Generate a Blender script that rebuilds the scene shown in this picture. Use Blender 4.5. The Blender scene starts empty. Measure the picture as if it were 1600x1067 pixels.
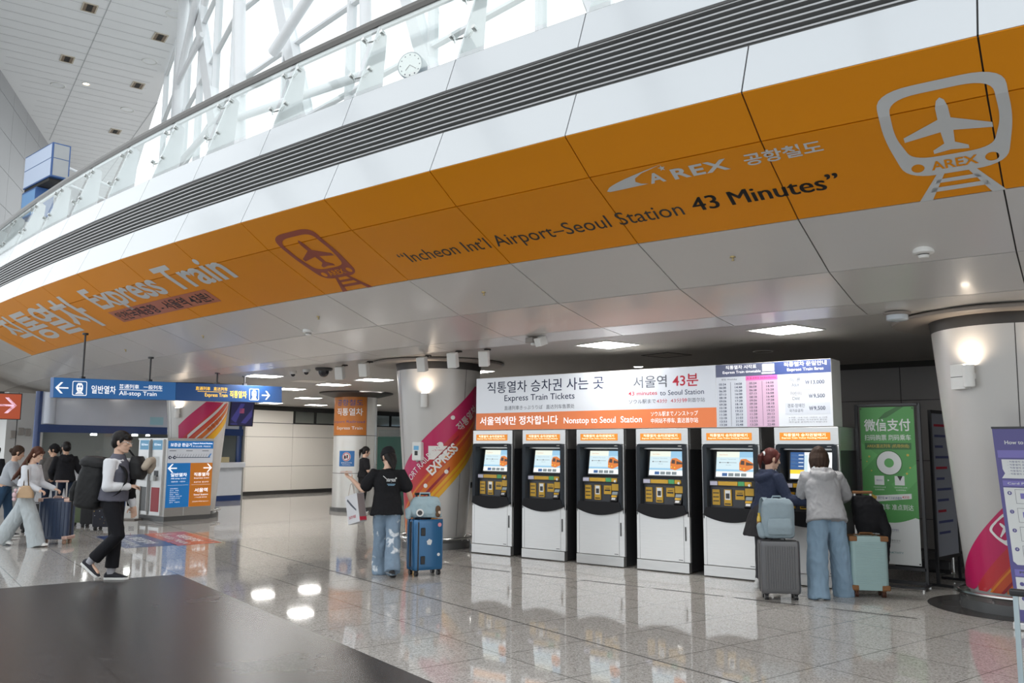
import bpy, bmesh, math, random
from mathutils import Vector, Matrix, Euler, noise
random.seed(7)
V = Vector
SC = bpy.context.scene
COL = SC.collection
rad = math.radians
PI = math.pi

# ------------------------------------------------------------------ materials
MATS = {}
def _n(nt, t, **kw):
    n = nt.nodes.new(t)
    for k, v in kw.items():
        setattr(n, k, v)
    return n
def mat(name, col, rough=0.5, metal=0.0, spec=0.5, coat=0.0, emit=None, estr=0.0, var=0.04, vscale=6.0, bump=0.0, bscale=80.0, trans=0.0, aniso=False):
    """Principled material with a procedural noise variation of colour and roughness."""
    if name in MATS:
        return MATS[name]
    m = bpy.data.materials.new(name)
    m.use_nodes = True
    nt = m.node_tree
    b = nt.nodes['Principled BSDF']
    b.inputs['Roughness'].default_value = rough
    b.inputs['Metallic'].default_value = metal
    b.inputs['Specular IOR Level'].default_value = spec
    b.inputs['Coat Weight'].default_value = coat
    b.inputs['Coat Roughness'].default_value = 0.08
    b.inputs['Transmission Weight'].default_value = trans
    if emit is not None:
        b.inputs['Emission Color'].default_value = (*emit, 1)
        b.inputs['Emission Strength'].default_value = estr
    tc = _n(nt, 'ShaderNodeTexCoord')
    nz = _n(nt, 'ShaderNodeTexNoise')
    nz.inputs['Scale'].default_value = vscale
    nz.inputs['Detail'].default_value = 4
    src = tc.outputs['Object']
    if aniso:
        mp = _n(nt, 'ShaderNodeMapping')
        mp.inputs['Scale'].default_value = (1.5, 1.5, 60)
        nt.links.new(src, mp.inputs['Vector'])
        src = mp.outputs['Vector']
    nt.links.new(src, nz.inputs['Vector'])
    rp = _n(nt, 'ShaderNodeMapRange')
    rp.inputs['To Min'].default_value = 1 - var
    rp.inputs['To Max'].default_value = 1 + var
    nt.links.new(nz.outputs['Fac'], rp.inputs['Value'])
    mx = _n(nt, 'ShaderNodeVectorMath', operation='SCALE')
    mx.inputs[0].default_value = col
    nt.links.new(rp.outputs['Result'], mx.inputs['Scale'])
    nt.links.new(mx.outputs['Vector'], b.inputs['Base Color'])
    if bump > 0:
        n2 = _n(nt, 'ShaderNodeTexNoise')
        n2.inputs['Scale'].default_value = bscale
        n2.inputs['Detail'].default_value = 3
        nt.links.new(tc.outputs['Object'], n2.inputs['Vector'])
        bp = _n(nt, 'ShaderNodeBump')
        bp.inputs['Strength'].default_value = bump
        bp.inputs['Distance'].default_value = 0.01
        nt.links.new(n2.outputs['Fac'], bp.inputs['Height'])
        nt.links.new(bp.outputs['Normal'], b.inputs['Normal'])
    MATS[name] = m
    return m

ESC = 0.55
def glow(name, col, strength, base=None):
    if strength < 2: strength *= ESC
    return mat(name, base or col, 0.4, emit=col, estr=strength, var=0.0)

def glass(name, tint=(0.92, 0.96, 0.95), refl=0.12, rough=0.02):
    if name in MATS:
        return MATS[name]
    m = bpy.data.materials.new(name)
    m.use_nodes = True
    nt = m.node_tree
    nt.nodes.clear()
    out = _n(nt, 'ShaderNodeOutputMaterial')
    tr = _n(nt, 'ShaderNodeBsdfTransparent')
    tr.inputs['Color'].default_value = (*tint, 1)
    gl = _n(nt, 'ShaderNodeBsdfGlossy')
    gl.inputs['Roughness'].default_value = rough
    fr = _n(nt, 'ShaderNodeLayerWeight')
    fr.inputs['Blend'].default_value = 0.25
    mr = _n(nt, 'ShaderNodeMapRange')
    mr.inputs['To Min'].default_value = refl
    mr.inputs['To Max'].default_value = 0.30
    nt.links.new(fr.outputs['Fresnel'], mr.inputs['Value'])
    mx = _n(nt, 'ShaderNodeMixShader')
    nt.links.new(mr.outputs['Result'], mx.inputs['Fac'])
    nt.links.new(tr.outputs[0], mx.inputs[1])
    nt.links.new(gl.outputs[0], mx.inputs[2])
    nt.links.new(mx.outputs[0], out.inputs['Surface'])
    MATS[name] = m
    return m

# tile frame of the stone floor (turned against the row of machines)
T1 = V((-0.95982, 0.28062, 0)); T2 = V((0.28062, 0.95982, 0))
def stone(name, c0, c1, c2, joint, rough, pitch_p, off_p, pitch_q, off_q, jw):
    """Speckled polished stone with fine joints laid on the turned tile grid."""
    m = bpy.data.materials.new(name)
    m.use_nodes = True
    nt = m.node_tree
    b = nt.nodes['Principled BSDF']
    L = nt.links.new
    geo = _n(nt, 'ShaderNodeNewGeometry')
    def lin(axis, pitch, off):
        d = _n(nt, 'ShaderNodeVectorMath', operation='DOT_PRODUCT')
        L(geo.outputs['Position'], d.inputs[0]); d.inputs[1].default_value = axis
        s = _n(nt, 'ShaderNodeMath', operation='SUBTRACT'); L(d.outputs['Value'], s.inputs[0]); s.inputs[1].default_value = off - pitch * 200.5
        w = _n(nt, 'ShaderNodeMath', operation='MODULO'); L(s.outputs[0], w.inputs[0]); w.inputs[1].default_value = pitch
        c = _n(nt, 'ShaderNodeMath', operation='SUBTRACT'); L(w.outputs[0], c.inputs[0]); c.inputs[1].default_value = pitch / 2
        a = _n(nt, 'ShaderNodeMath', operation='ABSOLUTE'); L(c.outputs[0], a.inputs[0])
        g = _n(nt, 'ShaderNodeMath', operation='LESS_THAN'); L(a.outputs[0], g.inputs[0]); g.inputs[1].default_value = jw
        return g, s
    ga, sa = lin(T2, pitch_p, off_p)
    gb, sb = lin(T1, pitch_q, off_q)
    mxj = _n(nt, 'ShaderNodeMath', operation='MAXIMUM'); L(ga.outputs[0], mxj.inputs[0]); L(gb.outputs[0], mxj.inputs[1])
    v1 = _n(nt, 'ShaderNodeTexVoronoi'); v1.inputs['Scale'].default_value = 95
    L(geo.outputs['Position'], v1.inputs['Vector'])
    cr = _n(nt, 'ShaderNodeValToRGB')
    cr.color_ramp.interpolation = 'LINEAR'
    e = cr.color_ramp.elements
    e[0].position = 0.05; e[0].color = (*c1, 1)
    e[1].position = 0.95; e[1].color = (*c2, 1)
    n = e.new(0.4); n.color = (*c0, 1)
    n = e.new(0.6); n.color = (*c0, 1)
    sep = _n(nt, 'ShaderNodeSeparateColor'); L(v1.outputs['Color'], sep.inputs[0]); L(sep.outputs[0], cr.inputs['Fac'])
    nz = _n(nt, 'ShaderNodeTexNoise'); nz.inputs['Scale'].default_value = 0.8; nz.inputs['Detail'].default_value = 5
    L(geo.outputs['Position'], nz.inputs['Vector'])
    mr = _n(nt, 'ShaderNodeMapRange'); mr.inputs['To Min'].default_value = 0.96; mr.inputs['To Max'].default_value = 1.04
    L(nz.outputs['Fac'], mr.inputs['Value'])
    sc = _n(nt, 'ShaderNodeVectorMath', operation='SCALE'); L(cr.outputs['Color'], sc.inputs[0]); L(mr.outputs['Result'], sc.inputs['Scale'])
    mx = _n(nt, 'ShaderNodeMix', data_type='RGBA'); L(mxj.outputs[0], mx.inputs['Factor']); L(sc.outputs['Vector'], mx.inputs[6]); mx.inputs[7].default_value = (*joint, 1)
    L(mx.outputs[2], b.inputs['Base Color'])
    rr = _n(nt, 'ShaderNodeMapRange'); rr.inputs['To Min'].default_value = rough * 0.95; rr.inputs['To Max'].default_value = rough * 1.05
    L(nz.outputs['Fac'], rr.inputs['Value']); L(rr.outputs['Result'], b.inputs['Roughness'])
    b.inputs['Specular IOR Level'].default_value = 0.36
    MATS[name] = m
    return m

# ------------------------------------------------------------------ mesh builder
def frame_of(d):
    d = d.normalized()
    a = V((0, 0, 1)) if abs(d.z) < 0.9 else V((1, 0, 0))
    u = d.cross(a).normalized()
    return u, d.cross(u).normalized()

class MB:
    def __init__(s):
        s.v, s.f, s.m = [], [], []
        s.mi = 0
    def add(s, vs, fs):
        o = len(s.v)
        s.v.extend([tuple(p) for p in vs])
        for f in fs:
            s.f.append(tuple(o + i for i in f)); s.m.append(s.mi)
        return s
    def mat(s, i):
        s.mi = i; return s
    def box(s, lo, hi, M=None):
        (x0, y0, z0), (x1, y1, z1) = lo, hi
        vs = [V(p) for p in ((x0,y0,z0),(x1,y0,z0),(x1,y1,z0),(x0,y1,z0),(x0,y0,z1),(x1,y0,z1),(x1,y1,z1),(x0,y1,z1))]
        if M is not None: vs = [M @ p for p in vs]
        return s.add(vs, [(0,3,2,1),(4,5,6,7),(0,1,5,4),(1,2,6,5),(2,3,7,6),(3,0,4,7)])
    def cbox(s, c, d, M=None):
        return s.box([c[i]-d[i]/2 for i in range(3)], [c[i]+d[i]/2 for i in range(3)], M)
    def quad(s, a, b, c, d):
        return s.add([a, b, c, d], [(0,1,2,3)])
    def rings(s, rs, closed=True, cap0=True, cap1=True):
        """skin a list of rings (equal point counts)"""
        n = len(rs[0]); vs = [p for r in rs for p in r]; fs = []
        for i in range(len(rs)-1):
            for j in range(n if closed else n-1):
                k = (j+1) % n
                fs.append((i*n+j, i*n+k, (i+1)*n+k, (i+1)*n+j))
        if closed and cap0: fs.append(tuple(range(n-1, -1, -1)))
        if closed and cap1: fs.append(tuple((len(rs)-1)*n+j for j in range(n)))
        return s.add(vs, fs)
    def tube(s, pts, r, n=10, caps=True):
        pts = [V(p) for p in pts]
        rr = r if isinstance(r, (list, tuple)) else [r]*len(pts)
        rs = []; u = None
        for i, p in enumerate(pts):
            d = (pts[min(i+1, len(pts)-1)] - pts[max(i-1, 0)])
            d.normalize()
            if u is None: u, w = frame_of(d)
            else:
                u = (u - d * u.dot(d)).normalized(); w = d.cross(u)
            rs.append([p + (u*math.cos(2*PI*j/n) + w*math.sin(2*PI*j/n))*rr[i] for j in range(n)])
        return s.rings(rs, cap0=caps, cap1=caps)
    def limb(s, pts, radii, n=12):
        """tapered tube with rounded ends"""
        pts = [V(p) for p in pts]
        d0 = (pts[0]-pts[1]).normalized(); d1 = (pts[-1]-pts[-2]).normalized()
        P, R = [], []
        for k in (0.95, 0.7, 0.35): P.append(pts[0] + d0*radii[0]*k); R.append(radii[0]*math.sqrt(1-k*k))
        P += pts; R += list(radii)
        for k in (0.35, 0.7, 0.95): P.append(pts[-1] + d1*radii[-1]*k); R.append(radii[-1]*math.sqrt(1-k*k))
        return s.tube(P, R, n)
    def loft(s, secs, n=20, p=2.0):
        """secs: (centre, axis a, axis b) super-ellipse sections"""
        rs = []
        for c, a, b in secs:
            ring = []
            for j in range(n):
                t = 2*PI*j/n; ct, st = math.cos(t), math.sin(t)
                ring.append(V(c) + V(a)*math.copysign(abs(ct)**(2/p), ct) + V(b)*math.copysign(abs(st)**(2/p), st))
            rs.append(ring)
        return s.rings(rs)
    def ell(s, c, r, M=None, nu=16, nv=10):
        rs = []
        c = V(c)
        M = M or Matrix.Identity(3)
        for i in range(1, nv):
            t = PI*i/nv
            rs.append([c + M @ V((r[0]*math.sin(t)*math.cos(2*PI*j/nu), r[1]*math.sin(t)*math.sin(2*PI*j/nu), r[2]*math.cos(t))) for j in range(nu)])
        rs.reverse()
        return s.rings(rs)
    def lathe(s, prof, c=(0,0,0), n=48, a0=0.0, a1=2*PI, cap=False):
        c = V(c); full = abs(a1-a0-2*PI) < 1e-6
        rs = []
        for r, z in prof:
            m = n if full else n+1
            rs.append([c + V((r*math.cos(a0+(a1-a0)*j/n), r*math.sin(a0+(a1-a0)*j/n), z)) for j in range(m)])
        return s.rings(rs, closed=full, cap0=cap, cap1=cap)
    def prism(s, poly, depth, fr):
        """extrude a 2-D polygon; fr maps (u,v,w)->Vector"""
        n = len(poly)
        a = [fr(u, v, 0) for u, v in poly]; b = [fr(u, v, depth) for u, v in poly]
        fs = [tuple(range(n)), tuple(range(2*n-1, n-1, -1))]
        for i in range(n):
            k = (i+1) % n; fs.append((i, n+i, n+k, k))
        return s.add(a+b, fs)
    def mesh(s, name='m'):
        me = bpy.data.meshes.new(name)
        me.from_pydata(s.v, [], s.f)
        if any(s.m): me.polygons.foreach_set('material_index', s.m)
        me.update()
        bm = bmesh.new(); bm.from_mesh(me)
        bmesh.ops.recalc_face_normals(bm, faces=bm.faces)
        bm.to_mesh(me); bm.free()
        return me
    def build(s, name, mats, parent=None, smooth=False, bevel=0.0, bseg=2, recalc=True):
        me = s.mesh(name)
        for m in (mats if isinstance(mats, (list, tuple)) else [mats]): me.materials.append(m)
        return link(name, me, parent, smooth, bevel, bseg)

def link(name, me, parent=None, smooth=False, bevel=0.0, bseg=2):
    o = bpy.data.objects.new(name, me); COL.objects.link(o)
    if parent is not None: o.parent = parent
    if bevel > 0:
        md = o.modifiers.new('bevel', 'BEVEL'); md.width = bevel; md.segments = bseg; md.limit_method = 'ANGLE'; md.angle_limit = rad(40)
        md.harden_normals = False
    if smooth:
        for p in me.polygons: p.use_smooth = True
        if bevel == 0:
            a = bmesh.new(); a.from_mesh(me)
            for e in a.edges:
                if len(e.link_faces) == 2 and e.calc_face_angle(0) > rad(38): e.smooth = False
            a.to_mesh(me); a.free()
    return o

def thing(name, label, cat, loc=(0,0,0), rz=0.0, group=None):
    o = bpy.data.objects.new(name, None); COL.objects.link(o)
    o.empty_display_size = 0.1
    o.location = loc; o.rotation_euler = (0, 0, rz)
    tag(o, label, cat, group)
    return o
def tag(o, label, cat, group=None):
    o['label'] = label; o['category'] = cat
    if group: o['group'] = group
    return o
def struct(o):
    o['kind'] = 'structure'; return o
def copy_tree(o, parent=None):
    c = o.copy(); COL.objects.link(c)
    if parent is not None: c.parent = parent
    for ch in list(o.children): copy_tree(ch, c)
    return c

# ------------------------------------------------------------------ flat graphics: text and shapes in a (u,v) plane
_TX = {}
def text_geo(body, bold=0.0, spacing=1.0, shear=0.0):
    k = (body, bold, spacing, shear)
    if k not in _TX:
        c = bpy.data.curves.new('t', 'FONT'); c.body = body; c.offset = bold; c.space_character = spacing; c.shear = shear
        c.resolution_u = 3
        o = bpy.data.objects.new('t', c); COL.objects.link(o)
        dg = bpy.context.evaluated_depsgraph_get()
        me = bpy.data.meshes.new_from_object(o.evaluated_get(dg))
        vs = [(v.co.x, v.co.y) for v in me.vertices]; fs = [tuple(p.vertices) for p in me.polygons]
        bpy.data.objects.remove(o); bpy.data.meshes.remove(me); bpy.data.curves.remove(c)
        xs = [v[0] for v in vs] or [0]; ys = [v[1] for v in vs] or [0]
        _TX[k] = (vs, fs, (min(xs), min(ys), max(xs), max(ys)))
    return _TX[k]
def shape_geo(loops):
    """filled 2-D outline(s); later loops cut holes"""
    c = bpy.data.curves.new('s', 'CURVE'); c.dimensions = '2D'; c.fill_mode = 'BOTH'
    for lp in loops:
        sp = c.splines.new('POLY'); sp.points.add(len(lp)-1); sp.use_cyclic_u = True
        for i, (x, y) in enumerate(lp): sp.points[i].co = (x, y, 0, 1)
    o = bpy.data.objects.new('s', c); COL.objects.link(o)
    dg = bpy.context.evaluated_depsgraph_get()
    me = bpy.data.meshes.new_from_object(o.evaluated_get(dg))
    vs = [(v.co.x, v.co.y) for v in me.vertices]; fs = [tuple(p.vertices) for p in me.polygons]
    bpy.data.objects.remove(o); bpy.data.meshes.remove(me); bpy.data.curves.remove(c)
    return vs, fs

def split_far(bm):
    """vertex/face lists of the far-apart clusters of a flat graphic, so that each printed block is a part of its own"""
    bm.verts.ensure_lookup_table(); bm.verts.index_update()
    isl = [-1]*len(bm.verts); boxes = []
    for v in bm.verts:
        if isl[v.index] >= 0: continue
        k = len(boxes); st = [v]; isl[v.index] = k; lo = v.co.copy(); hi = v.co.copy()
        while st:
            q = st.pop()
            for i in range(3): lo[i] = min(lo[i], q.co[i]); hi[i] = max(hi[i], q.co[i])
            for e in q.link_edges:
                w = e.other_vert(q)
                if isl[w.index] < 0: isl[w.index] = k; st.append(w)
        boxes.append((lo, hi, max(hi-lo)))
    n = len(boxes); par = list(range(n))
    def find(i):
        while par[i] != i: par[i] = par[par[i]]; i = par[i]
        return i
    if n <= 900:
        for i in range(n):
            a = boxes[i]
            for j in range(i+1, n):
                b = boxes[j]; g = 0.0
                for c in range(3):
                    d = max(0.0, a[0][c]-b[1][c], b[0][c]-a[1][c]); g += d*d
                if g <= max(.02, .5*max(a[2], b[2]))**2:
                    x, y = find(i), find(j)
                    if x != y: par[x] = y
    else: par = [0]*n
    groups = {}
    for f in bm.faces: groups.setdefault(find(isl[f.verts[0].index]), []).append(f)
    out = []
    for fs in groups.values():
        idx = {}; vs = []; ff = []
        for f in fs:
            r = []
            for v in f.verts:
                if v.index not in idx: idx[v.index] = len(vs); vs.append(tuple(v.co))
                r.append(idx[v.index])
            ff.append(tuple(r))
        out.append((vs, ff))
    return out

class Art:
    """collects flat graphics on a mapped surface and builds them as one thin mesh per material"""
    def __init__(s, mapf, name='lettering', parent=None, off=0.002, cut_u=(), cut_v=()):
        s.mapf, s.name, s.parent, s.off, s.cu, s.cv = mapf, name, parent, off, cut_u, cut_v
        s.d = {}
    def _put(s, vs, fs, m, lvl):
        A = s.d.setdefault((m.name, lvl), [m, [], [], lvl])
        o = len(A[1]); A[1].extend(vs); A[2].extend([tuple(o+i for i in f) for f in fs])
    def rect(s, u0, v0, u1, v1, m, lvl=0):
        s._put([(u0,v0),(u1,v0),(u1,v1),(u0,v1)], [(0,1,2,3)], m, lvl); return s
    def poly(s, pts, m, lvl=0):
        if len(pts) > 4:
            vs, fs = shape_geo([pts]); s._put(vs, fs, m, lvl)
        else: s._put(pts, [tuple(range(len(pts)))], m, lvl)
        return s
    def shape(s, loops, m, lvl=0):
        vs, fs = shape_geo(loops); s._put(vs, fs, m, lvl); return s
    def disc(s, u, v, r, m, lvl=0, ry=None, n=28):
        s._put([(u+r*math.cos(2*PI*i/n), v+(ry or r)*math.sin(2*PI*i/n)) for i in range(n)], [tuple(range(n))], m, lvl); return s
    def line(s, u0, v0, u1, v1, w, m, lvl=0):
        d = V((u1-u0, v1-v0)); d.normalize(); n = V((-d.y, d.x))*w/2
        s._put([(u0-n.x,v0-n.y),(u1-n.x,v1-n.y),(u1+n.x,v1+n.y),(u0+n.x,v0+n.y)], [(0,1,2,3)], m, lvl); return s
    def text(s, body, u0, v0, u1, v1, m, bold=0.0, lvl=0, keep=False, align='c', spacing=1.0, rot=0.0, shear=0.0):
        """fills the box (u0,v0)-(u1,v1); keep=True keeps the letters' own proportions inside it"""
        smear = 0
        if bold > .009 and any(ch in body for ch in 'MWm'): smear, bold = bold, 0.0
        vs, fs, (a, b, c, d) = text_geo(body, bold, spacing, shear)
        sx = (u1-u0)/max(c-a, 1e-6); sy = (v1-v0)/max(d-b, 1e-6)
        ou = u0
        if keep:
            k = min(sx, sy)
            if align == 'c': ou = (u0+u1)/2 - k*(c-a)/2
            elif align == 'r': ou = u1 - k*(c-a)
            v0 = (v0+v1)/2 - k*(d-b)/2
            sx = sy = k
        out = [(ou+(x-a)*sx, v0+(y-b)*sy) for x, y in vs]
        if rot:
            cr, sr = math.cos(rot), math.sin(rot)
            out = [(u0+(x-u0)*cr-(y-v0)*sr, v0+(x-u0)*sr+(y-v0)*cr) for x, y in out]
        if smear:
            for k in (-1, 1): s._put([(x+k*smear*1.2*sx, y) for x, y in out], fs, m, lvl)
        s._put(out, fs, m, lvl); return s
    def build(s, names=None):
        res = []
        for m, vs, fs, lvl in s.d.values():
            bm = bmesh.new()
            bv = [bm.verts.new((x, y, 0)) for x, y in vs]
            for f in fs:
                try: bm.faces.new([bv[i] for i in f])
                except ValueError: pass
            for cu in s.cu:
                bmesh.ops.bisect_plane(bm, geom=bm.verts[:]+bm.edges[:]+bm.faces[:], plane_co=(cu,0,0), plane_no=(1,0,0), dist=1e-6)
            for cv in s.cv:
                bmesh.ops.bisect_plane(bm, geom=bm.verts[:]+bm.edges[:]+bm.faces[:], plane_co=(0,cv,0), plane_no=(0,1,0), dist=1e-6)
            for v in bm.verts: v.co = s.mapf(v.co.x, v.co.y, s.off*(1+lvl))
            nm = (names or {}).get(m.name, s.name)
            for part in split_far(bm):
                me = bpy.data.meshes.new(s.name); me.from_pydata(part[0], [], part[1]); me.update()
                me.materials.append(m)
                res.append(link(nm, me, s.parent))
            bm.free()
        return res

def plane(o, u, v, n=None):
    o, u, v = V(o), V(u).normalized(), V(v).normalized()
    w = V(n).normalized() if n is not None else u.cross(v).normalized()
    return lambda a, b, c=0.0: o + u*a + v*b + w*c
# ------------------------------------------------------------------ material set
stone('terrazzo', (.47,.445,.415), (.30,.28,.26), (.58,.555,.525), (.17,.16,.145), 0.045, 0.864, 4.93, 0.828, 4.78, 0.005)
stone('black_granite', (.045,.041,.039), (.026,.024,.023), (.085,.08,.077), (.018,.017,.017), 0.27, 0.864, 3.21, 0.42, 4.78, 0.003)
m_white = mat('white_panel', (.57,.59,.61), 0.22, spec=.5, coat=.5, var=.015, vscale=.7)
m_grey = mat('grey_panel', (.68,.665,.645), 0.26, spec=.45, coat=.25, var=.02, vscale=.7)
m_orange = mat('orange_film', (.84,.30,.004), 0.36, spec=.22, coat=.0, var=.04, vscale=.9)
m_gap = mat('dark_gap', (.03,.028,.026), 0.7)
m_pale = mat('pale_vinyl', (.62,.645,.66), 0.35)
m_black = mat('black_vinyl', (.018,.016,.016), 0.4)
m_redv = mat('brick_red_vinyl', (.33,.055,.022), 0.35)
m_salmon = mat('salmon_vinyl', (.50,.15,.075), 0.35)
m_slat = mat('louvre_slat', (.42,.42,.42), 0.35, metal=.3)
m_slatb = mat('louvre_back', (.085,.082,.08), 0.6)
m_ceil = mat('interior_ceiling', (.40,.385,.365), 0.45, var=.03, vscale=1.2)
m_dwall = mat('dark_wall_panel', (.155,.145,.14), 0.35, var=.05, vscale=1.5)
m_wwall = mat('warm_white_panel', (.74,.70,.64), 0.4, var=.02, vscale=1)
m_col = mat('column_cladding', (.60,.585,.565), 0.30, metal=0.15, coat=.2, var=.03, vscale=2)
m_collar = mat('column_collar', (.05,.047,.045), 0.45)
m_disc = mat('column_disc', (.30,.27,.245), 0.4, var=.03)
m_plinth = mat('plinth_stone', (.10,.10,.10), 0.25)
m_steel = mat('stainless_steel', (.62,.62,.61), 0.25, metal=1, var=.05)
m_brush = mat('brushed_steel', (.60,.595,.585), 0.34, metal=.9, var=.10, vscale=3, aniso=True)
m_brushl = mat('light_brushed_steel', (.74,.74,.735), 0.42, metal=.65, var=.07, vscale=2.5, aniso=True)
m_char = mat('charcoal_plastic', (.030,.030,.033), 0.38)
m_blk = mat('black_plastic', (.012,.012,.014), 0.3)
m_whitep = mat('white_plastic', (.78,.78,.76), 0.35)
m_glass = glass('clear_glass', (.955,.98,.975), .035)
m_fglass = glass('facade_glass', (.95,.98,.98), .03)
m_rail = mat('handrail_steel', (.135,.125,.115), 0.42, metal=.0, var=.06)
m_post = mat('white_steel', (.78,.79,.80), 0.35, var=.02)
m_truss = mat('white_truss_paint', (.80,.81,.82), 0.4, var=.02)
m_cwhite = mat('atrium_ceiling', (.93,.935,.94), 0.6, var=.03, vscale=.6)
m_gwall = mat('atrium_grey_wall', (.32,.32,.325), 0.5, var=.05, vscale=.7)
m_brown = mat('vent_brown', (.22,.15,.09), 0.5)
e_panel = glow('light_panel', (1.0,.975,.94), 17.0)
e_white = glow('lit_white', (.93,.97,1.0), 1.15)
e_sconce = glow('warm_lamp', (1.0,.86,.70), 14.0)
e_amber = glow('lit_amber', (1.0,.62,.05), 1.1)
e_bluesign = glow('lit_blue', (.045,.17,.45), .62, base=(.03,.10,.26))

# ------------------------------------------------------------------ camera
CAMZ = 1.6
PITCH, ROLL, YR = 0.124884, 0.005857, -0.92173
def build_camera():
    Rw = V((math.sin(YR), math.cos(YR), 0)); Nw = V((math.cos(YR), -math.sin(YR), 0))
    def tow(p): return V((-(p.dot(Rw)), p.dot(Nw), p.z))
    up0 = V((0, -math.sin(PITCH), math.cos(PITCH))); fw = V((0, math.cos(PITCH), math.sin(PITCH))); x0 = V((1,0,0))
    c, s = math.cos(ROLL), math.sin(ROLL)
    right = tow(x0*c + up0*s); up = tow(-x0*s + up0*c); fw = tow(fw)
    M = Matrix((right, up, -fw)).transposed().to_4x4()
    M.translation = V((0, 0, CAMZ))
    cd = bpy.data.cameras.new('camera'); cam = bpy.data.objects.new('camera', cd); COL.objects.link(cam)
    cam.matrix_world = M
    cd.sensor_width = 36; cd.lens = 1332.89/1600*36; cd.clip_start = .05; cd.clip_end = 400
    SC.camera = cam
build_camera()

# ------------------------------------------------------------------ the round balcony: rings about one plan centre
CW = V((-4.6255, 89.6406, 0))
RING = dict(C=(83.554,5.446), D=(83.698,5.058), E=(83.721,4.636), F=(83.905,4.198), G=(83.513,3.944), H=(82.642,3.528), I=(81.756,3.229), J=(80.834,3.06), K=(80.33,3.02))
A0, DA = 0.555, 1.0465
def pol(s, r, z):
    a = rad(A0+(s-8)*DA)
    return V((CW.x+r*math.sin(a), CW.y-r*math.cos(a), z))
def seg(s, r, z):
    """point on the flat facet between two seams"""
    k = math.floor(s); t = s-k
    return pol(k, r, z).lerp(pol(k+1, r, z), t) if t > 1e-9 else pol(k, r, z)
S0, S1 = -9, 15

def facet_panels(name, rows, m, gap=0.006, s0=S0, s1=S1, parent=None, sub=1, bow=None):
    """panels between seams, each a shallow tray, over a dark backing; rows: [(ringA, ringB)]"""
    mb = MB(); gp = gap/1.52
    for (ra, za), (rb, zb) in rows:
        L = math.hypot(ra-rb, za-zb); g = gap/L
        nr = V((zb-za, 0, -(rb-ra)))            # (radial, _, z) normal of the profile
        nrm = (nr.x/L, nr.z/L)
        if (abs(nrm[0]) >= abs(nrm[1]) and nrm[0] < 0) or (abs(nrm[0]) < abs(nrm[1]) and nrm[1] > 0): nrm = (-nrm[0], -nrm[1])
        for k in range(s0, s1):
            def P(s, t, d):
                return seg(s, ra+(rb-ra)*t - nrm[0]*d, za+(zb-za)*t - nrm[1]*d)
            c = [(k+gp, g), (k+1-gp, g), (k+1-gp, 1-g), (k+gp, 1-g)]
            f = [P(s, t, 0) for s, t in c]; b = [P(s, t, .014) for s, t in c]
            mb.mat(0).add(f+b, [(0,1,2,3),(0,4,5,1),(1,5,6,2),(2,6,7,3),(3,7,4,0)])
            q = [P(k, 0, .015), P(k+1, 0, .015), P(k+1, 1, .015), P(k, 1, .015)]
            mb.mat(1).add(q, [(0,1,2,3)])
    return mb.build(name, [m, m_gap], parent)

SO = -2                                   # orange film starts at this seam (a touch left of it, see below)
struct(facet_panels('trim_1', [(RING['C'], RING['D']), (RING['E'], RING['F'])], m_white))
struct(facet_panels('trim_2', [(RING['F'], RING['G']), (RING['G'], RING['H'])], m_grey, s1=-2))
soffit = struct(facet_panels('trim_3', [(RING['F'], RING['G']), (RING['G'], RING['H'])], m_orange, s0=-2))
struct(facet_panels('trim_4', [(RING['H'], RING['I']), (RING['I'], RING['J']), (RING['J'], RING['K'])], m_grey))

# louvre band between the two white bands
def louvre():
    (rd, zd), (re_, ze) = RING['D'], RING['E']
    mb = MB()
    for k in range(S0, S1):
        # back board, with a black opening in each bay
        for (a, b, t0, t1, mi) in ((0,1,0,.16,1),(0,1,.66,1,1),(0,.25,.16,.66,1),(.77,1,.16,.66,1),(.25,.77,.16,.66,2)):
            d = .11 if mi == 1 else .24
            def P(s, t): return seg(k+s, rd+(re_-rd)*t - d, zd+(ze-zd)*t)
            mb.mat(mi).add([P(a,t0), P(b,t0), P(b,t1), P(a,t1)], [(0,1,2,3)])
            if mi == 2:
                Q = lambda s, t, dd: seg(k+s, rd+(re_-rd)*t - dd, zd+(ze-zd)*t)
                for (sa, ta, sb, tb) in ((a,t0,b,t0),(a,t1,b,t1),(a,t0,a,t1),(b,t0,b,t1)):
                    mb.mat(2).add([Q(sa,ta,.11), Q(sb,tb,.11), Q(sb,tb,.24), Q(sa,ta,.24)], [(0,1,2,3)])
        for i in range(8):
            t = (i+.5)/8
            z = zd+(ze-zd)*t; r = rd+(re_-rd)*t
            ring = []
            for s in (k, k+1):
                ring.append([seg(s, r-.005, z+.011), seg(s, r-.005, z-.003), seg(s, r-.075, z-.022), seg(s, r-.075, z-.008)])
            mb.mat(0).rings(ring)
        for (t, hgt) in ((0.012, .012), (.988, .012)):
            z = zd+(ze-zd)*t
            ring = [[seg(s, rd+.004, z+hgt), seg(s, rd+.004, z-hgt), seg(s, rd-.11, z-hgt), seg(s, rd-.11, z+hgt)] for s in (k, k+1)]
            mb.mat(1).rings(ring)
    struct(mb.build('trim_5', [m_slat, m_slatb, m_blk]))
louvre()

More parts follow.
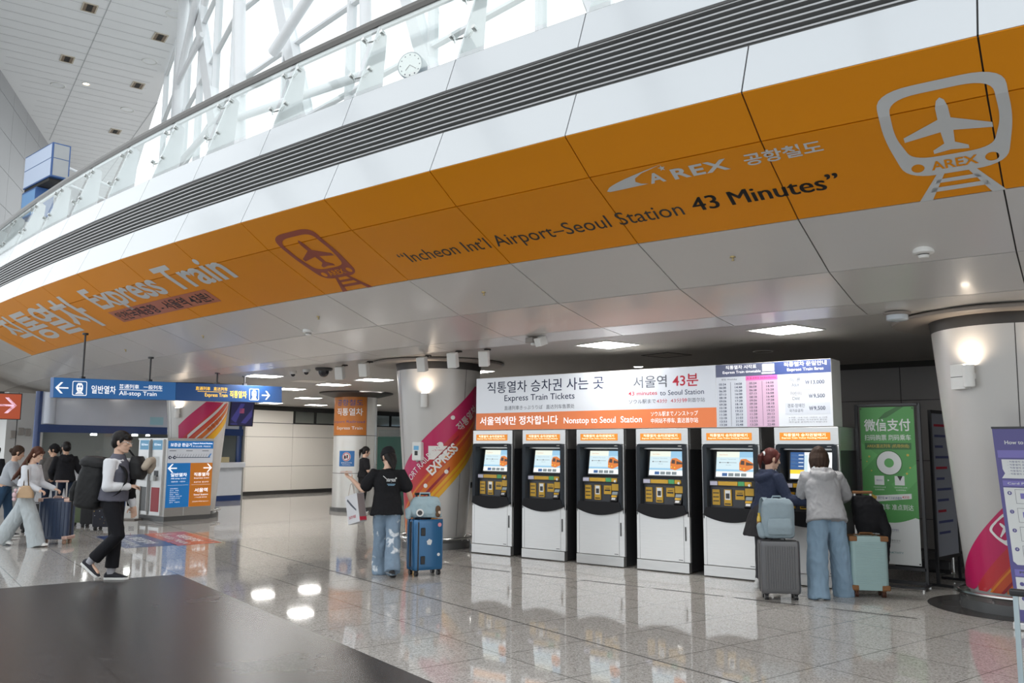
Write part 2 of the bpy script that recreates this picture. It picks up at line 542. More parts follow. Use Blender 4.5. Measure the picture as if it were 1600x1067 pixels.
# deck behind the balustrade and the top kerb
mb = MB()
for k in range(S0, S1):
    mb.add([seg(k,83.55,5.446), seg(k+1,83.55,5.446), seg(k+1,83.42,5.446), seg(k,83.42,5.446)], [(0,1,2,3)])
    mb.add([seg(k,83.42,5.446), seg(k+1,83.42,5.446), seg(k+1,83.42,5.25), seg(k,83.42,5.25)], [(0,1,2,3)])
    mb.add([seg(k,83.42,5.25), seg(k+1,83.42,5.25), seg(k+1,40,5.25), seg(k,40,5.25)], [(0,1,2,3)])
struct(mb.build('floor_upper', mat('upper_deck', (.45,.44,.43), .3)))

# ------------------------------------------------------------------ lettering on the soffit (u = seam number, v = metres up the slope)
LH, LG = .965, .467
def soff(u, v, off):
    if v <= LH: t = v/LH; (ra, za), (rb, zb) = RING['H'], RING['G']
    else: t = (v-LH)/LG; (ra, za), (rb, zb) = RING['G'], RING['F']
    L = math.hypot(rb-ra, zb-za); nx, nz = (zb-za)/L, -(rb-ra)/L
    return seg(u, ra+(rb-ra)*t + nx*off, za+(zb-za)*t + nz*off)
def tv(t): return LH*t if t <= 1 else LH+LG*(t-1)
art = Art(soff, 'lettering', soffit, .003, cut_u=range(-3, 14), cut_v=(LH,))
art.text('직통열차', -1.58, tv(.295), 1.22, tv(1.42), m_pale, .022)
art.text('Express Train', 1.58, tv(.50), 4.29, tv(1.395), m_pale, .022)
art.rect(1.555, tv(.27), 3.635, tv(.58), m_salmon)
art.text('인천국제공항 - 서울역 43분!', 1.62, tv(.31), 3.57, tv(.54), m_black, .012, 1)
art.text('“Incheon Int’l Airport–Seoul Station', 6.145, tv(.25), 8.407, tv(.49), m_black, .0)
art.text('43 Minutes”', 8.475, tv(.325), 9.285, tv(.505), m_black, .016)
sw = []
for i in range(15):
    t = i/14; sw.append((8.045+.40*t, .76 + .17*t**.55 + .02*t))
tail = [(8.31, .895), (8.255, .85), (8.245, .81), (8.27, .775), (8.31, .757)]
low = [(8.20, .752), (8.12, .748), (8.06, .748)]
art.poly(sw + tail + low, m_pale)
art.text('A', 8.325, .748, 8.42, .87, m_pale, .03)
art.text('REX', 8.47, .743, 8.79, .87, m_pale, .03, spacing=1.15)
art.poly([(8.435+.022*(1 if i % 2 == 0 else .42)*math.sin(PI*i/5), .905+.036*(1 if i % 2 == 0 else .42)*math.cos(PI*i/5)) for i in range(10)], m_pale)
art.text('공항철도', 8.875, .735, 9.272, .872, m_pale, .02)

def train_logo(A, m, u0, u1, v0, v1, txt_m, ring=True):
    """rounded cab window with an aeroplane, name plate, two lamps and rails; drawn in a unit box"""
    W, Hh = u1-u0, v1-v0
    q = lambda x, y: (u0+W*x, v0+Hh*y)
    def rr(pts, n=7):
        out = []
        N = len(pts)
        for i in range(N):
            p0, p1, p2 = V(pts[i-1]), V(pts[i]), V(pts[(i+1) % N])
            a = p1.lerp(p0, .32); b = p1.lerp(p2, .32)
            for j in range(n+1):
                t = j/n
                out.append(tuple(a.lerp(p1, t).lerp(p1.lerp(b, t), t)))
        return out
    outer = rr([(.02,.99),(.98,.99),(1.0,.62),(.91,.235),(.09,.235),(.0,.62)])
    inner = rr([(.11,.925),(.89,.925),(.91,.63),(.82,.40),(.18,.40),(.09,.63)])
    c1 = [(.20+.055*math.cos(2*PI*i/20), .32+.038*math.sin(2*PI*i/20)) for i in range(20)]
    c2 = [(.80+.055*math.cos(2*PI*i/20), .32+.038*math.sin(2*PI*i/20)) for i in range(20)]
    A.shape([[q(*p) for p in lp] for lp in (outer, inner, c1, c2)], m)
    A.text('AREX', *q(.31,.283), *q(.69,.362), txt_m, .02, 1)
    half = [(.0,.87),(.03,.85),(.048,.80),(.05,.705),(.345,.605),(.345,.565),(.05,.60),(.042,.50),(.14,.455),(.14,.425),(.0,.44)]
    A.poly([q(.5+x,y) for x,y in half] + [q(.5-x,y) for x,y in reversed(half[1:-1])], m)
    A.poly([q(.335,.235),q(.40,.235),q(.25,0),q(.135,0)], m)
    A.poly([q(.665,.235),q(.60,.235),q(.75,0),q(.865,0)], m)
    for y0, y1 in ((.19,.155),(.115,.075)):
        k0 = .5-.335-.30*(.235-y0)*.85*1.0
        xa = .335-.2*(.235-y0)/.235*.9+.03; xb = 1-xa
        A.poly([q(xa,y0),q(xb,y0),q(xb+.02,y1),q(xa-.02,y1)], m)
train_logo(art, m_redv, 5.155, 5.66, tv(-.0), tv(1.41), m_orange)
train_logo(art, m_pale, 9.55, 10.085, tv(.0), tv(1.475), m_orange)
art.build()

# ------------------------------------------------------------------ balustrade
def balustrade():
    t = thing('glass_balustrade', 'curved glass balustrade with steel handrail on the white upper balcony edge', 'balustrade', pol(5, 83.5, 5.446))
    inv = Matrix.Translation(-t.location)
    def mk(mb, name, m, par=t, **k):
        o = mb.build(name, m, par, **k)
        if par is t:
            o.matrix_parent_inverse = Matrix.Identity(4)
            o.data.transform(inv)
        else: o.data.transform(inv)
        return o
    R0, Z0, R1, Z1 = 83.50, 5.45, 83.17, 6.40
    a, b = -6, 13
    mb = MB()
    prof = [(.040,-.05),(.052,.0),(.044,.045),(-.03,.055),(-.06,.01),(-.04,-.05)]
    mb.rings([[pol(s, R1+.0+x, Z1+.075+z) for x, z in prof] for s in range(a, b+1)])
    mk(mb, 'handrail', m_rail)
    mb = MB()
    mb.rings([[pol(s, R1+x, Z1+.0+z) for x, z in ((.02,-.02),(.02,.02),(-.02,.02),(-.02,-.02))] for s in range(a, b+1)])
    mk(mb, 'under_rail', m_post)
    def on(s, t, d=0): return seg(s, R0+(R1-R0)*t + d, Z0+(Z1-Z0)*t + d*.35)
    for k in range(a, b+1):
        mb = MB()
        w = .012
        # leaning fin: front bar and the tapering web behind it
        for (ta, tb, d0, d1) in ((-.02, 1.0, .03, -.03),):
            c = []
            for t_ in (ta, tb):
                for d_ in (d0, d1):
                    for sg in (-1, 1):
                        c.append(on(k+sg*w/1.52, t_, d_))
            mb.add(c, [(0,1,3,2),(4,6,7,5),(0,4,5,1),(2,3,7,6),(0,2,6,4),(1,5,7,3)])
        c = [on(k-.006/1.52, 0, -.03), on(k-.006/1.52, 1, -.03), on(k-.006/1.52, .98, -.10), on(k-.006/1.52, 0, -.34)]
        c += [on(k+.006/1.52, 0, -.03), on(k+.006/1.52, 1, -.03), on(k+.006/1.52, .98, -.10), on(k+.006/1.52, 0, -.34)]
        mb.add(c, [(0,1,2,3),(7,6,5,4),(0,4,5,1),(1,5,6,2),(2,6,7,3),(3,7,4,0)])
        po = mk(mb, 'post', m_post)
        for t_ in (.28, .80):
            for sg in (-1, 1):
                f = MB()
                f.tube([on(k, t_, .02), on(k+sg*.055, t_-.02, .05), on(k+sg*.10, t_+.03, .05)], .011, 6)
                f.tube([on(k+sg*.10, t_+.03, .035), on(k+sg*.10, t_+.03, .085)], .026, 10)
                f.tube([on(k+sg*.06, t_-.06, .045), on(k+sg*.10, t_+.03, .05)], .008, 6)
                mk(f, 'glass_clamp', m_steel, po)
    for k in range(a, b):
        g = .03
        q = [on(k+g, .02, .055), on(k+1-g, .02, .055), on(k+1-g, .955, .055), on(k+g, .955, .055)]
        q2 = [on(k+g, .02, .067), on(k+1-g, .02, .067), on(k+1-g, .955, .067), on(k+g, .955, .067)]
        mb = MB(); mb.add(q+q2, [(0,3,2,1),(4,5,6,7),(0,1,5,4),(1,2,6,5),(2,3,7,6),(3,0,4,7)])
        mk(mb, 'glass_panel', m_glass)
balustrade()

# ------------------------------------------------------------------ floors
def pq(p, q): return T2*p + T1*q
P0, Q0 = 3.212, 11.39
mb = MB()
A_ = pq(P0, Q0)
far = [(-90,-60),(60,-60),(60,60),(-90,60)]
def poly_floor(mb, pts, z0=-.06):
    n = len(pts); mb.add([V((p[0],p[1],0)) for p in pts]+[V((p[0],p[1],z0)) for p in pts], [tuple(range(n))]+[(i,(i+1)%n,n+(i+1)%n,n+i) for i in range(n)])
poly_floor(mb, [A_, pq(P0,-40), pq(70,-40), pq(70,90), pq(-50,90), pq(-50,Q0)])
struct(mb.build('floor', MATS['terrazzo']))
mb = MB(); poly_floor(mb, [A_, pq(-50,Q0), pq(-50,-40), pq(P0,-40)])
struct(mb.build('floor_granite', MATS['black_granite']))
# dark metal movement joint and the broken line of inlaid strips in front of the machines
mb = MB()
def strip(mb, a, b, w, z=.0015):
    a, b = V(a), V(b); d = (b-a).normalized(); n = V((-d.y, d.x, 0))*w/2
    mb.add([a-n+V((0,0,z)), b-n+V((0,0,z)), b+n+V((0,0,z)), a+n+V((0,0,z))], [(0,1,2,3)])
strip(mb, pq(4.93,-20), pq(4.93,40), .014)
struct(mb.build('floor_joint', m_gap))
mb = MB()
for i in range(7):
    x = -8.86+.985*i
    strip(mb, (x+.08, 9.115, 0), (x+.95, 9.115, 0), .030)
struct(mb.build('floor_marking_strips', m_gap))
art = Art(soff, 'orange_film', soffit, .002, cut_v=(LH,))
art.rect(-2.27, .004, -1.995, LH+LG-.004, m_orange); art.build()

# ------------------------------------------------------------------ interior ceiling and walls under the balcony
CZ = 3.02
mb = MB()
arc = [pol(s, 80.33, CZ) for s in range(-14, 20)]
poly = [(p.x, p.y) for p in arc] + [(30, 45), (-60, 45)]
n = len(poly)
mb.add([V((x, y, CZ)) for x, y in poly] + [V((x, y, CZ+.25)) for x, y in poly], [tuple(range(n)), tuple(range(2*n-1, n-1, -1))] + [(i, n+i, n+(i+1)%n, (i+1)%n) for i in range(n)])
struct(mb.build('ceiling', m_ceil))

def panel_wall(name, a, b, z0, z1, cols, rows, m, gap=.012, depth=.02, thick=.12):
    """cladding panels on a straight wall from a to b (plan points), facing left of a->b"""
    a, b = V((*a, 0)), V((*b, 0)); d = (b-a); L = d.length; d.normalize(); nn = V((d.y, -d.x, 0))
    mb = MB()
    f = lambda u, v, w=0: a + d*u + V((0,0,v)) + nn*w
    mb.mat(1).add([f(0,z0,-thick),f(L,z0,-thick),f(L,z1,-thick),f(0,z1,-thick),f(0,z0,-depth),f(L,z0,-depth),f(L,z1,-depth),f(0,z1,-depth)], [(3,2,1,0),(4,5,6,7),(0,1,5,4),(1,2,6,5),(2,3,7,6),(3,0,4,7)])
    for i in range(len(cols)-1):
        for j in range(len(rows)-1):
            u0, u1, v0, v1 = cols[i]+gap/2, cols[i+1]-gap/2, rows[j]+gap/2, rows[j+1]-gap/2
            mb.mat(0).add([f(u0,v0,-depth),f(u1,v0,-depth),f(u1,v1,-depth),f(u0,v1,-depth),f(u0,v0),f(u1,v0),f(u1,v1),f(u0,v1)], [(4,5,6,7),(0,1,5,4),(1,2,6,5),(2,3,7,6),(3,0,4,7)])
    return struct(mb.build(name, [m, m_gap]))
# dark wall behind the machines (runs along the row) and its return
xs = [-10.0+1.68*i for i in range(10)]
panel_wall('wall_back', (-10.1, 14.6), (5.0, 14.6), 0, 2.93, [0.1+x+10 for x in xs if x < 5], [.10, .55, 1.45, 2.40, 2.93], m_dwall)
mb = MB(); mb.box((-10.1,14.6,2.93),(5,14.75,CZ)); mb.box((-10.1,14.56,0),(5,14.6,.09)); struct(mb.build('trim_6', m_gap))
panel_wall('wall_right', (5.0, 14.6), (5.0, 9.6), 0, CZ, [0,1.66,3.3,5.0], [.1,1.0,2.0,CZ], m_dwall)
mb = MB(); mb.box((-10.22,14.62,0),(-10.1,26,CZ)); struct(mb.build('wall_passage', m_dwall))
# pale wall at the far left end of the passage
panel_wall('wall_left', (-24.4, 15.9), (-24.4, 30), 0, 2.42, [0, 1.6, 3.52, 5.4, 7.3, 9.2, 11.1, 14.1], [.12, .95, 1.95, 2.42], m_wwall, thick=.2)
panel_wall('wall_left_upper', (-24.4, 15.9), (-24.4, 19.42), 2.43, 2.86, [0, 1.6, 3.52], [2.43, 2.86], m_wwall, thick=.2)
mb = MB(); mb.box((-24.55,15.9,2.86),(-24.36,30,CZ)); mb.box((-24.42,15.9,0),(-24.37,30,.10)); struct(mb.build('trim_7', m_gap))
mb = MB()
for i in range(6): mb.box((-24.47,19.45+.95*i,2.42),(-24.40,19.51+.95*i,2.86))
mb.box((-24.47,19.42,2.42),(-24.40,30,2.46)); struct(mb.build('window_frame', m_gap))
mb = MB(); mb.box((-24.45,19.45,2.45),(-24.44,30,2.86)); struct(mb.build('window_1', m_glass))
mb = MB(); mb.box((-25.1,19.4,2.3),(-24.95,32,CZ)); struct(mb.build('wall_beyond', m_wwall))
panel_wall('wall_far', (-24.4, 30.0), (-10.2, 30.0), 0, CZ, [0,3,6,9,12,14.2], [.1,1.0,2.0,CZ], m_wwall)
# a far window lets the daylight in beyond the round column
mb = MB(); mb.box((-19.9,29.86,.9),(-18.1,29.93,2.7)); struct(mb.build('window_2', glow('far_daylight', (.62,.82,1.0), 1.6)))
# walls that close the place off at the far left
panel_wall('wall_concourse', (-33.0, 8.0), (-33.0, 24.0), 0, 3.2, [0,2,4,6,8,10,12,14,16], [.1,1.2,2.2,3.2], mat('brown_wall_panel', (.20,.155,.12), .4))

# ------------------------------------------------------------------ round columns
def cone(z): return .48+.22*(z/2.9)
def cmap(c, r=cone):
    return lambda u, v, off=0.0: V((c[0]+(r(v)+off)*math.sin(rad(u)), c[1]-(r(v)+off)*math.cos(rad(u)), v))
def column(c, label_i, seams, base=True):
    mb = MB()
    mb.lathe([(.44,.12),(cone(.12),.2),(cone(2.9),2.88),(.64,2.88)], (c[0],c[1],0), 72)
    shaft = mb.build('column', m_col, None, smooth=True); struct(shaft)
    f = cmap(c)
    sm = MB()
    for a in seams:
        h = .35
        sm.add([f(a-h,.2,.002), f(a+h,.2,.002), f(a+h,2.88,.002), f(a-h,2.88,.002)], [(0,1,2,3)])
    sm.build('cladding_seam', m_gap, shaft)
    mb = MB(); mb.lathe([(.66,2.86),(.70,2.87),(.72,3.0),(.72,CZ)], (c[0],c[1],0), 72); mb.lathe([(.60,2.84),(.66,2.86)], (c[0],c[1],0), 72)
    mb.build('collar', m_collar, shaft, smooth=True)
    mb = MB(); mb.lathe([(.72,2.985),(1.03,2.965),(1.08,2.975),(1.10,3.0),(1.07,CZ-.002)], (c[0],c[1],0), 96)
    mb.build('ceiling_disc', m_disc, shaft, smooth=True)
    mb = MB(); mb.lathe([(.57,.0),(.57,.10),(.53,.13),(.46,.14)], (c[0],c[1],0), 72)
    mb.build('plinth', m_plinth, shaft, smooth=True)
    rg = MB(); ring = [V((c[0]+.60*math.cos(2*PI*i/64), c[1]+.60*math.sin(2*PI*i/64), .17)) for i in range(65)]
    rg.tube(ring, .022, 8, caps=False)
    for i in range(10):
        a = 2*PI*i/10; rg.tube([(c[0]+.60*math.cos(a), c[1]+.60*math.sin(a), .17), (c[0]+.55*math.cos(a), c[1]+.55*math.sin(a), .12)], .01, 6)
    rg.build('guard_ring', m_steel, shaft, smooth=True)
    return shaft
CL, CR, CK = (-9.64, 10.67), (-1.27, 10.36), (-17.95, 11.5)
colL = column(CL, 'L', (-24, 82, 172, 262))
colR = column(CR, 'R', (15, 105, 195, 285))
colK = column(CK, 'K', (88, 178, 268, -2))
# black stone ring let into the floor around the right-hand column
mb = MB(); mb.lathe([(.55,.002),(.86,.002)], (CR[0]-.02, CR[1]+.02, 0), 72); struct(mb.build('floor_ring', MATS['black_granite']))
# far column, straight
CF = (-16.72, 15.32)
mb = MB(); mb.lathe([(.55,.10),(.55,2.94),(.2,2.94)], (CF[0],CF[1],0), 56); colF = struct(mb.build('column', mat('far_column_cladding', (.62,.62,.60), .3, metal=.2, coat=.2), smooth=True))
mb = MB(); mb.lathe([(.60,0),(.60,.09),(.5,.10)], (CF[0],CF[1],0), 48); mb.build('plinth', m_plinth, colF, smooth=True)
mb = MB(); mb.lathe([(.5,2.88),(.62,2.90),(.95,2.985),(.95,CZ)], (CF[0],CF[1],0), 56); mb.build('ceiling_disc', m_collar, colF, smooth=True)
ff = cmap(CF, lambda z: .55)
mb = MB()
for z in (.95, 1.9):
    mb.lathe([(.552,z),(.552,z+.012)], (CF[0],CF[1],0), 56)
for a in (78, 168, 258, -12):
    if a != -12: mb.add([ff(a-.5,.1,.002), ff(a+.5,.1,.002), ff(a+.5,2.9,.002), ff(a-.5,2.9,.002)], [(0,1,2,3)])
mb.build('cladding_seam', m_gap, colF)

# diagonal stripes printed on the columns: c = z - k*theta runs at 45 degrees
K_ = .0105
bands = [((.50,.010,.10), 1.0, .66), ((.50,.025,.035), .66, .50), ((.55,.075,.022), .50, .36), ((.62,.15,.018), .36, .17), ((.72,.38,.02), .17, 0.0)]
band_m = [mat('stripe_%d' % i, b[0], .35, coat=.2, var=.05, vscale=3) for i, b in enumerate(bands)]
def stripes(c, shaft, ctop, cbot, th0, th1, zmin, zmax, pos, dark=True):
    f = cmap(c)
    A = Art(f, 'printed_stripes', shaft, .003, cut_u=[th0+4*i for i in range(1, int((th1-th0)/4)+1)], cut_v=())
    H = ctop-cbot
    def band(c0, c1, m, t0, t1, lvl=0, e0=0, e1=0):
        # clip c-band parallelogram to the height range
        pts = []
        N = 40
        lo = []; hi = []
        for i in range(N+1):
            th = t0+(t1-t0)*i/N
            a = max(zmin, min(zmax, c0+K_*th)); b = max(zmin, min(zmax, c1+K_*th))
            if b-a > .002: lo.append((th, a)); hi.append((th, b))
        for i in range(len(lo)-1):
            A._put([lo[i], lo[i+1], hi[i+1], hi[i]], [(0,1,2,3)], m, lvl)
    for i, (_, a, b) in enumerate(bands):
        band(cbot+H*b, cbot+H*a, band_m[i], th0, th1 - (0 if i else 10), 0)
    return A, band
A, band = stripes(CL, colL, 1.53, .34, -110, 150, .22, 2.62, None)
m_dkst = mat('stripe_dark_red', (.30,.02,.03), .35)
m_oran2 = mat('stripe_light_orange', (.68,.22,.03), .35)
band(.60, .66, m_dkst, 20, 62, 1); band(.86, .90, m_oran2, -60, 110, 1); band(.99, 1.03, m_dkst, 30, 75, 1); band(.44, .475, m_oran2, -40, 110, 1)
m_dot = mat('stripe_dot', (.80,.78,.75), .4)
rr_ = .58*PI/180
for th, z in ((63.7,2.089),(47.1,1.663),(56.7,1.229),(23.3,1.005)):
    A.disc(th, z, .034/rr_, m_dot, 2, ry=.034)
def diag_text(A, body, th, z, length, height, m, bold=.01, lvl=2):
    vs, fs, (a, b, c, d) = text_geo(body, bold)
    sx, sy = length/(c-a), height/(d-b); k = math.sqrt(.5)
    out = []
    for x, y in vs:
        X, Y = (x-a)*sx, (y-b)*sy
        out.append((th + (X*k-Y*k)/rr_, z + X*k + Y*k))
    A._put(out, fs, m, lvl)
m_tw = mat('stripe_lettering', (.82,.80,.78), .4)
diag_text(A, 'AIRPORT RAILROAD', -20.5, .905, 1.05, .10, m_tw, .0)
diag_text(A, 'EXPRESS', 34.5, 1.16, .60, .155, m_tw, .03)
diag_text(A, '직통열차', 78, 1.86, .50, .15, mat('stripe_grey_text', (.62,.55,.52), .4), .02)
A.build()
A, band = stripes(CR, colR, 1.09, -.10, -110, 120, .20, 2.2, None)
band(.30, .34, m_dkst, -40, 60, 1); band(.44, .47, m_oran2, -30, 60, 1)
train = Art(lambda u, v, o=0: cmap(CR)(4+ (u*.7071-v*.7071)/rr_, .60+u*.7071+v*.7071, o), 'printed_emblem', colR, .009)
train_logo(train, m_tw, -.02, .26, .0, .34, m_tw); train.build(); A.build()
A, band = stripes(CK, colK, 1.86, .78, 20, 180, .9, 2.62, None)
m_khole = m_col
for c0, c1 in ((1.0,1.06),(1.36,1.44),(1.18,1.22)):
    band(c0, c1, m_col, 40, 150, 1)
diag_text(A, '직통열차', 84, 1.93, .42, .11, m_redv, .01)
A.build()
# ------------------------------------------------------------------ lamps on columns, ceiling lights and small ceiling fittings
def light(name, kind, loc, energy, col=(1,1,1), **kw):
    l = bpy.data.lights.new(name, kind); l.energy = energy; l.color = col
    for k, v in kw.items(): setattr(l, k, v)
    o = bpy.data.objects.new(name, l); COL.objects.link(o); o.location = loc
    return o
def sconce(c, th, label, z=2.36):
    f = cmap(c); p = f(th, z, 0)
    t = thing('wall_sconce', label, 'wall lamp', p, rad(th), 'column sconces')
    # local frame: -Y points away from the column
    mb = MB(); mb.tube([(0,-.075,-.11),(0,-.075,.11)], .055, 24); mb.tube([(0,-.075,-.105),(0,-.075,-.115)], .045, 24); mb.build('lamp_body', m_whitep, t, smooth=True)
    mb = MB(); mb.box((-.03,-.04,-.03),(.03,.02,.03)); mb.build('bracket', m_whitep, t, bevel=.004)
    mb = MB(); mb.tube([(0,-.075,.105),(0,-.075,.113)], .045, 24); mb.build('lamp_glow', e_sconce, t)
    q = f(th, z+.16, .10)
    s = light('lamp_light', 'SPOT', (0,-.15,.135), 5.5, (1.0,.80,.60), spot_size=rad(150), spot_blend=1.0, shadow_soft_size=.04)
    s.parent = t; s.rotation_euler = (rad(180)+rad(-22), 0, 0)
    return t
sconce(CL, 24, 'white tube lamp on the striped column left of the ticket machines')
sconce(CR, -20, 'white tube lamp on the big column beside the purple banner')
sconce(CR, 42, 'white tube lamp on the far side of the column behind the purple banner')
sconce(CK, 21, 'white tube lamp on the column behind the deposit refund kiosk')
# small white box mounted beside the lamp of the right-hand column
f = cmap(CR); p = f(-30, 2.36, 0)
t = thing('wall_speaker', 'small white box fixed beside the tube lamp on the big column', 'box', p, rad(-30))
mb = MB(); mb.box((-.085,-.07,-.13),(.085,.012,.13)); mb.build('case', m_whitep, t, bevel=.006)
mb = MB(); mb.box((-.08,-.0725,-.005),(.08,-.070,.0)); mb.build('joint_line', m_gap, t)

def ceiling_panel(p, d1, lab, w=.60, h=.60, on=True, grp='square ceiling lights'):
    """recessed square light; p centre, aligned with the turned grid"""
    t = thing('ceiling_light', lab, 'ceiling light', (p[0], p[1], CZ), math.atan2(T1.y, T1.x), grp)
    mb = MB(); a, b = w/2, h/2; e = .025
    for lo, hi in (((-a-e,-b-e),(a+e,-b)),((-a-e,b),(a+e,b+e)),((-a-e,-b),(-a,b)),((a,-b),(a+e,b))):
        mb.box((*lo,-.012),(*hi,.0))
    mb.build('frame', m_whitep, t)
    mb = MB(); mb.box((-a,-b,-.006),(a,b,-.001)); mb.build('diffuser', e_panel, t)
    return t
P_ = [((-5.96,10.02), 'lit square ceiling light above the middle of the ticket sign'), ((-3.47,9.94), 'lit square ceiling light above the timetable end of the ticket sign'),
 ((-13.10,12.50), 'lit square ceiling light nearest the left side of the striped column'), ((-14.9,12.95), 'second lit ceiling light left from the striped column'),
 ((-16.95,13.35), 'third lit ceiling light left from the striped column'), ((-19.3,13.7), 'lit ceiling light partly hidden behind the blue overhead sign end'),
 ((-16.1,15.1), 'lit ceiling light just beyond the top of the round orange-signed column'), ((-10.1,12.1), 'lit ceiling light between the striped column and the ticket sign'),
 ((-19.6,16.1), 'lit ceiling light left of the orange-signed column near the top'), ((-22.9,17.3), 'lit ceiling light near the pale far wall, leftmost of its row'),
 ((-22.6,18.9), 'lit ceiling light near the pale far wall, beside the round one'), ((-21.1,19.9), 'lit ceiling light at the far wall next to the orange-signed column'),
 ((-14.3,10.6), 'lit square ceiling light above the right part of the blue sign'), ((-13.0,15.6), 'lit ceiling light in the passage behind the striped column'), ((-15.0,18.6), 'lit ceiling light deep in the passage behind the striped column')]
for p, lab in P_: ceiling_panel(p, 0, lab)
def round_light(p, lab, r=.075, on=True):
    t = thing('downlight', lab, 'ceiling light', (p[0], p[1], CZ), 0, 'round downlights')
    mb = MB(); mb.lathe([(r,-.004),(r+.02,-.008),(r+.025,0)], n=24); mb.build('rim', m_whitep, t, smooth=True)
    mb = MB(); mb.lathe([(.001,-.003),(r,-.003)], n=24); mb.build('lamp', e_panel if on else m_disc, t)
round_light((-7.15,13.05), 'lit round downlight just above the middle of the ticket sign')
round_light((-4.53,12.0), 'unlit round downlight above the timetable end of the ticket sign', .12, False)
round_light((-21.9,19.4), 'lit round downlight by the pale far wall', .11)
t = thing('access_hatch', 'square dark-edged ceiling hatch beside the downlight above the ticket sign', 'hatch', (-5.9,11.65,CZ), math.atan2(T1.y,T1.x))
mb = MB(); 
for lo, hi in (((-.27,-.27),(.27,-.25)),((-.27,.25),(.27,.27)),((-.27,-.25),(-.25,.25)),((.25,-.25),(.27,.25))): mb.box((*lo,-.006),(*hi,0))
mb.build('frame', m_gap, t); mb = MB(); mb.box((-.25,-.25,-.003),(.25,.25,0)); mb.build('cover', m_disc, t)
t = thing('access_hatch', 'pale ceiling hatch left of the striped column among the lights', 'hatch', (-14.6,12.0,CZ), math.atan2(T1.y,T1.x))
mb = MB(); mb.box((-.3,-.3,-.008),(.3,.3,0)); mb.build('cover', m_wwall, t)

def spot(p, aim, lab, arm=.22):
    t = thing('track_spotlight', lab, 'spotlight', (p[0], p[1], CZ), 0, 'white ceiling spotlights')
    d = V(aim).normalized()
    mb = MB(); mb.tube([(0,0,0),(0,0,-.02)], .05, 16); mb.tube([(0,0,-.02),(d.x*arm*.5,d.y*arm*.5,-.03),(d.x*arm,d.y*arm,-.06)], .012, 8); mb.build('bracket', m_gap, t)
    M = Matrix.Translation(V((d.x*arm, d.y*arm, -.16))) @ Matrix.Rotation(math.atan2(d.y,d.x), 4, 'Z') @ Matrix.Rotation(rad(14), 4, 'Y')
    mb = MB(); mb.box((-.065,-.07,-.11),(.065,.07,.11), M); mb.build('lamp_head', m_whitep, t, bevel=.012)
spot((-11.17,9.95), (.3,-.6,0), 'white box spotlight on the ceiling beside the black dome camera')
spot((-10.37,9.78), (.2,-.5,0), 'white box spotlight between dome camera and the striped column')
spot((-8.93,9.64), (.2,-.6,0), 'white box spotlight in front of the top of the striped column')
spot((-8.15,9.45), (.2,-.6,0), 'white box spotlight right of the striped column top')
spot((-7.65,9.5), (.3,-.6,0), 'white box spotlight above the left end of the ticket sign')
spot((-14.0,14.7), (.3,-.6,0), 'white box spotlight deep in the passage by the striped column')
# emergency light by the third spotlight
t = thing('emergency_light', 'white emergency light unit on the ceiling above the ticket sign', 'lamp', (-6.40,8.95,CZ+.02), rad(-19))
mb = MB(); mb.box((-.16,-.06,-.07),(.0,.06,0)); mb.build('case', m_disc, t, bevel=.008)
mb = MB(); mb.box((.03,-.07,-.12),(.15,.05,-.01), Matrix.Rotation(rad(20),4,'X')); mb.tube([(-.06,0,-.07),(-.06,0,-.10)], .035, 14); mb.build('lamp_head', m_whitep, t, bevel=.006)
def dome(p, lab, r=.12, m=None, z=CZ):
    t = thing('dome_camera', lab, 'camera', (p[0], p[1], z))
    mb = MB(); mb.lathe([(r*1.15,0),(r*1.15,-.03),(r*.95,-.055),(.001,-.055)], n=32); mb.build('housing', m or m_char, t, smooth=True)
    mb = MB(); mb.lathe([(r*.72*math.cos(a), -.05-r*.85*math.sin(a)) for a in [i*PI/2/8 for i in range(9)]], n=28); mb.build('dome', mat('smoked_dome', (.02,.02,.025), .08, spec=.6), t, smooth=True)
dome((-11.95,10.15), 'black dome camera on the ceiling left of the striped column', .135)
dome((-12.95,10.26), 'small white dome camera, left one of the pair beside the black dome', .06, m_whitep)
dome((-12.42,10.14), 'small white dome camera, right one of the pair beside the black dome', .06, m_whitep)
def detector(loc, lab, r=.085):
    t = thing('smoke_detector', lab, 'smoke detector', loc)
    mb = MB(); mb.lathe([(r,.03),(r,-.012),(r*.85,-.02),(r*.62,-.024),(.001,-.024)], n=32); mb.build('base', m_whitep, t, smooth=True)
    mb = MB(); mb.lathe([(r*.5,-.022),(r*.5,-.034)], n=24); mb.build('slot_ring', m_gap, t)
    mb = MB(); mb.lathe([(r*.55,-.032),(r*.45,-.055),(.001,-.058)], n=24); mb.build('sensor', m_whitep, t, smooth=True)
def soffit_z(x, y):
    r = math.hypot(x-CW.x, y-CW.y)
    ks = 'FGHIJK'
    for a, b in zip(ks, ks[1:]):
        (r0, z0), (r1, z1) = RING[a], RING[b]
        if r1 <= r <= r0: return z0+(z1-z0)*(r0-r)/(r0-r1)
    return CZ
def on_soffit(px_at_302, guess):
    return (*guess, soffit_z(*guess))
def ray_soffit(x, y, z):
    """slide a ceiling-height point along its sight line until it meets the sloping soffit"""
    k = 1.0
    for i in range(400):
        X, Y, Z = x*k, y*k, CAMZ+(z-CAMZ)*k
        if Z <= soffit_z(X, Y) and math.hypot(X-CW.x, Y-CW.y) < RING['F'][0]: k += .002
        elif math.hypot(X-CW.x, Y-CW.y) >= RING['F'][0]: k += .002
        else: break
    return (X, Y, soffit_z(X, Y))
detector((-1.51,7.78,soffit_z(-1.51,7.78)), 'round white smoke detector on the grey soffit near the big column')
detector((-9.72,7.95,soffit_z(-9.72,7.95)), 'round white smoke detector on the grey soffit left of the striped column')
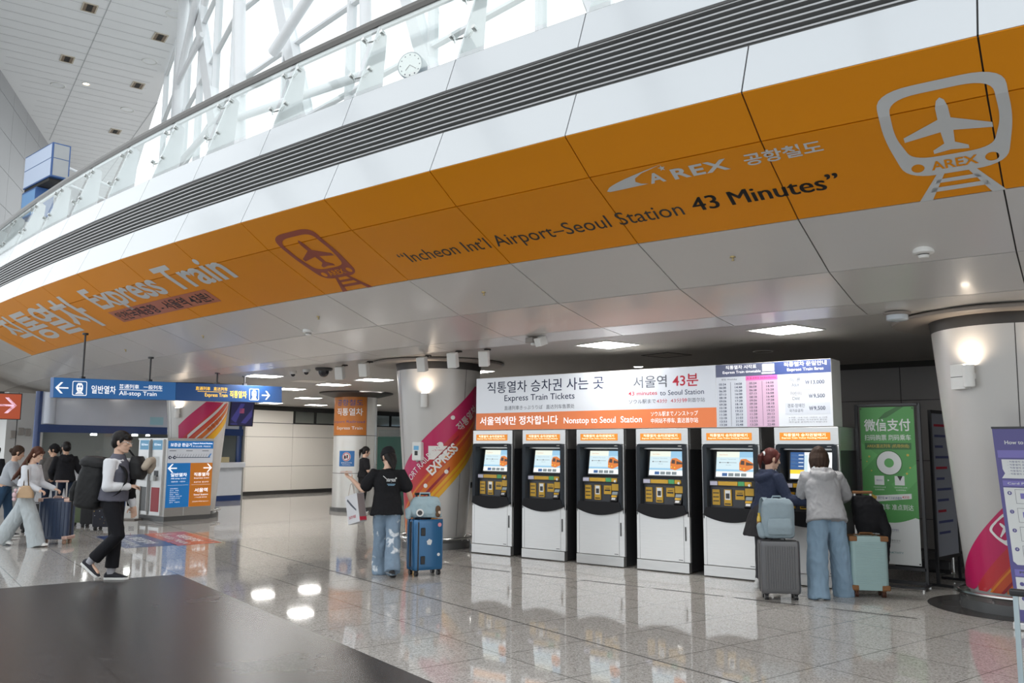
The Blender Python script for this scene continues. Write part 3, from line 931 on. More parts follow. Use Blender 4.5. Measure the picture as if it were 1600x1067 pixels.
t = thing('ceiling_sensor', 'pale round sensor unit on the ceiling beside the big column disc', 'sensor', (-2.10,9.36,CZ))
mb = MB(); mb.lathe([(.13,.0),(.13,-.02),(.10,-.03)], n=32); mb.build('base', m_disc, t, smooth=True)
mb = MB(); mb.lathe([(.105,-.02),(.105,-.075),(.09,-.085),(.001,-.085)], n=32); mb.build('lens', mat('milky_lens', (.60,.66,.72), .2), t, smooth=True)
for i, (s, tt) in enumerate(((8.503,.51),(6.5,.48),(4.5,.475),(2.434,.455),(0.45,.46))):
    (r0,z0),(r1,z1) = RING['I'], RING['H']
    p = seg(s, r0+(r1-r0)*tt, z0+(z1-z0)*tt)
    o = ('above the word Minutes', 'above the words Airport-Seoul', 'near the small red train emblem', 'near the red caption', 'behind the blue sign rods')[i]
    t = thing('sprinkler', 'tiny brass sprinkler head in the grey soffit ' + ('below the black words 43 Minutes', 'below the black words Airport-Seoul', 'below the small red train emblem', 'below the salmon caption strip', 'behind the first sign rod')[i], 'sprinkler', p, 0, 'soffit sprinklers')
    mb = MB(); mb.lathe([(.028,.01),(.028,-.004),(.001,-.004)], n=16); mb.tube([(0,0,0),(0,0,-.03)], .008, 8); mb.tube([(0,0,-.03),(0,0,-.034)], .016, 12)
    mb.build('head', mat('dull_brass', (.35,.27,.12), .35, metal=.8), t)

# ------------------------------------------------------------------ ticket machines
YF = 10.40                     # front plane of the row
PITCH_M, MX0, MW = .966, -8.65, .775
s_or = glow('lit_orange', (1.0,.33,.02), .62, base=(.35,.12,.01))
s_ortxt = glow('lit_cream', (1.0,.86,.62), 1.3, base=(.5,.4,.3))
s_scr = glow('screen_pale', (.62,.78,.84), .8*1.35, base=(.03,.03,.03))
s_sky = glow('screen_sky', (.32,.58,.80), .75*1.35, base=(.03,.03,.03))
s_cream = glow('screen_cream', (.78,.82,.72), .85*1.35, base=(.03,.03,.03))
s_navy = glow('screen_navy', (.03,.13,.38), .6*1.35, base=(.03,.03,.03))
s_tab = glow('screen_tab', (.30,.36,.38), .5*1.35, base=(.03,.03,.03))
s_train = glow('screen_orange', (.85,.22,.015), .65*1.35, base=(.03,.03,.03))
s_traind = glow('screen_dark', (.12,.05,.03), .4*1.35, base=(.03,.03,.03))
s_whitescr = glow('screen_white', (.86,.90,.92), .85*1.35, base=(.03,.03,.03))
s_yel = glow('screen_yellow', (1.0,.62,.03), .9*1.35, base=(.03,.03,.03))
m_yel = mat('yellow_plate', (.62,.36,.03), .35)
m_green = mat('green_plate', (.08,.38,.14), .4)
m_lil = mat('lilac_plate', (.55,.54,.66), .4)
m_bezel = mat('console_bezel', (.020,.025,.032), .5, spec=.3)
m_inside = mat('console_inside', (.016,.016,.018), .35)

def machine_body():
    t = thing('ticket_machine', 'x', 'ticket machine', (0, 0, 0))
    W = MW
    fr = lambda u, v, w=0: V((u, w, v))           # u right, v up, w into the machine
    mb = MB(); mb.box((.012,.19,.02),(W-.012,.80,1.86)); mb.box((.012,.05,.72),(.03,.19,1.66)); mb.box((W-.03,.05,.72),(W-.012,.19,1.66)); mb.box((.012,.05,.02),(W-.012,.19,.72)); mb.build('cabinet', m_char, t)
    # steel front frame: header, two cheeks
    mb = MB(); mb.box((0,0,1.665),(W,.06,1.88)); mb.box((0,0,.72),(.028,.06,1.665)); mb.box((W-.028,0,.72),(W,.06,1.665)); mb.box((0,.06,1.60),(W,.75,1.88))
    mb.build('front_frame', m_brush, t, bevel=.006)
    # lit name panel
    mb = MB(); mb.box((.07,-.004,1.72),(W-.095,.0,1.815)); sp = mb.build('sign_panel', s_or, t, bevel=.001)
    A = Art(plane((0,-.004,0),(1,0,0),(0,0,1),(0,-1,0)), 'lettering', sp, .0015)
    A.text('직통열차 승차권발매기', .12, 1.766, W-.15, 1.804, s_ortxt, .02); A.text('Express Train Ticket Vending Machine', .10, 1.735, W-.13, 1.758, s_ortxt, .02)
    A.build()
    # console bezel: dark rounded surround with a bowed lower lip, hollow inside
    def rrect(x0, z0, x1, z1, r, bow=0, n=6):
        pts = []
        for cx, cz, a0 in ((x1-r, z1-r, 0), (x0+r, z1-r, 90)):
            for i in range(n+1):
                a = rad(a0+90*i/n); pts.append((cx+r*math.cos(a), cz+r*math.sin(a)))
        for i in range(15):
            u = i/14; pts.append((x0+(x1-x0)*u, z0-bow*math.sin(PI*u)**.8))
        return pts
    out = rrect(.022, .775, W-.022, 1.675, .045, .085)
    inn = rrect(.075, .86, W-.075, 1.625, .02, .0)
    n = len(out)
    mb = MB()
    ro = [fr(u, v, 0) for u, v in out]; rf = [fr(u, v, -.035) for u, v in out]; ri = [fr(u, v, -.030) for u, v in inn]; rb = [fr(u*.92+W*.04, v*.97+.037, .16) for u, v in inn]
    mb.rings([ro, rf, ri, rb], cap0=False, cap1=False)
    con = mb.build('console', m_bezel, t, bevel=.004)
    mb = MB(); mb.box((.05,.15,.84),(W-.05,.17,1.64)); mb.build('console_back', m_inside, con)
    mb = MB(); mb.prism([(.02,.775)]+[(.022+(W-.044)*i/14, .775-.085*math.sin(PI*i/14)**.8) for i in range(15)]+[(W-.02,.775),(W-.06,.875),(.06,.875)], .05, lambda u,v,w: fr(u,v,-.045+w))
    mb.build('lower_lip', mat('lip_black', (.010,.010,.012), .55, spec=.25), con, bevel=.006)
    A = Art(plane((0,-.037,0),(1,0,0),(0,0,1),(0,-1,0)), 'badge', con, .001); A.text('AREX', W-.13, 1.642, W-.075, 1.652, m_whitep, .02); A.build()
    # tilted screen
    sc = MB(); o, vdir = V((.155,.075,1.255)), V((0,.16,.98)).normalized(); wdt, hgt = .50, .325
    ud = V((1,0,0)); nd = V((0,-.98,.16))
    pm = plane(o, ud, vdir, nd)
    sc.add([pm(-.018,-.018,0), pm(wdt+.018,-.018,0), pm(wdt+.018,hgt+.018,0), pm(-.018,hgt+.018,0), pm(-.018,-.018,-.03), pm(wdt+.018,-.018,-.03), pm(wdt+.018,hgt+.018,-.03), pm(-.018,hgt+.018,-.03)], [(0,1,2,3),(7,6,5,4),(0,4,5,1),(1,5,6,2),(2,6,7,3),(3,7,4,0)])
    scr = sc.build('screen', m_blk, t)
    return t, pm, wdt, hgt, scr

def machine_front(t):
    W = MW
    # label strip, slots and readers inside the console
    pl = plane((0,.10,0),(1,0,0),(0,0,1),(0,-1,0))
    mb = MB(); mb.box((.07,.02,1.135),(W-.07,.16,1.215), ); mb.build('label_shelf', m_inside, t, bevel=.004)
    def plate(name, u0, v0, u1, v1, m, y=.012, d=.02, par=t):
        mb = MB(); mb.box((u0,y,v0),(u1,y+d,v1)); return mb.build(name, m, par, bevel=.002)
    plate('label_plate', .21, 1.15, .47, 1.20, m_yel); plate('label_plate', .475, 1.148, .56, 1.202, m_green); plate('label_plate', .565, 1.15, .655, 1.20, m_yel)
    plate('label_plate', .10, 1.15, .20, 1.20, m_lil)
    mb = MB(); mb.box((.07,.06,.86),(W-.07,.16,1.135)); mb.build('reader_panel', mat('reader_panel', (.045,.047,.055), .35), t)
    s = plate('coin_slot', .115, .90, .215, 1.095, m_yel, .045)
    A = Art(plane((0,.045,0),(1,0,0),(0,0,1),(0,-1,0)), 'slot_opening', s, .001)
    for z in (.945,.995,1.045): A.rect(.125, z, .205, z+.012, m_blk)
    A.build()
    s = plate('ticket_printer', .275, .895, .375, 1.10, m_yel, .040)
    A = Art(plane((0,.040,0),(1,0,0),(0,0,1),(0,-1,0)), 'printer_mouth', s, .001)
    A.rect(.29,.97,.36,1.09, m_brushl); A.rect(.30,.985,.35,1.05, m_char, 1); A.rect(.285,.91,.365,.925, m_blk); A.build()
    s = plate('banknote_slot', .425, .975, .545, 1.095, m_yel, .045)
    A = Art(plane((0,.045,0),(1,0,0),(0,0,1),(0,-1,0)), 'slot_opening', s, .001); A.rect(.44,1.02,.53,1.04, m_blk); A.rect(.45,1.055,.52,1.062, m_blk); A.build()
    plate('card_plate', .56, 1.03, .675, 1.12, m_yel, .03)
    M = Matrix.Translation(V((.615,.02,.95))) @ Matrix.Rotation(rad(-28), 4, 'X')
    mb = MB(); mb.box((-.055,-.02,-.075),(.055,.03,.075), M); cr = mb.build('card_reader', m_char, t, bevel=.006)
    A = Art(lambda u, v, o=0: M @ V((u, -.02-o, v)), 'reader_display', cr, .001); A.rect(-.042,.018,.042,.062, s_tab); A.rect(-.042,-.02,.042,.008, m_yel); A.rect(-.03,-.06,.03,-.03, m_brushl); A.build()
    mb = MB(); mb.tube([(.63,.03,1.16),(.63,-.005,1.16)], .016, 14); mb.build('sensor_button', m_brushl, t)
    # lower door
    mb = MB(); mb.box((0,.0,.145),(W,.05,.80)); mb.build('door', m_brushl, t, bevel=.004)
    A = Art(plane((0,0,0),(1,0,0),(0,0,1),(0,-1,0)), 'door_seam', t, .001)
    A.rect(.045,.145,.048,.79, m_gap); A.rect(W-.085,.145,W-.081,.79, m_gap); A.rect(W-.16,.168,W-.10,.176, m_gap); A.build()
    mb = MB(); mb.box((W-.062,-.012,.42),(W-.048,.0,.60)); mb.build('handle', m_char, t, bevel=.003)
    mb = MB(); mb.box((.006,-.018,.012),(W-.006,.06,.14)); mb.build('plinth', m_brush, t, bevel=.003)

def scr_idle(pm, w, h, scr):
    A = Art(pm, 'screen_picture', scr, .001)
    A.rect(0,0,w,h, s_cream); A.rect(0,h*.28,w,h*.78, s_scr,1); A.rect(0,h*.22,w,h*.30, s_sky,2); A.rect(w*.62,h*.55,w,h, s_sky,1)
    A.rect(0,0,w,h*.19, s_whitescr,3)
    for i in range(4): A.rect(w*(.17+.17*i),h*.03,w*(.31+.17*i),h*.155, s_navy if i == 0 else s_tab,4)
    A.rect(w*.08,h*.56,w*.55,h*.572, s_traind,3)
    for u in (.10,.32): A.disc(w*u,h*.566,.008, s_traind,4)
    A.text('Seoul Station', w*.08,h*.86,w*.30,h*.90, s_train,0,3); A.text('Airport Terminal', w*.10,h*.68,w*.52,h*.72, s_tab,0,3); A.text('43 min', w*.26,h*.46,w*.40,h*.49, s_tab,0,3)
    A.poly([(w*.63,h*.27),(w*.78,h*.22),(w*.80,h*.42),(w*.79,h*.60),(w*.74,h*.72),(w*.66,h*.70),(w*.62,h*.55)], s_train,4)
    A.poly([(w*.78,h*.22),(w*.99,h*.36),(w*.99,h*.55),(w*.80,h*.72),(w*.74,h*.72),(w*.79,h*.60)], s_train,4)
    A.poly([(w*.65,h*.50),(w*.76,h*.48),(w*.755,h*.64),(w*.67,h*.65)], s_traind,5); A.poly([(w*.80,h*.46),(w*.99,h*.47),(w*.99,h*.52),(w*.80,h*.60)], s_traind,5)
    A.rect(w*.645,h*.33,w*.675,h*.37, s_yel,5); A.rect(w*.74,h*.31,w*.77,h*.35, s_yel,5)
    A.build()
def scr_menu(pm, w, h, scr):
    A = Art(pm, 'screen_picture', scr, .001)
    A.rect(0,0,w,h, s_whitescr); A.rect(0,h*.34,w*.34,h, s_navy,1); A.rect(0,h*.19,w*.34,h*.34, s_yel,1); A.rect(w*.34,h*.2,w*.42,h*.9, s_scr,1)
    for i, b in enumerate(('Departure','Destination','Date','Seat')):
        A.text(b, w*.02,h*(.90-.14*i),w*.12,h*(.93-.14*i), s_tab,0,2); A.rect(w*.02,h*(.865-.14*i),w*.32,h*(.868-.14*i), s_sky,2); A.rect(w*.2,h*(.88-.14*i),w*.32,h*(.905-.14*i), s_whitescr,2)
    for i in range(5): A.rect(w*.48,h*(.8-.09*i),w*.9,h*(.82-.09*i), s_scr,2)
    A.rect(w*.80,h*.93,w*.9,h*.945, s_tab,2)
    A.build()
m0, pm, w_, h_, scr = machine_body(); machine_front(m0); scr_idle(pm, w_, h_, scr)
labs = ['silver ticket machine at the left end of the row, beside the striped column', 'silver ticket machine second from the striped column', 'silver ticket machine third from the striped column, under the end of the Nonstop strip words',
        'silver ticket machine fourth from the striped column', 'silver ticket machine just left of the two women, showing the orange train', 'silver ticket machine at the right end showing a blue menu, used by two women']
labs[2] = 'silver ticket machine third from the striped column'
machines = []
for i in range(6):
    if i == 5:
        m5, pm5, w5, h5, scr5 = machine_body(); machine_front(m5); scr_menu(pm5, w5, h5, scr5); o = m5
    else: o = m0 if i == 0 else copy_tree(m0)
    o.location = (MX0+PITCH_M*i, YF, 0); o['label'] = labs[i]; o['group'] = 'row of ticket machines'
    machines.append(o)

# ------------------------------------------------------------------ long sign box over the machines
SX0, SX1, SY, SZ0, SZ1 = -8.60, -3.10, 10.41, 1.885, 2.695
sgn = thing('ticket_sign_box', 'long white and orange box sign for express train tickets above the machines', 'sign', (0,0,0))
mb = MB(); mb.box((SX0,SY,SZ0),(SX1,SY+.36,SZ1)); box = mb.build('sign_case', m_whitep, sgn, bevel=.003)
e_face = glow('sign_white', (.80,.84,.90), .40, base=(.42,.44,.47))
e_face2 = glow('sign_white_grey', (.72,.77,.85), .36, base=(.38,.40,.44))
e_faceo = glow('sign_orange', (.88,.25,.08), .36, base=(.50,.13,.04))
m_navyt = mat('navy_print', (.012,.022,.07), .5, spec=.2); m_greyt = mat('grey_print', (.10,.11,.135), .5, spec=.2); m_redt = mat('red_print', (.48,.03,.055), .5, spec=.2)
e_navy = glow('sign_navy', (.035,.06,.20), .25, base=(.03,.05,.16)); e_navyg = glow('sign_navy_grey', (.09,.10,.17), .35, base=(.08,.09,.15)); e_pink = glow('sign_pink', (.80,.18,.52), .4, base=(.5,.10,.32)); e_pinkl = glow('sign_pale_pink', (.75,.50,.68), .36, base=(.40,.27,.36))
m_wt = glow('sign_letters_white', (.97,.98,1), .8, base=(.6,.6,.62))
A = Art(plane((0,SY,0),(1,0,0),(0,0,1),(0,-1,0)), 'sign_face', box, .0015)
def X(px, y=None): return px
xa, xb = -5.42, -4.72       # white part split, timetable start
xs_ = -4.90
A.rect(SX0+.004, 2.145, -6.047, SZ1-.004, e_face); A.rect(-6.047, 2.145, -4.572, SZ1-.004, e_face2); A.rect(SX0+.004, SZ0+.004, -4.572, 2.145, e_faceo)
A.build()
A = Art(plane((0,SY,0),(1,0,0),(0,0,1),(0,-1,0)), 'sign_lettering', box, .003)
A.text('직통열차 승차권 사는 곳', -8.375, 2.45, -6.26, 2.63, m_navyt, .004)
A.text('Express Train Tickets', -8.036, 2.295, -6.752, 2.415, m_navyt, .004)
A.text('直通列車きっぷうりば   直达列车售票处', -8.036, 2.185, -6.753, 2.25, m_greyt)
A.text('서울역', -5.785, 2.435, -5.275, 2.60, m_greyt, .01); A.text('43분', -5.188, 2.435, -4.815, 2.60, m_redt, .012)
A.text('43 minutes', -5.864, 2.337, -5.42, 2.392, m_redt, .006); A.text('to Seoul Station', -5.377, 2.325, -4.739, 2.392, m_navyt, .0)
A.text('ソウル駅まで', -5.857, 2.222, -5.44, 2.28, m_greyt); A.text('43分  43分钟', -5.43, 2.222, -4.98, 2.28, m_redt); A.text('到首尔站', -4.97, 2.222, -4.729, 2.28, m_greyt)
A.text('서울역에만 정차합니다', -8.518, 1.96, -7.045, 2.09, m_wt, .012); A.text('Nonstop to Seoul  Station', -6.94, 1.94, -5.658, 2.055, m_wt, .008)
A.text('ソウル駅までノンストップ', -5.52, 2.045, -4.83, 2.11, m_wt); A.text('中间站不停车, 直达首尔站', -5.52, 1.95, -4.83, 2.02, m_wt)
# timetable and fares
A.rect(-4.568, 2.53, -3.82, SZ1-.004, e_navyg); A.rect(-3.82, 2.53, SX1-.004, SZ1-.004, e_navy)
A.rect(-4.568, SZ0+.004, -4.165, 2.53, e_face2); A.rect(-4.165, SZ0+.004, -3.755, 2.50, e_pinkl); A.rect(-4.165, 2.475, -3.755, 2.53, e_pink, 1); A.rect(-3.755, SZ0+.004, SX1-.004, 2.53, e_face)
A.text('직통열차 시각표', -4.43, 2.625, -4.02, 2.675, m_wt, .012, 2); A.text('Express Train timetable', -4.47, 2.562, -3.965, 2.605, m_wt, .008, 2)
A.rect(-3.945, 2.58, -3.79, 2.672, m_wt, 2); A.text('인천공항', -3.925, 2.632, -3.81, 2.66, m_greyt, .01, 3); A.text('제1터미널', -3.915, 2.592, -3.82, 2.622, m_greyt, .01, 3); A.rect(-3.955,2.548,-3.785,2.568, m_wt,2)
A.text('직통열차 운임안내', -3.67, 2.622, -3.15, 2.678, m_wt, .012, 2); A.text('Express Train fares', -3.63, 2.555, -3.19, 2.602, m_wt, .01, 2)
A.text('평일 Weekday', -4.49, 2.483, -4.28, 2.51, m_greyt, 0, 2); A.text('토.일.공휴일 Sat,Sun,Holiday', -4.15, 2.488, -3.77, 2.515, m_redt, .0, 2)
t1 = '05:24 06:08 06:38 07:13 08:18 09:06 09:38 10:18 10:58 11:38 12:18 12:53 13:28'.split(); t2 = '14:08 14:48 15:28 16:08 16:48 17:28 18:18 18:43 19:23 20:13 21:03 21:58 22:48'.split()
for i in range(13):
    z = 2.427-.0432*i
    for x, tt, m_ in ((-4.525,t1,m_navyt),(-4.31,t2,m_navyt),(-4.12,t1,m_greyt),(-3.90,t2,m_greyt)):
        A.text(tt[i], x, z-.004, x+.095, z+.022, m_, .01, 2)
for x in (-4.37, -3.955): A.rect(x, 1.90, x+.004, 2.46, m_greyt, 2)
for z0, z1, a, b, p in ((2.335,2.505,'어  른','Adult','￦13,000'),(2.185,2.325,'어린이','Child','￦9,500'),(2.035,2.175,'경로·장애인','국가유공자','￦9,500')):
    if a != '어린이': A.rect(-3.67, z0, -3.13, z1, e_face2, 1)
    h = (z0+z1)/2
    A.text(a, -3.60 if a[0] != '경' else -3.64, h+.012, -3.47 if a[0] != '경' else -3.43, h+.06, m_greyt, .0, 2); A.text(b, -3.58 if b[0] != '국' else -3.62, h-.045, -3.49 if b[0] != '국' else -3.45, h-.006, m_greyt, 0, 2)
    A.text(p, -3.415 if '13' in p else -3.38, h-.03, -3.185, h+.025, m_navyt, .005, 2)
for i, b in enumerate(('※ 어른 : 13세 이상 / 어린이 : 6~12세','※ 경로, 장애인, 국가유공자 할인은','   역무실로 문의하시기 바랍니다')): A.text(b, -3.63, 1.985-.027*i, -3.17, 2.004-.027*i, m_greyt, 0, 2)
A.build()
# ------------------------------------------------------------------ green banner in a floor frame
m_gb = mat('banner_green', (.075,.27,.075), .45, var=.08, vscale=2); m_gbl = mat('banner_light_green', (.10,.33,.10), .45); m_gbd = mat('banner_dark_green', (.04,.13,.04), .45)
m_bw = mat('banner_white', (.62,.64,.64), .45); m_gold = mat('banner_gold', (.50,.34,.06), .45); m_bnavy = mat('banner_navy', (.05,.06,.20), .45)
t = thing('banner_stand', 'tall green banner in a dark metal floor frame right of the ticket machines', 'banner stand', (-2.66, 11.08, 0))
mb = MB()
for x in (-.36, .36): mb.box((x-.018,-.02,.05),(x+.018,.02,2.17))
mb.box((-.36,-.02,2.14),(.36,.02,2.17)); mb.box((-.36,-.02,.20),(.36,.02,.24)); mb.box((-.36,-.02,.04),(.36,.02,.08))
for x in (-.36, .36): mb.box((x-.02,-.24,.02),(x+.02,.14,.05))
mb.box((-.36,-.235,.02),(.36,-.205,.045))
mb.build('frame', m_char, t, bevel=.003)
for x in (-.36, .36):
    for y in (-.22, .12): 
        mb = MB(); mb.tube([(x,y,.0),(x,y,.025)], .018, 12); mb.build('foot', m_steel, t)
mb = MB(); mb.box((-.31,-.024,.26),(.31,-.020,2.13)); cloth = mb.build('banner_sheet', m_bw, t)
A = Art(plane((0,-.024,0),(1,0,0),(0,0,1),(0,-1,0)), 'banner_print', cloth, .001)
pts = [(-.31,2.13),(-.31,.83)] + [(-.31+.62*i/16, .83-.085*math.sin(PI*i/16)) for i in range(1,16)] + [(.31,.80),(.31,2.13)]
A.poly(pts, m_gb)
A.poly([(-.10,1.98),(.0,2.0),(.20,2.13),(.12,2.13),(-.02,2.06)], m_gbd, 1); A.poly([(.02,1.20),(.31,1.45),(.31,1.25),(.12,1.05)], m_gbl, 1); A.poly([(-.31,1.7),(-.12,1.55),(-.31,1.35)], m_gbl, 1)
A.text('微信支付', -.265, 1.835, .265, 1.985, m_bw, .02, 2)
A.text('扫码购票 刷码乘车', -.265, 1.725, .265, 1.795, m_bw, .01, 2)
A.rect(-.265,1.615,.265,1.695, m_gbd, 2); A.text('AREX直达列车 (机场快线)', -.24, 1.63, .24, 1.68, m_gold, .005, 3)
A.disc(.005,1.455,.150, m_gbd, 2); A.disc(.005,1.455,.140, m_bw, 3)
A.disc(.005,1.455,.055, m_gbl, 4)
for x, z, r in ((-.22,1.53,.012),(-.25,1.47,.008),(.22,1.55,.015),(.24,1.40,.010),(-.2,1.36,.008),(.2,1.33,.012)): A.disc(x,z,r,m_gold,2)
A.rect(-.17,1.19,-.06,1.30, m_bw, 2); A.text('微信支付', -.15, 1.235, -.08, 1.255, m_bnavy, 0, 3)
A.rect(.06,1.19,.17,1.30, m_bw, 2); A.poly([(.09,1.30),(.15,1.30),(.12,1.24)], m_black, 3)
A.poly([(-.02,1.235),(.0,1.247),(-.02,1.259)], m_bw, 2)
for x in (-.185, .055):
    A.text('扫码关注公众号', x, 1.155, x+.14, 1.172, m_bw, 0, 2); A.text('在线购票乘车', x+.015, 1.125, x+.125, 1.142, m_bw, 0, 2)
A.poly([(-.19,.985),(.24,1.035),(.24,1.095),(-.19,1.06)], m_bw, 2); A.text('首尔站 ⇔ 仁川机场最快', -.14, 1.02, .13, 1.055, m_bnavy, .005, 3); A.text('43分', .135, 1.035, .215, 1.07, m_redt, .01, 3)
A.poly([(-.25,1.055),(-.20,1.075),(-.15,1.05),(-.165,1.0),(-.21,.985)], m_gold, 3)
A.text('无惧堵车 准点到达', -.245, .895, .255, .965, m_bw, .008, 2)
A.poly([(-.08,.66),(-.02,.68),(-.02,.655)], m_bnavy, 2); A.text('공항철도', .0, .653, .08, .673, m_bnavy, .01, 2); A.text('AIRPORT RAILROAD', .0, .638, .08, .646, m_greyt, 0, 2)
A.disc(-.05,.53,.024,m_gbl,2); A.text('微信支付', -.01, .525, .09, .55, m_greyt, 0, 2); A.text('WeChat Pay', -.01, .507, .08, .519, m_greyt, 0, 2)
A.text('LINKTIVITY', -.06, .385, .12, .408, mat('teal_print', (.05,.22,.24), .4), .01, 2); A.disc(-.085,.396,.014, m_gbl, 2)
for x in (-.295,.295):
    for z in (.28, 2.11): A.disc(x, z, .009, m_gap, 3)
A.build()
# second framed board behind it, seen nearly edge-on
t = thing('framed_notice_board', 'black framed notice board seen edge-on behind the green banner', 'notice board', (-2.19, 11.75, 0), rad(80))
mb = MB(); mb.box((-.34,-.015,2.06),(.34,.015,2.10)); mb.box((-.34,-.015,.30),(.34,.015,.34)); mb.box((-.36,-.018,.03),(-.33,.018,2.10)); mb.box((.33,-.018,.03),(.36,.018,2.10)); mb.box((-.37,-.22,.0),(-.32,.22,.03)); mb.box((.32,-.22,.0),(.37,.22,.03))
mb.build('frame', m_blk, t, bevel=.003)
mb = MB(); mb.box((-.33,-.006,.34),(.33,.006,2.06)); bd = mb.build('board', mat('notice_grey', (.34,.36,.42), .4), t)
A = Art(plane((0,-.006,0),(1,0,0),(0,0,1),(0,-1,0)), 'board_print', bd, .001)
for i in range(11): A.rect(-.25, 1.9-.13*i, .2-.1*(i%3), 1.93-.13*i, m_bnavy if i % 4 else m_redt)
A.build()
# low dark case behind the board
t = thing('low_dark_case', 'low black case on the floor behind the notice board near the post', 'case', (-2.62, 13.1, 0))
mb = MB(); mb.box((-.40,-.5,.03),(.30,.55,.17)); mb.build('body', m_char, t, bevel=.03); mb = MB(); mb.box((-.38,-.45,.0),(.28,.5,.03)); mb.build('foot_rail', m_blk, t)
# steel queue post
t = thing('queue_post', 'thin steel queue post with ball top standing by the big column', 'post', (-2.26, 12.4, 0))
mb = MB(); mb.lathe([(.15,.0),(.15,.012),(.10,.025),(.03,.04),(.022,.06)], n=32); mb.build('base', m_steel, t, smooth=True)
mb = MB(); mb.tube([(0,0,.03),(0,0,.90)], .019, 16); mb.build('tube', m_steel, t, smooth=True)
mb = MB(); mb.tube([(0,0,.82),(0,0,.89)], .026, 16); mb.ell((0,0,.95),(.036,.036,.036)); mb.tube([(0,0,.89),(0,0,.92)], .022, 16); mb.build('ball_top', m_steel, t, smooth=True)

# ------------------------------------------------------------------ purple roll-up banner at the right edge
m_pur = mat('banner_purple', (.095,.085,.25), .45, var=.03); m_purl = mat('banner_violet', (.17,.15,.42), .45)
t = thing('roll_up_banner', 'purple roll-up banner with white instruction panels before the big striped column', 'banner', (-1.20, 9.22, 0))
mb = MB(); mb.box((.0,-.12,.0),(.86,.12,.07)); mb.build('base', m_brush, t, bevel=.012)
mb = MB(); mb.tube([(.43,.05,.05),(.38,.05,1.80)], .012, 8); mb.build('pole', m_char, t)
o_, ud, vd = V((.03,-.02,.07)), V((1,0,.0)), V((-.063,0,1)).normalized()
pm = plane(o_, ud, vd, (0,-1,0))
mb = MB(); mb.add([pm(0,0,0),pm(.80,0,0),pm(.80,1.75,0),pm(0,1.75,0),pm(0,0,-.004),pm(.80,0,-.004),pm(.80,1.75,-.004),pm(0,1.75,-.004)], [(0,1,2,3),(7,6,5,4),(0,4,5,1),(1,5,6,2),(2,6,7,3),(3,7,4,0)])
sh = mb.build('banner_sheet', m_pur, t)
mb = MB(); mb.add([pm(-.005,1.745,.006),pm(.805,1.745,.006),pm(.805,1.765,.006),pm(-.005,1.765,.006),pm(-.005,1.745,-.01),pm(.805,1.745,-.01),pm(.805,1.765,-.01),pm(-.005,1.765,-.01)], [(0,1,2,3),(7,6,5,4),(0,4,5,1),(1,5,6,2),(2,6,7,3),(3,7,4,0)]); mb.build('top_rail', m_char, t)
A = Art(pm, 'banner_print', sh, .001)
A.text('How to use AREX', .09, 1.60, .46, 1.635, m_bw, .015, 1); A.rect(.02,1.475,.78,1.545, m_purl, 1); A.text('· NOTICE ·', .25, 1.495, .55, 1.525, m_bw, .01, 2)
A.poly([(.045,1.46),(.76,1.46),(.76,1.285),(.03,1.285),(.06,1.33),(.045,1.37)], m_bw, 1)
for i in range(5): A.text('- 직통열차 승차권은 좌석을 지정하여 이용하시기 바랍니다', .09, 1.43-.028*i, .70, 1.447-.028*i, m_bnavy, 0, 2)
A.rect(.03,1.215,.77,1.265, m_purl, 1); A.text('Card Pass 교통카드 발급', .07, 1.228, .55, 1.253, m_bw, .01, 2)
A.poly([(.03,1.20),(.77,1.20),(.77,.50),(.06,.50),(.03,.53)], m_bw, 1)
for i, z in enumerate((1.13,.96,.79,.62)):
    A.disc(.075, z+.02, .018, m_pur, 2); A.text(str(i+1), .07, z+.012, .08, z+.03, m_bw, .01, 3)
    A.rect(.12, z-.075, .27, z+.055, m_greyt, 2); A.rect(.123, z-.072, .267, z+.052, m_bw, 3)
    A.rect(.16,z-.03,.23,z+.02,m_purl,4)
    for j in range(4): A.rect(.31, z+.035-.03*j, .70-.06*(j%2), z+.045-.03*j, m_greyt, 2)
A.rect(.03,.40,.77,.46, m_purl, 1); A.text('Mobile App', .07, .415, .30, .445, m_bw, .01, 2)
A.poly([(.03,.39),(.77,.39),(.77,.10),(.03,.10)], m_bw, 1)
for i, z in enumerate((.31,.18)):
    A.disc(.075, z+.02, .018, m_pur, 2); A.rect(.12, z-.06, .27, z+.06, mat('pale_teal_print', (.30,.50,.52), .4), 2)
    for j in range(3): A.rect(.31, z+.035-.03*j, .70-.06*(j%2), z+.045-.03*j, m_greyt, 2)
A.build()

# ------------------------------------------------------------------ wall items on the striped column and the far column
f = cmap(CL)
t = thing('hand_sanitiser_dispenser', 'white hand sanitiser dispenser on the striped column', 'dispenser', f(12.5, 1.40, 0), rad(12.5))
mb = MB(); mb.box((-.085,-.10,.0),(.085,.02,.30)); mb.build('case', m_whitep, t, bevel=.022)
mb = MB(); mb.box((-.045,-.103,.17),(.045,-.099,.235)); mb.build('label', mat('sky_blue_label', (.16,.45,.72), .4), t)
mb = MB(); mb.box((-.028,-.104,.085),(.028,-.099,.155)); mb.build('sensor_window', m_blk, t, bevel=.004); mb = MB(); mb.tube([(0,-.06,.0),(0,-.06,-.02)], .02, 10); mb.build('nozzle', m_disc, t)
A = Art(cmap(CL), 'notice_print', None, .007)
mb = MB()
fm = cmap(CL)
g = [[fm(28+29*i/10, 1.42+.215*j, .004) for i in range(11)] for j in (0,1)]
g2 = [[fm(28+29*i/10, 1.42+.215*j, .0005) for i in range(11)] for j in (0,1)]
mb.rings([g[0], g[1]], closed=False); mb.rings([g2[0], g2[1]], closed=False)
pn = tag(mb.build('paper_notice', mat('notice_paper', (.80,.78,.75), .6), None), 'white paper notice stuck over the stripes of the column', 'notice')
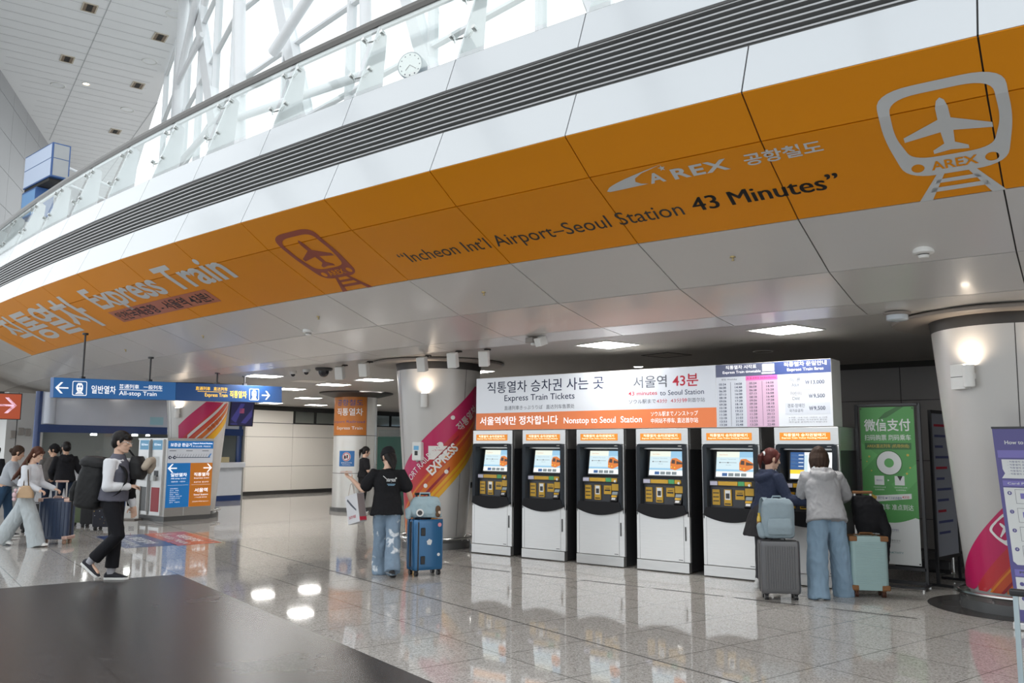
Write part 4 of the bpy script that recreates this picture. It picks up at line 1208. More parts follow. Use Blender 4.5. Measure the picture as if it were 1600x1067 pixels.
A = Art(fm, 'notice_print', pn, .005)
A.text('AREX', 39.5, 1.598, 45.5, 1.615, m_bnavy, .01); A.text('직통열차 이용안내', 34, 1.555, 51, 1.580, m_redt, .005)
for i in range(5): A.rect(30.5, 1.525-.018*i, 54.5-2*(i%2), 1.530-.018*i, m_greyt)
A.build()
fo = cmap(CF, lambda z: .55)
def curved(name, par, th0, th1, z0, z1, m, off, fmap, n=16):
    mb = MB(); mb.rings([[fmap(th0+(th1-th0)*i/n, z, off) for i in range(n+1)] for z in (z0, z1)], closed=False)
    return mb.build(name, m, par)
tcol = thing('column_sign', 'orange curved sign wrapped round the top of the far column', 'sign', (0,0,0))
bk = curved('sign_sheet', tcol, -62, 77, 1.915, 2.90, mat('column_orange', (.44,.14,.015), .4, var=.03), .004, fo, 24)
A = Art(fo, 'sign_lettering', bk, .006, cut_u=range(-60,77,6))
A.text('공항철도', -9, 2.66, 66, 2.82, m_bnavy, .01); A.text('직통열차', -9, 2.41, 66, 2.60, m_bw, .015); A.text('Airport Railroad', -28, 2.205, 72, 2.29, m_bnavy, .004); A.text('Express Train', -9, 2.035, 66, 2.135, m_bw, .006)
A.build()
t2_ = thing('no_smoking_sign', 'blue square prohibition sign with white ring on the far column', 'sign', (0,0,0))
bk = curved('sign_sheet', t2_, 4, 47, 1.13, 1.52, mat('sign_blue', (.02,.13,.36), .4), .004, fo, 10)
A = Art(fo, 'sign_symbol', bk, .006, cut_u=range(6,46,5)); k = 180/PI/.55
A.disc(25.5, 1.37, .115*k, m_bw, 0, ry=.115); A.disc(25.5, 1.37, .105*k, m_redt, 1, ry=.105); A.disc(25.5, 1.37, .088*k, m_bw, 2, ry=.088)
A.rect(20, 1.32, 25, 1.40, m_black, 3); A.rect(27, 1.34, 30.5, 1.42, m_black, 3); A.poly([(19.5,1.435),(21,1.435),(31.5,1.305),(30,1.305)], m_redt, 4)
A.text('촬영금지구역', 11, 1.20, 40, 1.235, m_bw, .01); A.text('Restricted Area', 14, 1.16, 37, 1.185, m_bw, 0); A.build()

# ------------------------------------------------------------------ deposit refund kiosk before the third column
KX, KY0, KY1 = -17.2, 10.33, 11.48
t = thing('deposit_refund_kiosk', 'grey deposit refund kiosk with blue and orange arrow panel', 'kiosk', (KX, KY0, 0))
wid = KY1-KY0
mb = MB(); mb.box((-1.15,.0,.10),(-.0,.47,1.78)); mb.box((-.09,.47,.10),(.0,wid,1.78)); cab = mb.build('cabinet', m_brush, t, bevel=.01)
mb = MB(); mb.box((-1.13,.02,.0),(-.015,.45,.10)); mb.box((-.08,.45,.0),(-.015,wid-.02,.10)); mb.build('plinth', m_plinth, t)
mb = MB(); mb.box((-1.16,-.01,1.745),(.012,.48,1.785)); mb.box((-.10,.48,1.745),(.012,wid+.01,1.785)); mb.build('top_trim', m_brush, t, bevel=.004)
e_kb = glow('kiosk_blue', (.01,.20,.56), .35, base=(.008,.11,.32)); e_ko = glow('kiosk_orange', (.70,.24,.02), .30, base=(.36,.11,.012)); e_kw = glow('kiosk_white', (.70,.74,.80), .25, base=(.42,.44,.48))
pk = plane((.0,0,0),(0,1,0),(0,0,1),(1,0,0))
mb = MB(); mb.add([pk(.02,.29,.001),pk(wid-.02,.29,.001),pk(wid-.02,1.725,.001),pk(.02,1.725,.001),pk(.02,.29,.008),pk(wid-.02,.29,.008),pk(wid-.02,1.725,.008),pk(.02,1.725,.008)], [(4,5,6,7),(0,1,5,4),(1,2,6,5),(2,3,7,6),(3,0,4,7)]); pn = mb.build('graphic_panel', e_kw, t)
A = Art(pk, 'panel_print', pn, .0095)
A.rect(.02,1.56,wid-.02,1.725, e_kb); A.rect(.02,.29,.58,1.245, e_kb); A.rect(.58,.29,wid-.02,1.245, e_ko)
A.text('보증금 환급기', .07,1.60,.58,1.68, m_wt,.012,1); A.text('Deposit Refund Machine', .61,1.655,1.10,1.69, m_wt,.01,1); A.text('預り金払戻機 · 押金退还机', .61,1.595,1.06,1.625, m_wt,0,1)
for i in range(14): A.line(.16+.065*i,1.37,.19+.065*i,1.44,.006, m_greyt,1)
A.line(.10,1.365,1.05,1.365,.012, m_navyt,1); A.poly([(1.0,1.36),(1.03,1.36),(1.09,1.45),(1.06,1.45)], e_kb,1)
for y in (.06,.17): A.disc(y+.01,1.365,.036, m_navyt,1); A.disc(y+.01,1.365,.016, e_kw,2)
for y in (.05,.45,.85): A.rect(y,1.505,y+.16,1.518, m_greyt,1)
for sg, y in ((-1,.15),(1,1.0)):
    A.rect(y-.10,1.12,y+.10,1.145, m_wt,1); A.poly([(y+sg*.115,1.1325),(y+sg*.02,1.225),(y-sg*.015,1.225),(y+sg*.07,1.1325)], m_wt,1); A.poly([(y+sg*.115,1.1325),(y+sg*.02,1.04),(y-sg*.015,1.04),(y+sg*.07,1.1325)], m_wt,1)
A.text('일반열차', .11,.95,.50,1.03, m_wt,.02,1); A.text('All-stop train', .12,.89,.48,.925, m_wt,.01,1); A.text('普通列車  一般列车', .13,.83,.47,.855, m_wt,0,1)
A.text('직통열차', .67,.95,1.06,1.03, m_wt,.02,1); A.text('Express train', .68,.89,1.05,.925, m_wt,.01,1); A.text('直通列車  直达列车', .68,.81,1.05,.835, m_wt,0,1)
A.rect(.05,.765,.54,.768, m_wt,1); A.rect(.62,.765,1.09,.768, m_wt,1)
for i, b in enumerate(('공항화물청사','운서   영종','청라국제도시','검암   계양','김포공항  마곡나루','디지털미디어시티','홍대입구','공덕   서울역')): A.text(b, .11,.685-.042*i,.11+.025*len(b)+.04,.705-.042*i, m_wt,0,1)
A.text('서울역', .70,.60,1.03,.69, m_wt,.02,1); A.text('Seoul Station', .69,.53,1.04,.565, m_wt,.01,1); A.text('ソウル駅 首尔站', .71,.475,1.02,.50, m_wt,0,1); A.text('인천공항1터미널 Terminal 1', .66,.385,1.07,.41, m_wt,0,1)
A.build()
# the two machine fronts on its near end
for i, x in enumerate((-1.02,-.50)):
    mb = MB(); mb.box((x,-.05,.12),(x+.42,.0,1.76)); un = mb.build('refund_unit', m_brush, t, bevel=.006)
    A = Art(plane((x,-.05,0),(1,0,0),(0,0,1),(0,-1,0)), 'unit_print', un, .002)
    A.rect(.02,1.53,.40,1.74, mat('unit_blue', (.16,.42,.66), .4)); A.text('환급 Refund', .08,1.62,.34,1.67, m_wt,.01,1); A.rect(.10,1.17,.30,1.38, m_bw); A.rect(.12,.95,.30,1.08, m_char)
    A.rect(.06,.20,.38,.72, mat('unit_red', (.33,.02,.03), .4) if i == 1 else m_plinth); A.build()
    mb = MB(); mb.box((x+.10,-.12,.86),(x+.22,-.05,.98)); mb.build('card_slot', m_bw, un, bevel=.008)
mb = MB(); mb.box((-.56,-.10,.2),(-.545,.0,1.72)); mb.build('divider', m_bw, t)
# small floor sign beside it
t = thing('floor_sign', 'small white floor sign with a red mark standing before the refund kiosk', 'floor sign', (-18.25, 10.18, 0), rad(25))
mb = MB(); mb.box((-.30,-.16,0),(.22,.16,.03)); mb.build('base', m_disc, t, bevel=.008)
mb = MB(); mb.add([V((-.16,-.01,.03)),V((.20,-.01,.03)),V((.20,-.01,.73)),V((-.10,-.01,.73)),V((-.16,.02,.03)),V((.20,.02,.03)),V((.20,.02,.73)),V((-.10,.02,.73))], [(0,1,2,3),(7,6,5,4),(0,4,5,1),(1,5,6,2),(2,6,7,3),(3,7,4,0)]); bd = mb.build('board', m_whitep, t)
A = Art(plane((0,-.01,0),(1,0,0),(0,0,1),(0,-1,0)), 'sign_print', bd, .002); A.poly([(.03,.62),(.055,.55),(.075,.40),(.05,.36),(.01,.36),(-.015,.42),(.005,.55)], m_redt); A.rect(.02,.30,.04,.36, m_redt)
for i in range(3): A.rect(-.03,.22-.035*i,.11,.235-.035*i, m_greyt)
A.build()

# ------------------------------------------------------------------ overhead blue direction sign on four rods
e_sb = glow('direction_blue', (.035,.17,.45), .42, base=(.02,.08,.22)); e_sbd = glow('direction_blue_dim', (.02,.09,.28), .30, base=(.012,.05,.16))
t = thing('direction_sign', 'long blue overhead sign for all-stop and express trains hanging from rods', 'sign', (-14.65, 6.67, 2.395))
ay = math.atan2(.125, 4.62); Ls = 4.63; Hs = .335
R_ = Matrix.Rotation(ay, 4, 'X')
mb = MB(); mb.box((-.06,0,0),(.06,2.21,Hs), R_); mb.box((-.06,2.215,0),(.06,Ls,Hs), R_); cs = mb.build('case', mat('sign_case_blue', (.03,.10,.28), .35), t, bevel=.004)
pf = lambda u, v, o=0: R_ @ V((.06+o, u, v))
A = Art(pf, 'sign_face', cs, .0015); A.rect(.004,.004,2.208,Hs-.004, e_sb); A.rect(2.218,.004,Ls-.004,Hs-.004, e_sbd); A.build()
m_am = glow('direction_amber', (1.0,.60,.03), 1.0); 
A = Art(pf, 'sign_lettering', cs, .003)
def arrow(A, u, v, s, m, sg):
    A.rect(u-.10*s if sg < 0 else u-.12*s, v-.013*s, u+.12*s if sg < 0 else u+.10*s, v+.013*s, m)
    for k in (1,-1): A.poly([(u+sg*.135*s,v),(u+sg*.03*s,v+k*.11*s),(u-sg*.015*s,v+k*.11*s),(u+sg*.085*s,v)], m)
def pict(A, u, v, s, m, bg):
    def rrp(w, h, r): 
        out = []
        for cx, cy, a0 in ((w-r,h-r,0),(-w+r,h-r,90),(-w+r,-h+r,180),(w-r,-h+r,270)):
            for i in range(5): a = rad(a0+22.5*i); out.append((u+cx+r*math.cos(a), v+cy+r*math.sin(a)))
        return out
    A.shape([rrp(.145*s,.145*s,.03*s), rrp(.132*s,.132*s,.024*s)], m)
    A.poly([(u+x*s,v+y*s) for x, y in ((-.045,-.06),(-.065,-.02),(-.065,.06),(-.035,.105),(.035,.105),(.065,.06),(.065,-.02),(.045,-.06))], m)
    A.rect(u-.04*s,v+.02*s,u-.008*s,v+.06*s,bg,1); A.rect(u+.008*s,v+.02*s,u+.04*s,v+.06*s,bg,1); A.rect(u-.03*s,v-.035*s,u+.03*s,v-.025*s,bg,1)
    A.poly([(u-.04*s,v-.065*s),(u+.04*s,v-.065*s),(u+.085*s,v-.115*s),(u-.085*s,v-.115*s)], m); A.rect(u-.05*s,v-.10*s,u+.05*s,v-.09*s,bg,1)
W_ = m_wt
arrow(A, .14, .165, .85, W_, -1); pict(A, .43, .165, .85, W_, e_sb)
A.text('일반열차', .63,.085,1.06,.225, W_,.012); A.text('普通列車   一般列车', 1.12,.185,1.94,.265, W_,.006); A.rect(1.12,.163,1.94,.172, W_); A.text('All-stop Train', 1.12,.045,1.83,.145, W_,.006)
A.text('直通列車   直达列车', 2.62,.205,3.32,.275, m_am,.004); A.rect(2.66,.178,3.30,.186, m_am); A.text('Express Train', 2.82,.065,3.32,.155, m_am,.004); A.text('직통열차', 3.37,.075,3.76,.215, m_am,.010)
pict(A, 3.94, .155, .80, W_, e_sbd); arrow(A, 4.22, .145, .80, W_, 1); A.build()
for y, zt in ((.50,1.135),(1.72,.83),(3.12,.66),(3.75,.635)):
    mb = MB(); b = R_ @ V((0,y,Hs)); mb.tube([b, (b.x, b.y, zt)], .016, 10); mb.box((b.x-.035,b.y-.035,b.z-.005),(b.x+.035,b.y+.035,b.z+.035)); mb.lathe([(.05,zt-.03),(.05,zt),(.001,zt)], (b.x,b.y,0), 16); mb.build('rod', m_char, t)

# ------------------------------------------------------------------ ticket counter (glazed booth) at the far left
m_boothblue = mat('booth_blue', (.015,.045,.17), .3, coat=.3); m_boothw = mat('booth_white', (.66,.69,.74), .35, coat=.2); m_frost = mat('booth_frosted', (.58,.62,.72), .22, spec=.6, coat=.5, var=.1, vscale=1.2)
m_grn = mat('booth_interior', (.30,.30,.29), .5)
BX = -22.5
t = thing('ticket_counter', 'glazed ticket counter with blue band and white worktop', 'counter', (BX, 10.0, 0))
mb = MB(); mb.box((-.10,.0,2.14),(.0,6.0,2.97)); mb.build('upper_panel', m_frost, t)
mb = MB(); mb.box((-.14,-.05,1.94),(.03,6.0,2.14)); mb.build('blue_band', m_boothblue, t, bevel=.006)
mb = MB(); mb.box((-.5,-.02,.98),(.22,6.0,1.14)); mb.build('worktop', m_boothw, t, bevel=.02)
mb = MB(); mb.box((-.4,.0,.16),(.05,6.0,.98)); mb.build('front_panel', m_boothw, t); mb = MB(); mb.box((-.38,.02,0),(.03,6.0,.16)); mb.build('kick_plate', m_boothblue, t)
mb = MB(); mb.box((-.03,.1,1.14),(-.015,6.0,1.94)); mb.build('window_pane', m_glass, t)
mb = MB(); mb.box((-2.5,.1,.0),(-2.4,6.0,2.97)); mb.box((-2.45,6.0,0),(.05,6.06,2.97)); mb.build('back_wall', m_grn, t)
for y in (-.02, 5.92):
    mb = MB(); mb.tube([(-.06,y,0),(-.06,y,2.97)], .085, 20); mb.build('post', m_boothblue, t, smooth=True)
mb = MB(); mb.tube([(-.05,.22,2.16),(-.05,.22,2.95)], .17, 20); mb.build('corner_glass', m_frost, t, smooth=True)
mb = MB(); mb.box((.001,2.95,2.2),(.004,3.35,2.42)); mb.build('blue_notice', mat('pale_blue_notice', (.32,.55,.66), .5), t)
for y, r in ((2.0,.08),(3.2,.08),(3.6,.05)):
    mb = MB(); mb.tube([(-1.2,y,1.9),(-1.2,y,1.94)], r, 12); mb.build('counter_lamp', e_panel, t)
for y in (4.6,):
    mb = MB(); mb.box((-.2,y,1.14),(.1,y+.9,1.30)); mb.build('leaflet_rack', mat('leaflet_tan', (.45,.38,.22), .5), t)

# hanging television beyond the third column
t = thing('hanging_screen', 'dark blue hanging television screen between the third column and pale wall', 'screen', (-21.5, 14.8, 2.20), 0)
M = Matrix.Rotation(rad(-14), 4, 'Z') @ Matrix.Rotation(rad(8), 4, 'Y')
mb = MB(); mb.box((-.05,0,.0),(.0,.72,.74), M); cs = mb.build('case', m_blk, t, bevel=.004)
A = Art(lambda u, v, o=0: M @ V((o, u, v)), 'screen_picture', cs, .002); d1 = glow('tv_dark', (.015,.015,.07), .6, base=(.01,.01,.02)); d2 = glow('tv_violet', (.05,.045,.22), .7, base=(.01,.01,.02)); d3 = glow('tv_red', (.22,.05,.10), .6)
A.rect(.03,.03,.69,.71, d1); A.poly([(.05,.2),(.3,.66),(.42,.66),(.2,.1)], d2,1); A.poly([(.35,.1),(.65,.5),(.67,.3),(.5,.08)], d2,1); A.rect(.28,.38,.42,.52, d3,1); A.rect(.05,.05,.25,.08, d2,2); A.build()
mb = MB(); mb.tube([(-.03,.36,.70),(-.03,.36,.82)], .02, 8); mb.build('hanger', m_char, t)
# red direction screen at the left edge
t = thing('led_direction_screen', 'red hanging screen with a white arrow at the left edge', 'screen', (-17.6, 6.75, 2.09), 0)
M = Matrix.Rotation(rad(-24), 4, 'Z') @ Matrix.Rotation(rad(6), 4, 'Y')
mb = MB(); mb.box((-.08,-.35,.0),(.0,.66,.50), M); cs = mb.build('case', m_blk, t, bevel=.004)
A = Art(lambda u, v, o=0: M @ V((o, u, v)), 'screen_picture', cs, .002); lr = glow('led_red', (.62,.085,.02), .55, base=(.05,.02,.01)); lw = glow('led_lilac', (.82,.66,.86), .9)
A.rect(-.33,.015,.645,.485, lr); arrow(A, .40, .27, 1.35, lw, 1); A.text('열차', -.02,.32,.17,.44, lw,.01,1); A.text('Train', .0,.20,.14,.26, lw,.01,1); A.build()
mb = MB(); mb.tube([(-.04,.15,.48),(-.04,.15,.93)], .02, 8); mb.build('hanger', m_char, t)
# pale square pillar with small fittings at the far left
mb = MB(); mb.box((-25.4,10.05,0),(-24.5,11.0,CZ)); pil = struct(mb.build('pillar', m_col)); 
mb = MB(); mb.box((-24.5,10.3,0),(-24.495,10.315,CZ)); mb.box((-24.5,10.75,0),(-24.495,10.762,CZ)); mb.build('cladding_seam', m_gap, pil)
mb = MB(); mb.box((-26.2,8.9,2.45),(-24.4,9.9,CZ)); struct(mb.build('trim_8', m_gap))
for (y, z) in ((10.42,1.98),(10.60,1.96),(10.22,1.9)):
    tt = thing('wall_sensor', 'small grey box on the pale square pillar at far left', 'box', (-24.5,y,z), 0, 'pillar sensor boxes')
    mb = MB(); mb.box((0,-.06,-.1),(.05,.06,.1)); mb.build('case', m_disc, tt, bevel=.006)
# green screen wall beyond the far column
mb = MB(); mb.box((-18.15,17.5,0),(-17.0,17.62,1.92)); g = struct(mb.build('wall_partition', mat('green_partition', (.015,.075,.055), .3)))
mb = MB(); mb.box((-18.15,17.53,1.92),(-17.3,17.55,2.12)); mb.build('glass_strip', m_glass, g)

# floor graphics before the kiosk
def sticker(name, label, q, m, lines):
    o, a, b = V((*q[0],.0015)), V((*q[1],.0015)), V((*q[2],.0015))
    u, v = a-o, b-o; L, Hh = u.length, v.length
    f = lambda x, y, off=0: o + u*x/L + v*y/Hh + V((0,0,off))
    mb = MB(); mb.add([f(0,0),f(L,0),f(L,Hh),f(0,Hh)], [(0,1,2,3)]); ob = tag(mb.build(name, m), label, 'floor sticker')
    A = Art(f, 'sticker_print', ob, .001)
    for (b_, x0, y0, x1, y1, bo) in lines: A.text(b_, x0*L, y0*Hh, x1*L, y1*Hh, m_bw, bo)
    A.poly([(.1*L,.5*Hh),(.16*L,.7*Hh),(.16*L,.3*Hh)], m_bw); A.build()
sticker('floor_sticker', 'dark blue floor sticker before the refund kiosk', [(-15.29,7.90),(-13.19,7.31),(-15.07,8.66)], mat('sticker_blue', (.035,.07,.20), .25, spec=.5), [('ALL-STOP TRAIN',.1,.2,.9,.38,.01),('일반열차',.25,.5,.8,.8,.02)])
sticker('floor_sticker', 'orange red floor sticker beside the blue one before the refund kiosk', [(-15.07,8.68),(-12.88,8.02),(-14.95,9.42)], mat('sticker_orange', (.50,.10,.045), .25, spec=.5), [('EXPRESS TRAIN',.1,.2,.9,.38,.01),('직통열차',.25,.5,.8,.8,.02)])
# ------------------------------------------------------------------ people
m_skin = mat('skin', (.58,.36,.25), .5, spec=.35, var=.05, vscale=14)
m_skin2 = mat('skin_light', (.66,.43,.32), .5, spec=.35, var=.05, vscale=14)
m_hairb = mat('hair_black', (.010,.008,.008), .55, spec=.25, var=.3, vscale=40)
m_hairbr = mat('hair_brown', (.075,.026,.015), .55, spec=.25, var=.3, vscale=40)
m_hairdk = mat('hair_dark_brown', (.036,.020,.013), .6, spec=.2, var=.3, vscale=40)
m_hairred = mat('hair_auburn', (.075,.016,.013), .55, spec=.25, var=.3, vscale=40)
m_sole = mat('white_sole', (.70,.70,.68), .5)
def cloth(name, col, rough=.85, var=.08, vs=10, bump=.25): return mat(name, col, rough, spec=.2, var=var, vscale=vs, bump=bump, bscale=120)

def fuse(mb, name, m, parent, voxel, smooth=3, folds=0.0, ff=(7,7,5), seed=0, mats=None):
    me = mb.mesh('tmp')
    o = bpy.data.objects.new('tmp', me); COL.objects.link(o)
    r = o.modifiers.new('r', 'REMESH'); r.mode = 'VOXEL'; r.voxel_size = voxel; r.use_smooth_shade = True
    if smooth:
        sm = o.modifiers.new('s', 'SMOOTH'); sm.iterations = smooth; sm.factor = .5
    dg = bpy.context.evaluated_depsgraph_get()
    me2 = bpy.data.meshes.new_from_object(o.evaluated_get(dg))
    bpy.data.objects.remove(o); bpy.data.meshes.remove(me)
    if folds:
        off = V((seed*3.1, seed*1.7, seed*.9))
        nrm = [v.normal.copy() for v in me2.vertices]
        for v, n in zip(me2.vertices, nrm):
            p = V((v.co.x*ff[0], v.co.y*ff[1], v.co.z*ff[2])) + off
            q = p*2.3
            d = noise.noise(p)*.65 + (1-abs(noise.noise(q))*2)*.35
            v.co += n*(folds*d)
    me2.name = name
    me2.materials.clear(); me2.materials.append(m)
    ob = link(name, me2, parent)
    for p in me2.polygons: p.use_smooth = True
    return ob

def hand(mb, W, d, n, sgn, s=1.0, curl=.5, thumb=True):
    """palm, four fingers and a thumb; d along the hand, n out of the palm, sgn side of the thumb"""
    d = V(d).normalized(); n = V(n); n = (n - d*n.dot(d)).normalized(); t = d.cross(n)*sgn
    M = Matrix((t, n, d)).transposed()
    mb.ell(W + d*.045*s, (.041*s, .016*s, .052*s), M)
    for i, (o, L) in enumerate(((.030,.070),(.010,.078),(-.010,.073),(-.029,.058))):
        b = W + d*.082*s + t*o*s
        a1, a2, a3 = curl*.5, curl*1.2, curl*1.8
        v1 = d*math.cos(a1)+n*math.sin(a1); v2 = d*math.cos(a2)+n*math.sin(a2); v3 = d*math.cos(a3)+n*math.sin(a3)
        p1 = b + v1*L*.45*s; p2 = p1 + v2*L*.32*s; p3 = p2 + v3*L*.25*s
        mb.limb([b - d*.012*s, b, p1, p2, p3], [.0088*s,.0088*s,.0082*s,.0075*s,.0065*s], 8)
    if thumb:
        b = W + d*.028*s + t*.034*s
        v = (t*.75 + d*.62 + n*.35).normalized(); v2 = (t*.25 + d*.85 + n*.45).normalized()
        mb.limb([b - t*.012*s, b, b+v*.035*s, b+v*.035*s+v2*.030*s], [.011*s,.0105*s,.0095*s,.0075*s], 8)

def person(label, loc, heading, H=1.70, female=True, lean=0, head=(0,0), legs=None, arms=None, top=None, pants=None, shoes=None, hair=None, skin=None,
           voxel=.0075, group=None, glasses=False, twist=0, extra=None, vest=None, seed=1):
    s = H/1.70
    t = thing('person', label, 'person', loc, heading, group)
    sk = skin or m_skin
    L = rad(lean); U = V((math.sin(L),0,math.cos(L))); F = V((math.cos(L),0,-math.sin(L))); Y = V((0,1,0))
    tw = rad(twist)
    Fs = F*math.cos(tw) + Y*math.sin(tw); Ys = Y*math.cos(tw) - F*math.sin(tw)      # shoulder frame
    # legs
    hw = .085*s
    J = {}
    for sd, (a, k, ab, fp, out) in zip((1,-1), legs):
        a, k, ab = rad(a), rad(k), rad(ab)
        hip = V((0, sd*hw, 0))
        kn = hip + V((math.sin(a), sd*math.sin(ab), -math.cos(a)))*.425*s
        an = kn + V((math.sin(a-k), sd*math.sin(ab)*.5, -math.cos(a-k)))*.415*s
        J[sd] = [hip, kn, an, rad(fp), rad(out)]
    zmin = min(J[sd][2].z - .085*s - (math.sin(-J[sd][3])*.0 if J[sd][3] >= 0 else 0) for sd in (1,-1))
    low = []
    for sd in (1,-1):
        an, fp = J[sd][2], J[sd][3]
        heel = an.z - .085*s*math.cos(fp) - .05*s*math.sin(fp)*1
        toe = an.z - .085*s*math.cos(fp) + .17*s*math.sin(fp)
        low.append(min(heel, toe))
    hz = -min(low)
    P = V((0,0,hz))
    for sd in (1,-1):
        for i in range(3): J[sd][i] = J[sd][i] + P
    at = lambda h, f=0, y=0: P + U*(h*s) + F*(f*s) + Y*(y*s)
    ats = lambda h, f=0, y=0: P + U*(h*s) + Fs*(f*s) + Ys*(y*s)
    shw = (.165 if female else .19)
    body = MB()
    secs = [(at(-.08), F*.105*s, Y*.15*s), (at(.0), F*.11*s, Y*.165*s), (at(.12), F*.09*s, Y*(.125 if female else .14)*s), (ats(.30,.01), Fs*.105*s, Ys*(.14 if female else .165)*s), (ats(.42,.0), Fs*.085*s, Ys*(shw-.03)*s), (ats(.485,-.005), Fs*.05*s, Ys*.07*s)]
    body.loft(secs, 20, 2.3)
    nb = ats(.47, -.005)
    yaw, pit = rad(head[0]), rad(head[1])
    lean_h = L*.55
    hu0 = V((math.sin(lean_h+pit*.6),0,math.cos(lean_h+pit*.6)))
    hc = nb + hu0*.175*s + F*.015*s
    hf = V((math.cos(yaw)*math.cos(-(lean_h+pit)), math.sin(yaw), math.sin(-(lean_h+pit)))).normalized()
    hl = V((-math.sin(yaw), math.cos(yaw), 0)).normalized()
    hl = (hl - hf*hl.dot(hf)).normalized(); hu = hf.cross(hl).normalized()
    M = Matrix((hf, hl, hu)).transposed()
    h = lambda f, l, u: hc + (hf*f + hl*l + hu*u)*s
    body.limb([nb - U*.03*s, nb+U*.03*s, h(-.02,0,-.06)], [.062*s,.055*s,.052*s])
    body.ell(h(-.008,0,.028), (.098*s,.077*s,.092*s), M, 20, 14); body.ell(h(.028,0,-.045), (.066*s,.060*s,.072*s), M, 18, 12)
    body.ell(h(.066,0,-.098), (.026*s,.028*s,.020*s), M); body.limb([h(.0,.045,-.075), h(.055,.02,-.098)], [.022*s,.02*s]); body.limb([h(.0,-.045,-.075), h(.055,-.02,-.098)], [.022*s,.02*s])
    body.limb([h(.083,0,.012), h(.098,0,-.010), h(.109,0,-.030)], [.010*s,.011*s,.0135*s], 10); body.ell(h(.096,.013,-.034), (.010*s,.009*s,.008*s), M, 8, 6); body.ell(h(.096,-.013,-.034), (.010*s,.009*s,.008*s), M, 8, 6)
    body.ell(h(.079,0,.028), (.014*s,.052*s,.012*s), M); body.ell(h(.088,0,-.060), (.011*s,.024*s,.007*s), M, 12, 8); body.ell(h(.086,0,-.072), (.011*s,.021*s,.008*s), M, 12, 8)
    for sd in (1,-1):
        body.ell(h(.055,sd*.042,-.022), (.025*s,.022*s,.022*s), M)
        body.ell(h(-.008,sd*.077,-.008), (.020*s,.010*s,.031*s), M); body.ell(h(.002,sd*.074,-.028), (.012*s,.008*s,.014*s), M)
    A = {}
    for sd, (du, df, dh, nh, cu) in zip((1,-1), arms):
        sh = ats(.425, -.005, sd*shw); 
        el = sh + V(du).normalized()*.285*s; wr = el + V(df).normalized()*.245*s
        A[sd] = (sh, el, wr, V(dh).normalized(), V(nh), cu)
        body.limb([ats(.40,0,sd*(shw-.06)), sh, sh.lerp(el,.5), el], [.055*s,.052*s,.043*s,.037*s]); body.limb([el, el.lerp(wr,.35), wr], [.037*s,.036*s,.025*s])
        body.limb([wr, wr+V(dh).normalized()*.02*s], [.024*s,.024*s]); hand(body, wr, dh, nh, sd, s*.98, cu)
    for sd in (1,-1):
        hip, kn, an, fp, out = J[sd]
        body.limb([hip+V((0,0,.04*s)), hip.lerp(kn,.4), kn], [.085*s,.075*s,.052*s]); body.limb([kn, kn.lerp(an,.35), an], [.052*s,.052*s,.036*s])
        ffd = V((math.cos(fp)*math.cos(out), sd*math.sin(out), math.sin(fp)))
        body.limb([an, an - V((0,0,.03*s)) - ffd*.02*s, an - V((-math.sin(fp)*0,0,.055*s)) + ffd*.10*s], [.036*s,.034*s,.026*s])
    bo = fuse(body, 'body', sk, t, voxel, 2)
    # eyes
    for sd in (1,-1):
        e = MB(); e.ell(h(.079,sd*.031,.004), (.010*s,.013*s,.0075*s), M, 10, 8); e.build('eye', mat('eye_white', (.75,.73,.70), .3), t, smooth=True)
        e = MB(); e.ell(h(.0865,sd*.031,.004), (.004*s,.006*s,.006*s), M, 10, 8); e.build('iris', m_hairb, t, smooth=True)
        e = MB(); e.limb([h(.088,sd*.016,.026), h(.090,sd*.032,.031), h(.078,sd*.050,.026)], [.003*s,.004*s,.0025*s], 6); e.build('eyebrow', m_hairb, t, smooth=True)
    # trousers
    if pants:
        p = dict(m=None, rise=.14, th=.098, kn=.075, hem=.06, low=.03, hemf=1.0, folds=.012, fit=1.0); p.update(pants)
        mb = MB()
        mb.loft([(at(-.10,0), F*.110*s, Y*.150*s), (at(.0,-.008), F*.122*s*p['fit'], Y*.166*s*p['fit']), (at(p['rise']), F*.092*s, Y*.120*s)], 20, 2.1)
        for sd in (1,-1):
            hip, kn, an, fp, out = J[sd]
            d2 = (an-kn).normalized(); d1 = (kn-hip).normalized()
            end = an + d2*(.075-p['low'])*s
            sid = Y
            def sec(c, d, r, k=1.0):
                f_ = (V((1,0,0)) - d*d.x).normalized()
                y_ = d.cross(f_)
                return (c, f_*r*s*k, y_*r*s)
            secs = [sec(hip+V((0,-sd*.005*s,.02*s)), d1, p['th']*.92), sec(hip.lerp(kn,.3), d1, p['th']), sec(hip.lerp(kn,.7), d1, (p['th']+p['kn'])/2), sec(kn, (d1+d2).normalized(), p['kn']*1.02), sec(kn.lerp(end,.35), d2, p['kn']*.6+p['hem']*.4), sec(kn.lerp(end,.75), d2, p['hem'], p['hemf']), sec(end, d2, p['hem']*1.04, p['hemf'])]
            mb.loft(secs, 18, 2.1)
        fuse(mb, p.get('name','trousers'), p['m'], t, .011, 2, p['folds'], (8,8,4), seed)
